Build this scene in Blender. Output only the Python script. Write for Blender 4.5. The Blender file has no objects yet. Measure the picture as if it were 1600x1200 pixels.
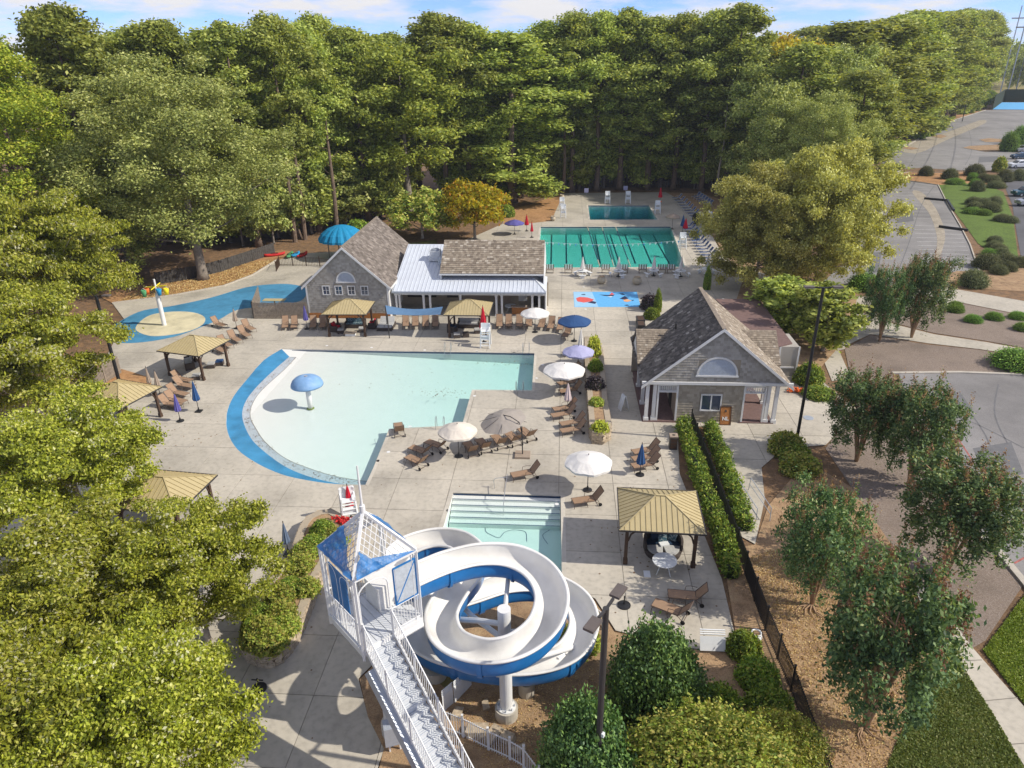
import bpy, bmesh, math, random
import numpy as np
from mathutils import Vector, Matrix
from mathutils.geometry import delaunay_2d_cdt
R = math.radians
random.seed(7); rng = np.random.default_rng(7)
scene = bpy.context.scene
col = scene.collection

# ------------------------------------------------------------ camera, sky, sun
CAM_H = 24.0
FPX = 1105.0                       # focal length in pixels of the 1600 px wide photograph
PITCH, ROLL, YAW = R(24.75), R(-0.93), R(-4.3)
fwd = Vector((math.sin(YAW)*math.cos(PITCH), math.cos(YAW)*math.cos(PITCH), -math.sin(PITCH)))
rt0 = Vector((math.cos(YAW), -math.sin(YAW), 0)); up0 = rt0.cross(fwd)
rt = rt0*math.cos(ROLL) + up0*math.sin(ROLL)
up = up0*math.cos(ROLL) - rt0*math.sin(ROLL)
cam = bpy.data.cameras.new('camera'); camo = bpy.data.objects.new('camera', cam); col.objects.link(camo)
m = Matrix((rt, up, -fwd)).transposed().to_4x4(); m.translation = (0, 0, CAM_H)
camo.matrix_world = m
cam.sensor_width = 36; cam.lens = 36*FPX/1600; cam.clip_end = 6000; cam.clip_start = .5
scene.camera = camo

SUN_EL, SUN_AZ = R(39), R(-7)      # the sun stands to the right, a little towards the camera
sdir = Vector((math.cos(SUN_EL)*math.cos(SUN_AZ), math.cos(SUN_EL)*math.sin(SUN_AZ), math.sin(SUN_EL)))
sun = bpy.data.lights.new('sun', 'SUN'); sun.energy = 2.8; sun.angle = R(.5); sun.color = (1, .93, .81)
suno = bpy.data.objects.new('sun', sun); col.objects.link(suno)
suno.rotation_euler = (-sdir).to_track_quat('-Z', 'Y').to_euler()
world = bpy.data.worlds.new('World'); scene.world = world; world.use_nodes = True
wn = world.node_tree; wn.nodes.clear()
def N(nt, t, **k):
    n = nt.nodes.new(t)
    for a, b in k.items():
        if a.startswith('i_'): n.inputs[int(a[2:])].default_value = b
        else: setattr(n, a, b)
    return n
sky = N(wn, 'ShaderNodeTexSky'); sky.sky_type = 'NISHITA'; sky.sun_disc = False
sky.sun_elevation = SUN_EL; sky.sun_rotation = R(90) - SUN_AZ; sky.air_density = .8; sky.dust_density = .05; sky.ozone_density = 1.2; sky.altitude = 3000
tc = N(wn, 'ShaderNodeTexCoord'); mp = N(wn, 'ShaderNodeMapping'); mp.inputs['Scale'].default_value = (6, 6, 30)
cl = N(wn, 'ShaderNodeTexNoise'); cl.inputs['Scale'].default_value = 1.25; cl.inputs['Detail'].default_value = 9; cl.inputs['Roughness'].default_value = .58
cr = N(wn, 'ShaderNodeValToRGB'); cr.color_ramp.elements[0].position = .41; cr.color_ramp.elements[1].position = .60
mx = N(wn, 'ShaderNodeMix', data_type='RGBA'); mx.inputs[7].default_value = (3.3, 3.25, 3.3, 1)
tint = N(wn, 'ShaderNodeMix', data_type='RGBA', blend_type='MULTIPLY'); tint.inputs[0].default_value = 1; tint.inputs[7].default_value = (.38, .46, .70, 1)
bg = N(wn, 'ShaderNodeBackground'); bg.inputs[1].default_value = .15
wo = N(wn, 'ShaderNodeOutputWorld')
L = wn.links.new
L(tc.outputs['Generated'], mp.inputs[0]); L(mp.outputs[0], cl.inputs['Vector']); L(cl.outputs[0], cr.inputs[0])
L(sky.outputs[0], tint.inputs[6]); L(cr.outputs[0], mx.inputs[0]); L(tint.outputs[2], mx.inputs[6]); L(mx.outputs[2], bg.inputs[0]); L(bg.outputs[0], wo.inputs[0])
scene.view_settings.view_transform = 'Standard'; scene.view_settings.look = 'None'
scene.view_settings.exposure = .88; scene.view_settings.gamma = 1; scene.view_settings.use_curve_mapping = False
scene.cycles.max_bounces = 6; scene.cycles.transparent_max_bounces = 16
scene.cycles.diffuse_bounces = 3; scene.cycles.glossy_bounces = 3; scene.cycles.transmission_bounces = 3; scene.cycles.volume_bounces = 0
scene.cycles.use_denoising = True

# ------------------------------------------------------------ survey: photo pixel + height -> place in the world
def at(px, py, z=0.0):
    d = fwd*FPX + rt*(px-800) - up*(py-600); t = (z-CAM_H)/d.z
    return Vector((d.x*t, d.y*t, z))
def depth(p): return (Vector(p)-Vector((0, 0, CAM_H))).dot(fwd)
def poly(pts): return [at(*p).xy for p in pts]

# ------------------------------------------------------------ materials
MATS = {}
def olive(c): return (min(.66, c[0]*1.52), min(.66, c[1]*1.76), c[2]*1.6)
def newmat(name):
    m = bpy.data.materials.new(name); m.use_nodes = True; nt = m.node_tree; nt.nodes.clear()
    o = N(nt, 'ShaderNodeOutputMaterial'); MATS[name] = m
    return m, nt, o
def ramp(nt, cols, pos=None):
    r = N(nt, 'ShaderNodeValToRGB'); e = r.color_ramp.elements
    pos = pos or [i/(len(cols)-1) for i in range(len(cols))]
    while len(e) < len(cols): e.new(.5)
    for i, (c, p) in enumerate(zip(cols, pos)): e[i].position = p; e[i].color = (*c, 1)
    return r
def mat(name, c, rough=.7, metal=0, var=.12, scale=6, bump=0, bscale=40, spec=.3, c2=None, big=None, fine=None, fa=.4, objvar=0):
    """principled, with two noise octaves of colour wear (c towards c2) and a fine bump"""
    m, nt, o = newmat(name); b = N(nt, 'ShaderNodeBsdfPrincipled')
    b.inputs['Roughness'].default_value = rough; b.inputs['Metallic'].default_value = metal; b.inputs['Specular IOR Level'].default_value = spec
    g = N(nt, 'ShaderNodeNewGeometry'); n1 = N(nt, 'ShaderNodeTexNoise'); n1.inputs['Scale'].default_value = scale; n1.inputs['Detail'].default_value = 8; n1.inputs['Roughness'].default_value = .65
    nt.links.new(g.outputs['Position'], n1.inputs['Vector'])
    lo = tuple(x*(1-var) for x in c); hi = tuple(min(1, x*(1+var)) for x in c)
    r = ramp(nt, [lo, c, hi if c2 is None else c2], [.3, .5, .7]); nt.links.new(n1.outputs[0], r.inputs[0]); outc = r.outputs[0]
    for s, amt in ((big, .22), (fine, fa)):
        if s:
            n2 = N(nt, 'ShaderNodeTexNoise'); n2.inputs['Scale'].default_value = s; n2.inputs['Detail'].default_value = 6
            nt.links.new(g.outputs['Position'], n2.inputs['Vector'])
            r2 = ramp(nt, [(1-amt,)*3, (1,)*3, (1+amt*.4,)*3], [.32, .5, .72]); nt.links.new(n2.outputs[0], r2.inputs[0])
            q = N(nt, 'ShaderNodeMix', data_type='RGBA', blend_type='MULTIPLY'); q.inputs[0].default_value = 1
            nt.links.new(outc, q.inputs[6]); nt.links.new(r2.outputs[0], q.inputs[7]); outc = q.outputs[2]
    if objvar:
        oi = N(nt, 'ShaderNodeObjectInfo'); r3 = ramp(nt, [(1-objvar,)*3, (1+objvar*.6,)*3]); nt.links.new(oi.outputs['Random'], r3.inputs[0]); q = N(nt, 'ShaderNodeMix', data_type='RGBA', blend_type='MULTIPLY'); q.inputs[0].default_value = 1
        nt.links.new(outc, q.inputs[6]); nt.links.new(r3.outputs[0], q.inputs[7]); outc = q.outputs[2]
    nt.links.new(outc, b.inputs['Base Color'])
    if bump:
        n3 = N(nt, 'ShaderNodeTexNoise'); n3.inputs['Scale'].default_value = bscale; n3.inputs['Detail'].default_value = 5
        nt.links.new(g.outputs['Position'], n3.inputs['Vector'])
        bp = N(nt, 'ShaderNodeBump'); bp.inputs['Strength'].default_value = bump; bp.inputs['Distance'].default_value = .03
        nt.links.new(n3.outputs[0], bp.inputs['Height']); nt.links.new(bp.outputs[0], b.inputs['Normal'])
    nt.links.new(b.outputs[0], o.inputs[0]); return m
def island(name, cols, pos=None, rough=.85, spec=.2, wear=.25, wscale=2.5):
    """every separate piece of the mesh gets its own shade"""
    m, nt, o = newmat(name); b = N(nt, 'ShaderNodeBsdfPrincipled'); b.inputs['Roughness'].default_value = rough; b.inputs['Specular IOR Level'].default_value = spec
    g = N(nt, 'ShaderNodeNewGeometry'); r = ramp(nt, cols, pos); nt.links.new(g.outputs['Random Per Island'], r.inputs[0])
    n2 = N(nt, 'ShaderNodeTexNoise'); n2.inputs['Scale'].default_value = wscale; n2.inputs['Detail'].default_value = 8; nt.links.new(g.outputs['Position'], n2.inputs['Vector'])
    r2 = ramp(nt, [(1-wear,)*3, (1,)*3, (1+wear,)*3], [.3, .5, .7]); nt.links.new(n2.outputs[0], r2.inputs[0])
    q = N(nt, 'ShaderNodeMix', data_type='RGBA', blend_type='MULTIPLY'); q.inputs[0].default_value = 1
    nt.links.new(r.outputs[0], q.inputs[6]); nt.links.new(r2.outputs[0], q.inputs[7]); nt.links.new(q.outputs[2], b.inputs['Base Color'])
    nt.links.new(b.outputs[0], o.inputs[0]); return m
def leafmat(name, cols, pos=None, trans=.35, patch=.35, hue=.05, wscale=.35, gloss=.25):
    """leaf: shade per leaf, hue drift in patches and from tree to tree, light passing through"""
    m, nt, o = newmat(name); cols = [olive(c) for c in cols]
    g = N(nt, 'ShaderNodeNewGeometry'); oi = N(nt, 'ShaderNodeObjectInfo')
    n2 = N(nt, 'ShaderNodeTexNoise'); n2.inputs['Scale'].default_value = wscale; n2.inputs['Detail'].default_value = 3; nt.links.new(g.outputs['Position'], n2.inputs['Vector'])
    a = N(nt, 'ShaderNodeMath', operation='MULTIPLY_ADD'); a.inputs[1].default_value = patch*2.4; a.inputs[2].default_value = -patch*1.2
    nt.links.new(n2.outputs[0], a.inputs[0])
    s = N(nt, 'ShaderNodeMath', operation='ADD', use_clamp=True); nt.links.new(g.outputs['Random Per Island'], s.inputs[0]); nt.links.new(a.outputs[0], s.inputs[1])
    r = ramp(nt, cols, pos); nt.links.new(s.outputs[0], r.inputs[0])
    h = N(nt, 'ShaderNodeHueSaturation'); hm = N(nt, 'ShaderNodeMath', operation='MULTIPLY_ADD'); hm.inputs[1].default_value = hue; hm.inputs[2].default_value = .5-hue/2
    vm = N(nt, 'ShaderNodeMath', operation='MULTIPLY_ADD'); vm.inputs[1].default_value = .4; vm.inputs[2].default_value = .8
    nt.links.new(oi.outputs['Random'], hm.inputs[0]); nt.links.new(hm.outputs[0], h.inputs['Hue']); nt.links.new(oi.outputs['Random'], vm.inputs[0]); nt.links.new(vm.outputs[0], h.inputs['Value'])
    nt.links.new(r.outputs[0], h.inputs['Color'])
    b = N(nt, 'ShaderNodeBsdfPrincipled'); b.inputs['Roughness'].default_value = .5; b.inputs['Specular IOR Level'].default_value = gloss
    t = N(nt, 'ShaderNodeBsdfTranslucent'); tm = N(nt, 'ShaderNodeMix', data_type='RGBA', blend_type='MULTIPLY'); tm.inputs[0].default_value = 1; tm.inputs[7].default_value = (1.25, 1.15, .5, 1)
    nt.links.new(h.outputs[0], b.inputs['Base Color']); nt.links.new(h.outputs[0], tm.inputs[6]); nt.links.new(tm.outputs[2], t.inputs[0])
    x = N(nt, 'ShaderNodeMixShader'); x.inputs[0].default_value = trans
    nt.links.new(b.outputs[0], x.inputs[1]); nt.links.new(t.outputs[0], x.inputs[2]); nt.links.new(x.outputs[0], o.inputs[0]); return m
def water(name, absorb, dens, bump=.25, bscale=5):
    m, nt, o = newmat(name)
    tr = N(nt, 'ShaderNodeBsdfTransparent'); gl = N(nt, 'ShaderNodeBsdfGlossy'); gl.inputs['Roughness'].default_value = .04
    fr = N(nt, 'ShaderNodeFresnel'); fr.inputs[0].default_value = 1.33; g = N(nt, 'ShaderNodeNewGeometry')
    n = N(nt, 'ShaderNodeTexNoise'); n.inputs['Scale'].default_value = bscale; n.inputs['Detail'].default_value = 4; nt.links.new(g.outputs['Position'], n.inputs['Vector'])
    bp = N(nt, 'ShaderNodeBump'); bp.inputs['Strength'].default_value = bump; bp.inputs['Distance'].default_value = .04; nt.links.new(n.outputs[0], bp.inputs['Height'])
    nt.links.new(bp.outputs[0], gl.inputs['Normal']); nt.links.new(bp.outputs[0], fr.inputs['Normal'])
    x = N(nt, 'ShaderNodeMixShader'); nb = N(nt, 'ShaderNodeMath', operation='SUBTRACT'); nb.inputs[0].default_value = 1; nt.links.new(g.outputs['Backfacing'], nb.inputs[1])
    mu = N(nt, 'ShaderNodeMath', operation='MULTIPLY'); nt.links.new(fr.outputs[0], mu.inputs[0]); nt.links.new(nb.outputs[0], mu.inputs[1]); nt.links.new(mu.outputs[0], x.inputs[0]); nt.links.new(tr.outputs[0], x.inputs[1]); nt.links.new(gl.outputs[0], x.inputs[2])
    va = N(nt, 'ShaderNodeVolumeAbsorption'); va.inputs[0].default_value = (*absorb, 1); va.inputs[1].default_value = dens
    nt.links.new(x.outputs[0], o.inputs['Surface']); nt.links.new(va.outputs[0], o.inputs['Volume']); return m

M = MATS
mat('concrete', (.47, .43, .36), .85, var=.07, scale=.9, bump=.1, bscale=30, big=.22, fine=3.5, fa=.14, objvar=.07)
mat('joint', (.22, .20, .17), .95)
mat('concrete_light', (.52, .48, .41), .85, var=.08, scale=3, big=.4)
mat('kerb', (.46, .42, .36), .9, var=.15, scale=3)
mat('asphalt', (.25, .24, .235), .92, var=.16, scale=.35, bump=.3, bscale=60, big=.07, fine=14, fa=.15)
mat('asphalt_dark', (.12, .12, .13), .92, var=.12, scale=.6, bump=.3, bscale=60, big=.1)
mat('line_paint', (.5, .5, .48), .8, var=.3, scale=5)
mat('red_paint', (.36, .12, .10), .8, var=.35, scale=5)
mat('litter', (.20, .125, .07), .95, var=.4, scale=1.6, bump=.9, bscale=14, c2=(.30, .17, .08), big=.12, fine=22)
leafmat('straw_bits', [(.22, .12, .05), (.36, .21, .09), (.44, .31, .17)], trans=.1, hue=0)
mat('straw', (.40, .22, .10), .95, var=.35, scale=2.2, bump=.9, bscale=20, c2=(.47, .28, .13), big=.3, fine=26)
mat('dirt', (.36, .235, .135), .95, var=.4, scale=1.8, bump=.9, bscale=16, c2=(.42, .30, .17), big=.4, fine=28)
mat('gravel', (.25, .195, .155), .95, var=.3, scale=18, bump=1, bscale=34, c2=(.36, .31, .28), big=.3, fine=45)
mat('grass', (.13, .14, .035), .9, var=.3, scale=3, bump=1, bscale=60, c2=(.20, .21, .045), big=.25, fine=34)
mat('grass_bright', (.11, .17, .03), .9, var=.2, scale=3, bump=1, bscale=60, c2=(.18, .27, .04), big=.3, fine=34)
mat('grass_dry', (.24, .20, .07), .9, var=.3, scale=.3, bump=1, bscale=20, c2=(.30, .25, .1), big=.03)
mat('blue_pad', (.055, .25, .46), .6, var=.1, scale=1, big=.5, spec=.3)
mat('blue_splash', (.07, .25, .42), .6, var=.15, scale=1.4, big=.4)
mat('cream_pad', (.62, .56, .38), .7, var=.1, scale=1.5, big=.6)
mat('plaster', (.70, .70, .67), .7, var=.025, scale=1.2)
mat('coping', (.40, .36, .30), .85, var=.15, scale=4)
mat('tile_blue', (.02, .05, .12), .3)
mat('paver_brown', (.17, .11, .10), .9, var=.2, scale=5)
mat('white_paint', (.70, .70, .69), .5, var=.04, scale=3)
mat('white_plastic', (.76, .78, .79), .4, var=.05, scale=6)
mat('white_metal', (.58, .60, .62), .4, var=.05, scale=6)
mat('flume_white', (.74, .725, .69), .3, var=.06, scale=1.2, spec=.5, c2=(.78, .77, .74), big=.5)
mat('flume_blue', (.02, .16, .42), .3, var=.15, scale=1.5, spec=.5)
bt = mat('blue_tarp', (.03, .17, .42), .55, var=.3, scale=3, spec=.4)   # open-weave netting: part of the light passes
_nt = bt.node_tree; _o = [n for n in _nt.nodes if n.type == 'OUTPUT_MATERIAL'][0]; _p = [n for n in _nt.nodes if n.type == 'BSDF_PRINCIPLED'][0]; _t = N(_nt, 'ShaderNodeBsdfTransparent'); _x = N(_nt, 'ShaderNodeMixShader'); _x.inputs[0].default_value = .86
_nt.links.new(_t.outputs[0], _x.inputs[1]); _nt.links.new(_p.outputs[0], _x.inputs[2]); _nt.links.new(_x.outputs[0], _o.inputs[0])
mat('mushroom_blue', (.20, .36, .60), .5, var=.12, scale=2, spec=.3, c2=(.27, .42, .64))
mat('grey_metal', (.42, .46, .52), .4, metal=.3, var=.08)
mat('metal_roof', (.60, .64, .70), .45, metal=.1, var=.06, scale=.8, spec=.5)
mat('steel', (.55, .56, .58), .3, metal=.9)
mat('black_metal', (.018, .018, .02), .45, spec=.4)
mat('bronze', (.045, .042, .042), .5, spec=.4)
mat('lamp_head', (.12, .10, .09), .5, spec=.4)
mat('wood_dark', (.075, .045, .03), .6, var=.25, scale=8)
mat('wood_grey', (.24, .20, .16), .9, var=.3, scale=4)
mat('wood_brown', (.36, .15, .045), .6, var=.3, scale=8)
mat('gazebo_roof', (.45, .37, .20), .55, var=.07, scale=2, spec=.4)
mat('mural_pale2', (.42, .46, .50), .8, var=.15, scale=6); mat('fence_dark', (.07, .065, .06), .95, var=.4, scale=3); mat('rib_tan', (.33, .26, .13), .6); mat('sling', (.30, .195, .125), .8, var=.1, scale=6)
mat('sling_dark', (.16, .105, .08), .8, var=.1, scale=6)
mat('frame_bronze', (.10, .07, .055), .45, spec=.4)
mat('sling_blue', (.07, .10, .19), .8, var=.15, scale=6)
mat('wicker', (.075, .06, .052), .8, var=.3, scale=30)
mat('cushion_grey', (.42, .42, .41), .85)
mat('cushion_navy', (.02, .045, .09), .8)
mat('cushion_teal', (.05, .12, .16), .8, c2=(.6, .62, .6), scale=12)
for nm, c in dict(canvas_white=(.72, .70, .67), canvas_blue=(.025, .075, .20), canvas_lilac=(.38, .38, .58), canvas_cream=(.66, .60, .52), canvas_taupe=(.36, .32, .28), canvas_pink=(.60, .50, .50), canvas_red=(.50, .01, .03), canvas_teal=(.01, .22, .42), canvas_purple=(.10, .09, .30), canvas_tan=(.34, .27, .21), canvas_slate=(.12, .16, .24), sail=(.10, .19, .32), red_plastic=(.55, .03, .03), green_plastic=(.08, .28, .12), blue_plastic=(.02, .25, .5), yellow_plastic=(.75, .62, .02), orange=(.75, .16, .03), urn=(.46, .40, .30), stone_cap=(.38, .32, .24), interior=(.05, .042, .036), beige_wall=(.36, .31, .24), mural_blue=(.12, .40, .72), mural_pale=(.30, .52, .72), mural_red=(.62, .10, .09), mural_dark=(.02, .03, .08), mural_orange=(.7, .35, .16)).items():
    mat(nm, c, .75, var=.08, scale=3)
mat('car_white', (.75, .77, .8), .25, spec=.6); mat('car_blue', (.03, .07, .13), .22, spec=.6); mat('car_silver', (.40, .42, .45), .25, metal=.4, spec=.6); mat('car_teal', (.02, .09, .12), .22, spec=.6)
mat('glass_dark', (.02, .025, .03), .1, spec=.8); mat('rubber', (.02, .02, .02), .9)
mat('window_glass', (.05, .07, .11), .08, spec=1.0)
mat('louvre', (.50, .55, .62), .6)
mat('bark_pine', (.16, .115, .085), .95, var=.35, scale=3, bump=.8, bscale=8)
mat('bark_grey', (.22, .19, .16), .95, var=.3, scale=3, bump=.6, bscale=8)
mat('bark_pale', (.42, .36, .29), .9, var=.3, scale=3, bump=.5, bscale=8)
mat('bark_crape', (.34, .22, .13), .8, var=.3, scale=4)
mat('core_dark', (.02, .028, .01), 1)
island('roof_shingles', [(.115, .096, .083), (.16, .137, .118), (.20, .17, .148), (.27, .235, .205)], [0, .3, .75, 1], wear=.22, wscale=1.2)
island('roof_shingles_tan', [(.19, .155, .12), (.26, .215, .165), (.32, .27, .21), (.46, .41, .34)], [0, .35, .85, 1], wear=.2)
island('roof_shingles_shaded', [(.085, .077, .07), (.14, .125, .11), (.20, .18, .155), (.40, .365, .32)], [0, .5, .93, 1], wear=.35, wscale=1.4)  # darker copy for slopes turned from the sun: shade put in the colour
island('wall_shingles', [(.30, .28, .245), (.38, .355, .315), (.44, .415, .37)], wear=.08, wscale=1)
island('wall_shingles_tan', [(.31, .27, .21), (.38, .335, .265), (.43, .38, .305)], wear=.08, wscale=1)
island('fieldstone', [(.26, .19, .12), (.38, .29, .19), (.46, .38, .28), (.30, .25, .2)], wear=.3, wscale=6)
# foliage
leafmat('pine_needles', [(.075, .085, .024), (.175, .19, .045), (.30, .295, .07), (.39, .36, .11)], [0, .35, .75, 1], trans=.38, hue=0.018)
leafmat('pine_yellow', [(.078, .111, .016), (.182, .227, .026), (.325, .351, .039), (.429, .403, .065)], [0, .3, .75, 1], trans=.3, hue=.03)
leafmat('oak_leaves', [(.08, .085, .028), (.175, .185, .055), (.30, .285, .09), (.42, .38, .16)], [0, .3, .75, 1], trans=.3, hue=0.02)
leafmat('poplar_leaves', [(.085, .10, .02), (.19, .21, .04), (.32, .33, .06), (.42, .38, .08)], [0, .35, .8, 1], trans=.35, hue=0.012)
leafmat('gold_leaves', [(.20, .15, .02), (.38, .28, .02), (.52, .36, .03), (.50, .22, .04)], trans=.35, hue=.02)
leafmat('maple_leaves', [(.065, .07, .012), (.175, .18, .02), (.32, .30, .03), (.44, .37, .10), (.58, .45, .28)], [0, .3, .7, .92, 1], trans=.42, hue=0.015, gloss=.4)
leafmat('birch_leaves', [(.13, .115, .04), (.25, .215, .065), (.36, .30, .09), (.46, .40, .17)], [0, .35, .8, 1], trans=.35, hue=.02)
leafmat('japanese_maple', [(.19, .17, .015), (.36, .27, .015), (.50, .28, .02), (.50, .16, .02)], [0, .5, .85, 1], trans=.35, hue=.0)
leafmat('crape_leaves', [(.03, .048, .024), (.068, .10, .045), (.13, .165, .065), (.26, .25, .12)], [0, .35, .85, 1], trans=.3, hue=.03, gloss=.2)
leafmat('crape_tips', [(.110, .050, .033), (.220, .099, .061), (.308, .187, .088)], trans=.25, hue=.02)
leafmat('holly_leaves', [(.035, .070, .025), (.077, .133, .035), (.168, .224, .056)], [0, .6, 1], trans=.15, hue=.03, gloss=.5)
leafmat('hedge_leaves', [(.05, .075, .015), (.11, .15, .022), (.21, .235, .035), (.30, .24, .06)], [0, .4, .85, 1], trans=.3, hue=.02, wscale=1.2)
leafmat('azalea_leaves', [(.07, .10, .02), (.17, .19, .035), (.36, .27, .08), (.25, .30, .04)], trans=.3, hue=.02, wscale=1.0)
leafmat('box_leaves', [(.065, .072, .036), (.117, .111, .058), (.169, .150, .078)], trans=.15, hue=.03, gloss=.1)
leafmat('box_green', [(.052, .098, .021), (.117, .182, .033), (.208, .260, .052)], trans=.15, hue=.03, gloss=.1)
leafmat('yellow_shrub', [(.12, .16, .02), (.35, .33, .04), (.60, .52, .10)], trans=.3, hue=.0, wscale=1.4)
leafmat('purple_shrub', [(.03, .02, .03), (.06, .04, .045)], trans=.1)
leafmat('lawn_blades', [(.09, .12, .015), (.15, .18, .025), (.22, .22, .05)], trans=.3, wscale=.6)
leafmat('grass_blades', [(.07, .08, .02), (.11, .12, .03), (.18, .16, .06)], trans=.3, wscale=.6)

# ------------------------------------------------------------ mesh helpers
class MB:
    def __init__(s): s.v = []; s.f = []
    def add(s, vs, fs):
        o = len(s.v); s.v += [tuple(v) for v in vs]; s.f += [tuple(i+o for i in f) for f in fs]; return s
    def box(s, c, d, rz=0, rx=0, ry=0):
        mm = Matrix.Rotation(rz, 3, 'Z') @ Matrix.Rotation(ry, 3, 'Y') @ Matrix.Rotation(rx, 3, 'X'); c = Vector(c)
        vs = [c + mm @ Vector((x*d[0]/2, y*d[1]/2, z*d[2]/2)) for z in (-1, 1) for y in (-1, 1) for x in (-1, 1)]
        return s.add(vs, [(0, 2, 3, 1), (4, 5, 7, 6), (0, 1, 5, 4), (2, 6, 7, 3), (0, 4, 6, 2), (1, 3, 7, 5)])
    def bar(s, a, b, w, h=None):
        """square bar from a to b"""
        a = Vector(a); b = Vector(b); h = h or w; d = (b-a)
        if d.length < 1e-6: return s
        d.normalize(); u = d.cross(Vector((0, 0, 1)));
        if u.length < 1e-3: u = Vector((1, 0, 0))
        u.normalize(); v = u.cross(d)
        vs = [p + u*(x*w/2) + v*(y*h/2) for p in (a, b) for x, y in ((-1, -1), (1, -1), (1, 1), (-1, 1))]
        return s.add(vs, [(3, 2, 1, 0), (4, 5, 6, 7), (0, 1, 5, 4), (1, 2, 6, 5), (2, 3, 7, 6), (3, 0, 4, 7)])
    def tube(s, pts, r, n=8, cap=True):
        """tube through pts; r one radius or one per point"""
        pts = [Vector(p) for p in pts]; rs = r if hasattr(r, '__len__') else [r]*len(pts)
        rings = []; u = None
        for i, p in enumerate(pts):
            d = (pts[min(i+1, len(pts)-1)] - pts[max(i-1, 0)]).normalized()
            if u is None:
                u = d.cross(Vector((0, 0, 1)))
                if u.length < 1e-3: u = Vector((1, 0, 0))
            u = (u - d*u.dot(d)).normalized(); v = d.cross(u)
            rings.append([p + (u*math.cos(2*math.pi*k/n) + v*math.sin(2*math.pi*k/n))*rs[i] for k in range(n)])
        vs = [q for g in rings for q in g]; fs = []
        for i in range(len(pts)-1):
            for k in range(n): k2 = (k+1) % n; fs.append((i*n+k, i*n+k2, (i+1)*n+k2, (i+1)*n+k))
        if cap: fs.append(tuple(range(n-1, -1, -1))); fs.append(tuple(range((len(pts)-1)*n, len(pts)*n)))
        return s.add(vs, fs)
    def cyl(s, c, r, h, n=16, r2=None):
        c = Vector(c); return s.tube([c, c+Vector((0, 0, h))], [r, r if r2 is None else r2], n)
    def lathe(s, c, prof, n=20, sx=1, sy=1, ph=0):
        c = Vector(c); vs = []; fs = []; k = len(prof)
        for (r, z) in prof:
            for j in range(n): a = 2*math.pi*j/n + ph; vs.append(c + Vector((r*math.cos(a)*sx, r*math.sin(a)*sy, z)))
        for i in range(k-1):
            for j in range(n): j2 = (j+1) % n; fs.append((i*n+j, i*n+j2, (i+1)*n+j2, (i+1)*n+j))
        return s.add(vs, fs)
    def prism(s, pts, z0, z1):
        n = len(pts); vs = [(p[0], p[1], z0) for p in pts] + [(p[0], p[1], z1) for p in pts]
        return s.add(vs, [tuple(range(n-1, -1, -1)), tuple(range(n, 2*n))] + [(i, (i+1) % n, n+(i+1) % n, n+i) for i in range(n)])
    def extr(s, pts, d):
        """flat face pts (3-D) given thickness along d"""
        d = Vector(d); n = len(pts); vs = [Vector(p) for p in pts] + [Vector(p)+d for p in pts]
        return s.add(vs, [tuple(range(n-1, -1, -1)), tuple(range(n, 2*n))] + [(i, (i+1) % n, n+(i+1) % n, n+i) for i in range(n)])
    def mesh(s, name, m, smooth=False):
        me = bpy.data.meshes.new(name); me.from_pydata(s.v, [], s.f)
        for x in (m if isinstance(m, (list, tuple)) else [m]): me.materials.append(M[x] if isinstance(x, str) else x)
        if smooth: me.polygons.foreach_set('use_smooth', [True]*len(me.polygons))
        return me
    def build(s, name, m, parent=None, smooth=False, **k): return obj(name, s.mesh(name, m, smooth), parent, **k)
def obj(name, me, parent=None, loc=None, rz=None, **k):
    o = bpy.data.objects.new(name, me); col.objects.link(o)
    if parent: o.parent = parent
    if loc is not None: o.location = loc
    if rz is not None: o.rotation_euler.z = rz
    for a, b in k.items(): o[a] = b
    return o
def tag(o, label, cat, group=None):
    o['label'] = label; o['category'] = cat
    if group: o['group'] = group
    return o
def thing(name, label, cat, loc=(0, 0, 0), rz=0, group=None):
    o = bpy.data.objects.new(name, None); o.empty_display_size = .1; col.objects.link(o); o.location = loc; o.rotation_euler.z = rz
    return tag(o, label, cat, group)
def dup(root, loc, rz, label, group=None, scale=None):
    def cp(o, par):
        c = o.copy(); col.objects.link(c)
        if par: c.parent = par
        for ch in kids.get(o, []): cp(ch, c)
        return c
    kids = {}
    def walk(o):
        kids[o] = KIDS(o)
        for c in kids[o]: walk(c)
    walk(root); r = cp(root, None); r.location = loc; r.rotation_euler.z = rz; r['label'] = label
    if group: r['group'] = group
    if scale: r.scale = scale
    return r
_kc = {}
def KIDS(o):
    if o.name not in _kc: _kc[o.name] = list(o.children)
    return _kc[o.name]
ORD = ['first', 'second', 'third', 'fourth', 'fifth', 'sixth', 'seventh', 'eighth', 'ninth', 'tenth', 'eleventh', 'twelfth', 'thirteenth', 'fourteenth', 'fifteenth', 'sixteenth', 'seventeenth', 'eighteenth', 'nineteenth', 'twentieth', 'twenty-first', 'twenty-second', 'twenty-third', 'twenty-fourth', 'twenty-fifth', 'twenty-sixth', 'twenty-seventh', 'twenty-eighth', 'twenty-ninth', 'thirtieth'] + ['thirty-%s' % w for w in ('first', 'second', 'third', 'fourth', 'fifth', 'sixth', 'seventh', 'eighth', 'ninth')] + ['fortieth'] + ['forty-%s' % w for w in ('first', 'second', 'third', 'fourth', 'fifth', 'sixth', 'seventh', 'eighth', 'ninth')]

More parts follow.
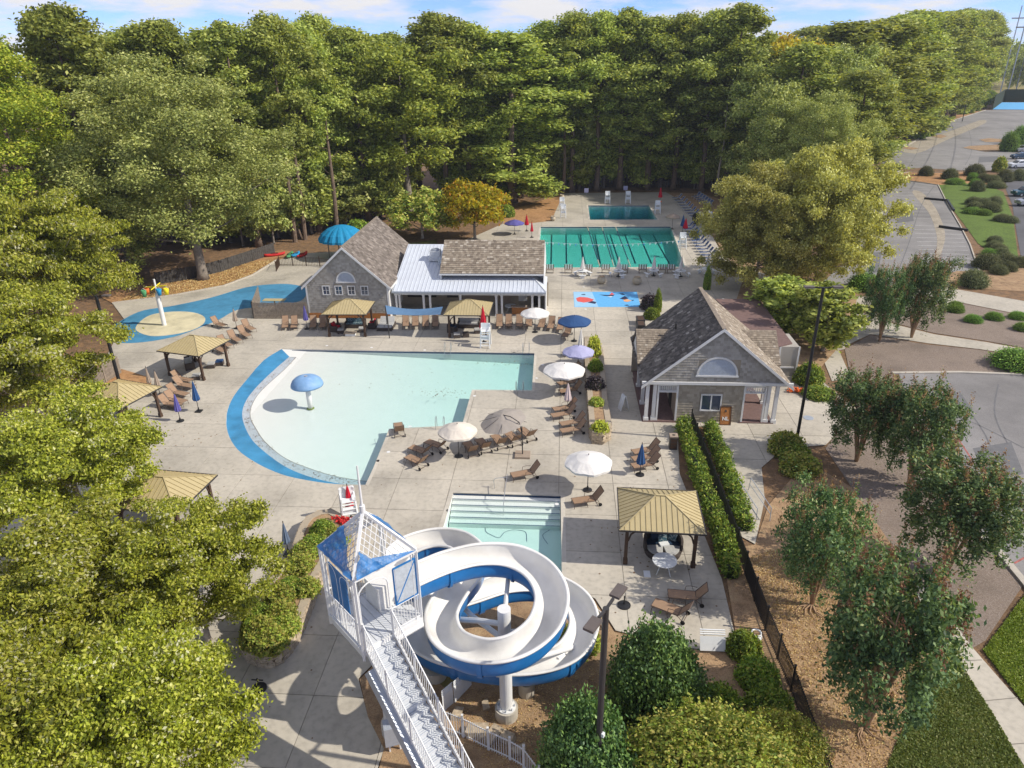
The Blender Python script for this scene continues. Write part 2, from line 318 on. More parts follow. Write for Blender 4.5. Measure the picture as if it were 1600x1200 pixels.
def inside(p, pg):
    x, y = p; c = False; n = len(pg)
    for i in range(n):
        x1, y1 = pg[i][0], pg[i][1]; x2, y2 = pg[(i+1) % n][0], pg[(i+1) % n][1]
        if (y1 > y) != (y2 > y) and x < (x2-x1)*(y-y1)/(y2-y1)+x1: c = not c
    return c
def spline(pts, n=6, closed=False):
    P = [Vector(p) for p in pts]; out = []; L_ = len(P)
    for i in range(L_ if closed else L_-1):
        g = lambda k: P[k % L_] if closed else P[max(0, min(L_-1, k))]
        a, b, c, d = g(i-1), g(i), g(i+1), g(i+2)
        for j in range(n):
            t = j/n; out.append(.5*((2*b)+(c-a)*t+(2*a-5*b+4*c-d)*t*t+(3*b-a-3*c+d)*t**3))
    if not closed: out.append(P[-1])
    return out
def tri2d(outer, holes=(), extra=()):
    vs = []; es = []
    for pg in [outer] + list(holes) + list(extra):
        o = len(vs); vs += [Vector((p[0], p[1])) for p in pg]; es += [(o+i, o+(i+1) % len(pg)) for i in range(len(pg))]
    v, e, f, *_ = delaunay_2d_cdt(vs, es, [], 0, 1e-5)
    out = []
    for t in f:
        c = sum((v[i] for i in t), Vector((0, 0)))/len(t)
        if inside(c, outer) and not any(inside(c, h) for h in holes): out.append(tuple(t))
    return v, out
def sheet(name, outer, z, m, holes=(), parent=None, zf=None, **k):
    v, f = tri2d(outer, holes)
    fs = []
    for t in f:
        a, b, c = (v[i] for i in t[:3])
        fs.append(t if (b-a).cross(c-a) > 0 else t[::-1])
    me = bpy.data.meshes.new(name); me.from_pydata([(p.x, p.y, zf(p.x, p.y) if zf else z) for p in v], [], fs); me.materials.append(M[m])
    return obj(name, me, parent, **k)
def offset(pg, d):
    """inset (d>0) of a polygon, any winding"""
    P = [Vector((p[0], p[1])) for p in pg]; n = len(P)
    A = sum(P[i].cross(P[(i+1) % n]) for i in range(n)); sg = 1 if A > 0 else -1; out = []
    for i in range(n):
        a = (P[i]-P[i-1]).normalized(); b = (P[(i+1) % n]-P[i]).normalized()
        na = Vector((-a.y, a.x))*sg; nb = Vector((-b.y, b.x))*sg; m_ = na+nb
        if m_.length < 1e-4: m_ = na
        m_ = m_/max(.3, m_.dot(na)); out.append(P[i]+m_*d)
    return out

# ------------------------------------------------------------ pools (outlines first: ground and deck are cut round them)
arc = [(440, 545), (412, 563), (389, 589), (365, 619), (354, 647), (356, 676), (371, 702), (402, 724), (440, 741), (478, 750), (522, 756), (571, 757.5)]
arc_in = [(452, 556), (430, 575), (402, 602), (384, 625), (378, 647), (386, 672), (402, 692), (440, 719), (478, 734), (522, 743), (576, 748)]
arc_w = [(462, 556), (442, 577), (410, 606), (394, 628), (390, 648), (399, 667), (414, 687), (444, 709), (482, 723), (526, 734), (581, 740)]
big_pool = [p.xy for p in spline([at(*p) for p in arc], 4)] + poly([(583, 732), (608, 670), (722, 664), (737.5, 609), (831, 610), (835, 552), (640, 549)])
lap_pool = poly([(845, 354.5), (1048, 354), (1070, 417), (840, 418.5)])
dive_pool = poly([(919, 321), (1013.5, 321), (1027, 343), (922, 343.5)])
slide_pool = poly([(708, 770), (876, 775), (878, 912), (668, 905)])
POOLS = [big_pool, lap_pool, dive_pool, slide_pool]

ground_out = [(-900, -60), (900, -60), (1400, 1200), (-900, 1200)]
def hill(x, y):
    r = max(0, (y-420)/500); return -.06 + 12*min(1, r)**1.5 if y > 420 else -.06
gv = sheet('ground', [Vector(p) for p in ((-420, -60), (420, -60), (420, 420), (-420, 420))], -.06, 'litter', POOLS, kind='structure')
b = MB(); nx, ny = 30, 16
for j in range(ny+1):
    for i in range(nx+1):
        x = -420 + i*(1900/nx); y = 420 + 2200*(j/ny)**1.5; b.v.append((x, y, hill(x, y) + (1.5*math.sin(x*.011+y*.004)+2*math.sin(y*.009))*min(1, (y-420)/150)))
for j in range(ny):
    for i in range(nx): q = j*(nx+1)+i; b.f.append((q, q+1, q+nx+2, q+nx+1))
b.build('hills', 'grass_dry', smooth=True, kind='structure')
b = MB().add([(420, -60, -.06), (1480, -60, -.06), (1480, 420, -.06), (420, 420, -.06)], [(0, 1, 2, 3)]); b.build('field', 'grass_dry', kind='structure')

def pool(name, pg, zfn, wl, wmat, coping=.32, wz=None, label=None):
    """shell (floor, walls), coping stones' band, and the closed body of water"""
    f = sheet(name, pg, 0, 'plaster', zf=zfn, kind='structure')
    n = len(pg); b = MB()
    for i in range(n):
        p, q = pg[i], pg[(i+1) % n]; zp, zq = zfn(p.x, p.y), zfn(q.x, q.y)
        if min(zp, zq) < -.03: b.add([(p.x, p.y, zp), (q.x, q.y, zq), (q.x, q.y, -.02), (p.x, p.y, -.02)], [(0, 1, 2, 3)])
    b.build('pool_wall', 'plaster', f)
    w = offset(pg, .006)
    if wz is not None:   # shallow beach: water only where the floor lies under the water line
        w = clipx(w, wz)
    v, fs = tri2d(w); b = MB(); nn = len(v)
    b.v = [(p.x, p.y, wl) for p in v] + [(p.x, p.y, min(zfn(p.x, p.y)-.02, wl-.01)) for p in v]
    b.f = [t for t in fs] + [tuple(i+nn for i in t[::-1]) for t in fs]
    cnt = {}
    for t in fs:
        for i in range(len(t)): e = (t[i], t[(i+1) % len(t)]); cnt[e] = cnt.get(e, 0)+1
    for (a, c) in list(cnt):
        if (c, a) not in cnt: b.f.append((c, a, a+nn, c+nn))
    o = b.build(name+'_water', wmat, kind='structure')
    bm = bmesh.new(); bm.from_mesh(o.data); bmesh.ops.recalc_face_normals(bm, faces=bm.faces); bm.to_mesh(o.data); bm.free()
    return f
def clipx(pg, x0):
    out = []; n = len(pg)
    for i in range(n):
        p, q = Vector(pg[i]), Vector(pg[(i+1) % n])
        if p.x >= x0: out.append(p)
        if (p.x >= x0) != (q.x >= x0): t = (x0-p.x)/(q.x-p.x); out.append(p+(q-p)*t)
    return out
water('water_shallow', (.15, .84, .78), .22, .5, 7)
water('water_lap', (.0, .80, .75), .40, .3, 5)
water('water_deep', (.0, .76, .82), .36, .3, 3)
xl = min(p.x for p in big_pool); xr = max(p.x for p in big_pool)
bigz = lambda x, y: -.01 - 1.12*max(0, (x-xl)/(xr-xl))
pool('activity_pool', big_pool, bigz, -.13, 'water_shallow', wz=xl+(xr-xl)*.125)
pool('lap_pool', lap_pool, lambda x, y: -1.25, -.12, 'water_lap')
pool('diving_pool', dive_pool, lambda x, y: -3.4, -.12, 'water_deep')
pool('slide_pool', slide_pool, lambda x, y: -1.0, -.10, 'water_shallow')

# deck of concrete slabs, cut round the pools
deck = poly([(120, 640), (150, 590), (195, 500), (176, 474), (240, 466), (275, 461), (350, 447), (395, 430), (432, 407), (470, 396), (540, 392), (640, 396), (690, 388), (735, 372), (785, 350), (790, 333), (845, 320), (858, 310), (872, 302), (1040, 300), (1075, 318), (1100, 345), (1130, 400), (1200, 430), (1250, 470), (1290, 500), (1330, 520), (1320, 545), (1250, 560), (1290, 600), (1340, 640), (1320, 665), (1290, 695), (1225, 700), (1190, 730), (1195, 780), (1180, 850), (1158, 838), (1108, 668), (1058, 662), (1062, 740), (1128, 905), (1155, 1020), (1082, 1013), (962, 985), (945, 958), (930, 935), (880, 912), (640, 925), (600, 1020), (560, 1060), (575, 1120), (600, 1170), (570, 1260), (300, 1300), (60, 1260), (-60, 1000), (-20, 800)])
sheet('deck_bed', deck, -.03, 'joint', POOLS, kind='structure')
DECK = obj('pool_deck', None, kind='structure'); 
xs = [p.x for p in deck]; ys = [p.y for p in deck]
gx0, gy0, sx, sy, gap = -53.6, 14.0, 3.35, 3.35, .014
cells = {}
vs = []; es = []
def addpg(pg):
    o = len(vs); vs.extend(Vector((p[0], p[1])) for p in pg); es.extend((o+i, o+(i+1) % len(pg)) for i in range(len(pg)))
DPOOLS = POOLS + [[p for p in poly([(640, 930), (878, 915), (930, 940), (960, 986), (1082, 1014), (1090, 1040), (600, 1150), (575, 1080)])]]
addpg(deck)
for h in POOLS: addpg(h)
ix = range(int((min(xs)-gx0)//sx), int((max(xs)-gx0)//sx)+1); iy = range(int((min(ys)-gy0)//sy), int((max(ys)-gy0)//sy)+1)
for i in ix:
    for j in iy:
        x0, y0 = gx0+i*sx, gy0+j*sy
        addpg([(x0+gap, y0+gap), (x0+sx-gap, y0+gap), (x0+sx-gap, y0+sy-gap), (x0+gap, y0+sy-gap)])
V, Ed, Fc, *_ = delaunay_2d_cdt(vs, es, [], 0, 1e-5)
for t in Fc:
    c = sum((V[i] for i in t), Vector((0, 0)))/len(t)
    fx, fy = (c.x-gx0) % sx, (c.y-gy0) % sy
    if fx < gap or fx > sx-gap or fy < gap or fy > sy-gap: continue
    if inside(c, deck) and not any(inside(c, h) for h in POOLS): cells.setdefault((int((c.x-gx0)//sx), int((c.y-gy0)//sy)), []).append(t)
far_slabs = MB(); nslab = 0
for key in sorted(cells, key=lambda k: k[1]):
    ts = cells[key]; used = sorted({i for t in ts for i in t}); ren = {q: k for k, q in enumerate(used)}; n = len(used)
    tz = random.uniform(-.003, .003); b = MB() if nslab < 290 else far_slabs; o = len(b.v)
    b.v += [(V[i].x, V[i].y, tz) for i in used] + [(V[i].x, V[i].y, -.028) for i in used]
    cnt = set()
    for t in ts:
        t = t if (V[t[1]]-V[t[0]]).cross(V[t[2]]-V[t[0]]) > 0 else t[::-1]
        b.f.append(tuple(ren[i]+o for i in t)); cnt |= {(t[k], t[(k+1) % len(t)]) for k in range(len(t))}
    for (a, c) in cnt:
        if (c, a) not in cnt: b.f.append((ren[c]+o, ren[a]+o, ren[a]+o+n, ren[c]+o+n))
    if b is not far_slabs: b.build('slab', 'concrete', DECK)
    nslab += 1
if far_slabs.v: far_slabs.build('slab', 'concrete', DECK, kind='stuff')

# coping band along pool edges
def band(name, pg, w, z, m, parent=None, skip=lambda p, q: False):
    o = offset(pg, -w); b = MB(); n = len(pg)
    for i in range(n):
        j = (i+1) % n
        if skip(pg[i], pg[j]): continue
        b.add([(pg[i].x, pg[i].y, z), (pg[j].x, pg[j].y, z), (o[j].x, o[j].y, z), (o[i].x, o[i].y, z)], [(0, 1, 2, 3)])
        b.add([(pg[i].x, pg[i].y, z), (pg[j].x, pg[j].y, z), (pg[j].x, pg[j].y, z-.06), (pg[i].x, pg[i].y, z-.06)], [(0, 1, 2, 3)])
    return b.build(name, m, parent, **({} if parent else dict(kind='structure')))
narc = 4*(len(arc)-1)
band('coping', big_pool, .22, .012, 'concrete_light', skip=lambda p, q: p.x < at(575, 757).x - .3 and p.y < at(440, 545).y - .2)
band('coping', lap_pool, .3, .012, 'concrete_light'); band('coping', dive_pool, .3, .012, 'concrete_light'); band('coping', slide_pool, .25, .012, 'concrete_light')
# tile line just over the water along the far walls
def tile(pg, ia, ib):
    p, q = pg[ia], pg[ib]; d = Vector((0, -.006)); b = MB().add([(p.x, p.y+d.y, -.16), (q.x, q.y+d.y, -.16), (q.x, q.y+d.y, -.045), (p.x, p.y+d.y, -.045)], [(0, 1, 2, 3)])
    b.build('waterline_tile', 'tile_blue', kind='structure')
tile(lap_pool, 0, 1); tile(dive_pool, 0, 1); tile(slide_pool, 0, 1); tile([at(456, 546.2).xy, at(835, 552.3).xy], 0, 1)

# painted crescent, grate and leaf line of the beach entry (follow the sloping floor)
inn = [p.xy for p in spline([at(*p) for p in arc_in], 4)]; wht = [p.xy for p in spline([at(*p) for p in arc_w], 4)]; outa = [p.xy for p in spline([at(*p) for p in arc], 4)]
def ribbon(name, A, B, dz, m, **k):
    n = min(len(A), len(B)); b = MB(); ia = [A[round(i*(len(A)-1)/(n-1))] for i in range(n)]; ib = [B[round(i*(len(B)-1)/(n-1))] for i in range(n)]
    for i in range(n): b.v += [(ia[i].x, ia[i].y, bigz(*ia[i])+dz), (ib[i].x, ib[i].y, bigz(*ib[i])+dz)]
    b.f = [(2*i, 2*i+1, 2*i+3, 2*i+2) for i in range(n-1)]
    return b.build(name, m, **k)
ribbon('blue_beach_band', outa, inn, .012, 'blue_pad', kind='structure')
ribbon('drain_channel', inn, wht, .008, 'mural_pale2', kind='structure')
g2 = [Vector(p)+(Vector(wht[i])-Vector(inn[i])).normalized()*.05 for i, p in enumerate(wht)]
ribbon('drain_slot', wht, g2, .014, 'joint', kind='structure')
b = MB()
for i in range(650):
    k = random.random()*(len(inn)-1); i0 = int(k); fr = k-i0; a = Vector(inn[i0]).lerp(Vector(inn[min(i0+1, len(inn)-1)]), fr); c = Vector(wht[i0]).lerp(Vector(wht[min(i0+1, len(wht)-1)]), fr)
    if math.sin(k*1.1)+math.sin(k*2.7) < -.6: continue
    p = a.lerp(c, .6+random.gauss(0, .3)); s = random.uniform(.02, .05); an = random.random()*6
    b.add([(p.x+s*math.cos(an+q), p.y+s*.5*math.sin(an+q)*1.5, bigz(p.x, p.y)+.03+.01*(q > 3)) for q in (0, 1.6, 3.1, 4.7)], [(0, 1, 2, 3)])
b.build('fallen_leaves', 'litter', kind='stuff')
# leaves scattered on the pool floor and deck
b = MB()
for (cx, cy, sxp, syp, n, pz) in ((690, 612, 45, 8, 60, 'w'), (650, 590, 150, 40, 26, 'w'), (790, 566, 50, 4, 40, 'w'), (950, 380, 90, 25, 60, 'l'), (960, 332, 40, 8, 20, 'l'), (700, 950, 250, 200, 120, 'd'), (300, 700, 120, 60, 60, 'd'), (1000, 800, 90, 150, 80, 'd')):
    for _ in range(n):
        p = at(random.gauss(cx, sxp*.6), random.gauss(cy, syp*.6)); s = random.uniform(.03, .07); an = random.random()*6
        inpool = any(inside(p.xy, h) for h in POOLS)
        if (pz == 'd') == inpool: continue
        z = -.11 if pz in 'wl' else .008
        if pz == 'w' and p.x < xl+5: continue
        b.add([(p.x+s*math.cos(an+q), p.y+s*math.sin(an+q), z+random.random()*.004) for q in (0, 1.6, 3.1, 4.7)], [(0, 1, 2, 3)])
b.build('fallen_leaves', 'litter', kind='stuff')
# steps in the slide pool
A, B_ = slide_pool[0], slide_pool[1]
for k in range(5):
    y0 = A.y-.0-k*.42; z = -.16-.14*k
    b = MB().box(((A.x+B_.x)/2, y0-.21-.005, (z-1.0)/2), (B_.x-A.x-.03, .42, z+1.0)); st = b.build('pool_step', 'plaster', kind='structure')
    MB().box(((A.x+B_.x)/2, y0-.40, z+.004), (B_.x-A.x-.06, .05, .008)).build('step_edge', 'tile_blue', st)
# cracks / caulk squiggle on the floor, lane lines
def floorline(pts, w, z, m, name='floor_line', closed=False):
    P = spline([at(*p, z) for p in pts], 6, closed) if len(pts) > 2 else [at(*p, z) for p in pts]; b = MB()
    for i in range(len(P)-1):
        d = (P[i+1]-P[i]); nrm = Vector((-d.y, d.x, 0)).normalized()*w/2
        b.add([P[i]-nrm, P[i]+nrm, P[i+1]+nrm, P[i+1]-nrm], [(0, 1, 2, 3)])
    return b.build(name, m, kind='structure')
floorline([(772, 812), (760, 820), (759, 830), (768, 836), (780, 840), (788, 832), (800, 828), (815, 829), (822, 833), (823, 846)], .03, -.985, 'tile_blue')
floorline([(797, 812), (815, 813), (828, 820), (829, 812)], .03, -.985, 'tile_blue'); floorline([(845, 820), (860, 826), (848, 836), (856, 850)], .03, -.985, 'tile_blue')
lx = [(862, 861), (884.5, 885), (907, 911), (929, 938), (952, 968), (975, 993), (997, 1018), (1018, 1046)]
for (a, c) in lx: floorline([(a, 363), (c, 412)], .19, -1.235, 'tile_blue', 'lane_line')

# paint, mural, pads
def overlay(name, px, z, m, sp=0, **k): 
    pg = poly(px)
    if sp: pg = [p.xy for p in spline([Vector((*p, 0)) for p in pg], sp, True)]
    k.setdefault('kind', 'structure'); return sheet(name, pg, z, m, **k)
overlay('splash_pad', [(165, 520), (215, 488), (270, 478), (330, 465), (385, 449), (430, 444), (460, 445), (478, 452), (470, 470), (420, 478), (372, 484), (345, 498), (322, 508), (280, 524), (230, 534), (185, 535)], .010, 'blue_splash', 5)
overlay('splash_circle', [(222, 500), (240, 491), (270, 487), (300, 488), (319, 495), (318, 506), (300, 516), (270, 523), (235, 525), (212, 515)], .014, 'cream_pad', 5)
overlay('painted_mural', [(896, 456), (995, 456), (1001, 479.5), (897.5, 480)], .008, 'mural_blue')
overlay('painted_mural', [(896.5, 456.5), (925, 456.5), (935, 479.5), (898, 479.5)], .011, 'mural_pale')
for px_, m_ in (([(900, 466), (906, 464), (918, 465), (928, 468), (925, 471), (912, 473), (902, 471)], 'mural_red'), ([(918, 473), (925, 470.5), (932, 472), (930, 475)], 'mural_dark'), ([(936, 460.5), (950, 461), (960, 461), (962, 458), (958, 463), (945, 462.5)], 'mural_dark'), ([(952, 461), (956, 457), (960, 460.5)], 'mural_red'), ([(949, 463.5), (958, 462.5), (955, 464.5)], 'white_paint'), ([(967, 459), (973, 458.5), (978, 461.5), (971, 460.5)], 'mural_dark'), ([(968, 467), (976, 462.5), (982, 466.5), (976, 468.5)], 'mural_dark'), ([(974, 468.5), (980, 467.5), (987, 470), (980, 472), (975, 471)], 'mural_orange'), ([(986, 469), (991, 468.5), (989, 470.5)], 'mural_dark'), ([(975, 477), (980, 476), (984, 477), (979, 478)], 'mural_dark'), ([(908, 460), (914, 459.5), (915, 461), (909, 461)], 'mural_dark')):
    overlay('painted_fish', px_, .015, m_)
for px_ in ([(1110, 340), (1125, 340), (1128, 352), (1112, 352)],): pass
overlay('porch_floor', [(988, 590), (1062, 592), (1062, 661), (1003, 659)], .010, 'paver_brown')
for (a, c) in ((510, 541), (580, 544), (663, 548), (745, 550), (803, 552), (741, 620), (606, 708), (590, 722), (848, 571), (838, 592), (696, 666), (640, 668), (700, 800), (870, 790), (912, 449), (915, 484)):
    p = at(a, c); MB().cyl((p.x, p.y+.15, .004), .13, .008, 12).build('depth_marker', 'white_paint', DECK)

# right side: asphalt, paths, beds
overlay('north_car_park', [(1280, 445), (1330, 400), (1368, 300), (1380, 240), (1400, 230), (1420, 226), (1455, 206), (1495, 186), (1540, 172), (1640, 172), (1680, 175), (1680, 262), (1590, 266), (1500, 266), (1440, 262), (1400, 264), (1400, 270), (1378, 272), (1408, 281), (1466, 289), (1480, 318), (1500, 352), (1516, 383), (1530, 424), (1490, 424), (1455, 437), (1380, 450)], -.035, 'asphalt')
overlay('road_crossing', [(1378, 265), (1408, 266), (1409, 275), (1378, 274)], -.028, 'concrete_light')
overlay('straw_bed', [(1400, 272), (1420, 269), (1475, 270), (1530, 268), (1560, 290), (1500, 295), (1466, 288), (1440, 284), (1408, 280)], -.02, 'straw')
overlay('island_bed', [(1505, 231), (1515, 228), (1560, 226), (1582, 230), (1580, 236), (1540, 237)], .02, 'dirt'); overlay('island_bed', [(1530, 218), (1545, 216), (1575, 218), (1570, 222), (1540, 222)], .02, 'dirt')
overlay('island_bed', [(1405, 231), (1420, 229), (1436, 232), (1425, 234)], .02, 'dirt'); overlay('island_bed', [(1455, 213), (1470, 210), (1480, 213), (1470, 216)], .02, 'dirt')
overlay('lawn', [(1466, 289), (1500, 286), (1540, 288), (1568, 300), (1583, 340), (1590, 395), (1592, 404), (1575, 402), (1545, 392), (1528, 380), (1508, 352), (1482, 318)], -.015, 'grass_bright')
overlay('east_car_park', [(1570, 262), (1700, 262), (1720, 430), (1596, 405), (1588, 360), (1582, 320), (1572, 296)], -.03, 'asphalt_dark')
overlay('straw_verge', [(1330, 262), (1380, 240), (1400, 229), (1420, 226), (1455, 206), (1495, 186), (1530, 174), (1535, 168), (1500, 175), (1460, 190), (1430, 205), (1390, 214), (1340, 225)], -.03, 'straw')
overlay('mulch_bed', [(1330, 450), (1400, 445), (1460, 436), (1495, 423), (1535, 424), (1600, 415), (1720, 440), (1720, 470), (1600, 455), (1480, 448), (1440, 452), (1380, 462)], -.028, 'dirt')
overlay('garden_path', [(1340, 462), (1400, 466), (1440, 452), (1480, 449), (1600, 470), (1720, 490), (1720, 512), (1600, 492), (1500, 472), (1460, 474), (1400, 482), (1320, 478)], -.02, 'concrete')
overlay('gravel_bed', [(1400, 483), (1460, 475), (1500, 473), (1600, 493), (1720, 513), (1720, 560), (1600, 543), (1540, 532), (1460, 520), (1400, 505), (1360, 490)], -.024, 'gravel')
overlay('garden_path', [(1310, 480), (1360, 492), (1400, 507), (1460, 522), (1540, 534), (1600, 545), (1720, 562), (1720, 575), (1600, 556), (1530, 545), (1450, 536), (1360, 522), (1310, 545), (1330, 590), (1300, 595), (1280, 545)], -.018, 'concrete')
overlay('gravel_bed', [(1320, 545), (1360, 523), (1450, 538), (1530, 546), (1600, 558), (1720, 575), (1720, 590), (1500, 580), (1395, 583), (1400, 610), (1440, 680), (1480, 760), (1500, 820), (1560, 870), (1600, 912), (1540, 1000), (1520, 1012), (1460, 935), (1400, 860), (1330, 760), (1290, 700), (1320, 660), (1340, 640)], -.026, 'gravel')
overlay('south_car_park', [(1405, 584), (1500, 583), (1800, 592), (1900, 1300), (1640, 960), (1596, 905), (1560, 862), (1508, 815), (1488, 760), (1450, 680), (1412, 615)], -.03, 'asphalt')
overlay('lawn', [(1536, 1016), (1560, 985), (1605, 925), (1700, 860), (1800, 1150), (1700, 1260), (1610, 1112)], -.02, 'grass_bright')
overlay('lawn', [(1420, 1118), (1414, 1060), (1470, 1015), (1500, 1035), (1560, 1130), (1620, 1230), (1680, 1330), (1340, 1330), (1385, 1200)], -.02, 'grass')
overlay('sidewalk', [(1430, 905), (1462, 935), (1520, 1012), (1610, 1115), (1700, 1240), (1660, 1290), (1598, 1192), (1538, 1100), (1480, 1015), (1440, 960)], -.008, 'concrete')
for a, c in (((1492, 1033), (1534, 1031)), ((1538, 1095), (1590, 1090)), ((1578, 1163), (1640, 1158)), ((1452, 975), (1492, 975))): floorline([a, c], .04, -.002, 'joint', 'joint')
overlay('straw_ground', [(1128, 860), (1180, 850), (1200, 790), (1260, 720), (1330, 760), (1400, 860), (1440, 960), (1470, 1015), (1414, 1060), (1420, 1120), (1385, 1200), (1340, 1330), (1200, 1330), (1180, 1100)], -.022, 'dirt')
overlay('straw_ground', [(640, 932), (878, 916), (930, 940), (960, 988), (1082, 1015), (1155, 1022), (1128, 860), (1155, 850), (1285, 1180), (1290, 1330), (560, 1330), (600, 1170), (575, 1120), (562, 1062), (602, 1020)], .012, 'dirt')
overlay('lawn', [(650, 990), (690, 1000), (720, 1050), (700, 1080), (655, 1040), (630, 1010)], .017, 'grass_dry')
overlay('straw_ground', [(176, 474), (240, 466), (275, 461), (350, 447), (395, 430), (432, 407), (470, 396), (440, 390), (380, 408), (330, 425), (250, 440), (150, 460)], .006, 'straw')
overlay('straw_ground', [(150, 600), (185, 575), (235, 590), (238, 610), (200, 625), (160, 640)], .006, 'straw')
overlay('straw_ground', [(786, 350), (790, 330), (840, 316), (872, 302), (880, 305), (868, 330), (862, 345), (820, 350)], .006, 'straw')
overlay('straw_ground', [(1040, 300), (1100, 303), (1180, 330), (1190, 420), (1150, 420), (1125, 385), (1100, 345), (1072, 318)], .006, 'dirt')
overlay('straw_ground', [(1160, 440), (1260, 440), (1340, 460), (1330, 520), (1260, 600), (1230, 560), (1200, 490), (1150, 470)], .006, 'dirt')
overlay('lawn', [(590, 385), (680, 375), (690, 388), (640, 396), (592, 396)], .01, 'grass')
# kerbs
def kerb(pts, name='kerb', w=.15, h=.12, m='kerb'):
    P = [at(*p) for p in pts]; b = MB()
    for i in range(len(P)-1):
        d = (P[i+1]-P[i]).normalized()*.02; b.bar(P[i]-d+Vector((0, 0, h/2-.04+.001*(i % 2))), P[i+1]+d+Vector((0, 0, h/2-.04+.001*(i % 2))), w, h)
    return b.build(name, m, kind='structure')
kerb([(1412, 615), (1450, 680), (1488, 760), (1508, 815), (1560, 862), (1596, 905), (1640, 960)], w=.35)
kerb([(1395, 583), (1500, 582), (1720, 590)], w=.3); kerb([(1408, 281), (1466, 289), (1480, 318), (1500, 352), (1516, 383), (1530, 424)]); kerb([(1380, 240), (1400, 230), (1420, 226), (1455, 206), (1495, 186), (1540, 172)], w=.4)
kerb([(1444, 311), (1480, 314), (1490, 330)], m='black_metal', w=.3, h=.35); kerb([(1467, 355), (1512, 361)], m='black_metal', w=.3, h=.35); kerb([(1400, 272), (1420, 269), (1475, 270), (1530, 268)])
kerb([(176, 474), (240, 466), (275, 461), (350, 447), (395, 430), (432, 407)], w=.2, h=.16)
b = MB()
for k in range(14):
    y = 352+k*6.2; a = at(1428+k*1.2, y); c = at(1500+k*2.0, y+1.5)
    d = (c-a); nrm = Vector((-d.y, d.x, 0)).normalized()*.06; b.add([a-nrm, a+nrm, c+nrm, c-nrm], [(0, 1, 2, 3)])
for k in range(9):
    y = 300+k*5; a = at(1400+k, y); c = at(1452+k*2, y+1)
    d = (c-a); nrm = Vector((-d.y, d.x, 0)).normalized()*.06; b.add([a-nrm, a+nrm, c+nrm, c-nrm], [(0, 1, 2, 3)])
for v in range(len(b.v)): b.v[v] = (b.v[v][0], b.v[v][1], -.03)
b.build('parking_lines', 'line_paint', kind='structure')
mat('asphalt_pale', (.36, .315, .25), .95, var=.2, scale=1.5, big=.4, fine=9); mat('asphalt_patch', (.15, .15, .155), .95, var=.15, scale=2)
overlay('worn_streak', [(1425, 300), (1440, 300), (1462, 325), (1476, 360), (1474, 385), (1462, 415), (1456, 415), (1464, 385), (1462, 360), (1450, 330)], -.024, 'asphalt_pale', 3)
overlay('worn_streak', [(1400, 225), (1470, 210), (1530, 188), (1540, 192), (1480, 218), (1430, 240)], -.026, 'asphalt_pale', 3)
for px_ in ([(1400, 330), (1425, 328), (1428, 345), (1402, 348)], [(1360, 395), (1378, 393), (1372, 425), (1352, 428)], [(1530, 245), (1560, 244), (1562, 252), (1528, 254)], [(1460, 615), (1500, 612), (1520, 640), (1475, 645)], [(1520, 700), (1580, 690), (1600, 740), (1545, 750)]): overlay('asphalt_patch', px_, -.022, 'asphalt_patch')
for px_ in ([(1395, 446), (1420, 380), (1440, 320), (1460, 290)], [(1418, 262), (1432, 240), (1440, 216)], [(1508, 258), (1518, 235), (1514, 205), (1505, 195)], [(1420, 600), (1460, 640), (1520, 660), (1600, 700)], [(1480, 600), (1540, 680), (1570, 780), (1600, 850)], [(1560, 600), (1555, 650), (1590, 720)]): floorline(px_, .09, -.0215, 'asphalt_patch', 'sealed_crack')
for pts in ([(1472, 650), (1500, 690), (1520, 720)], [(1475, 655), (1500, 640)], [(1560, 855), (1600, 820), (1640, 790)], [(1585, 880), (1640, 850)]): floorline(pts, .1, -.024, 'red_paint', 'kerb_marking')

# ------------------------------------------------------------ buildings
def shingles(b, O, u, v, n, rng_, h, su, sv, th=.034, jit=.012, tj=.4):
    """courses of separate shingles; rng_(height) gives the free intervals of a course"""
    O, u, v, n = (Vector(x) for x in (O, u, v, n)); rows = int(h/sv)+1
    for r in range(rows):
        y0 = r*sv; y1 = min(h, y0+sv*1.12)
        if y0 >= h-.02: break
        for (a, c) in rng_((y0+y1)/2):
            x = a - (r % 2)*su*.5
            while x < c:
                w = su*random.uniform(.75, 1.25); x0 = max(a, x)+.004; x1 = min(c, x+w)-.004; x += w
                if x1-x0 < .03: continue
                d = random.uniform(-jit, jit); t = th*random.uniform(1-tj*.5, 1+tj)
                yb = y0+d
                pts = [O+u*x0+v*yb+n*t, O+u*x1+v*yb+n*t, O+u*x1+v*y1+n*.004, O+u*x0+v*y1+n*.004, O+u*x0+v*yb-n*.01, O+u*x1+v*yb-n*.01]
                b.add(pts, [(0, 1, 2, 3), (4, 5, 1, 0)])
def cut(ivals, holes, y):
    for (h0, h1, x0, x1) in holes:
        if h0 <= y <= h1:
            o = []
            for (a, c) in ivals:
                if x1 <= a or x0 >= c: o.append((a, c)); continue
                if a < x0: o.append((a, x0))
                if c > x1: o.append((x1, c))
            ivals = o
    return ivals
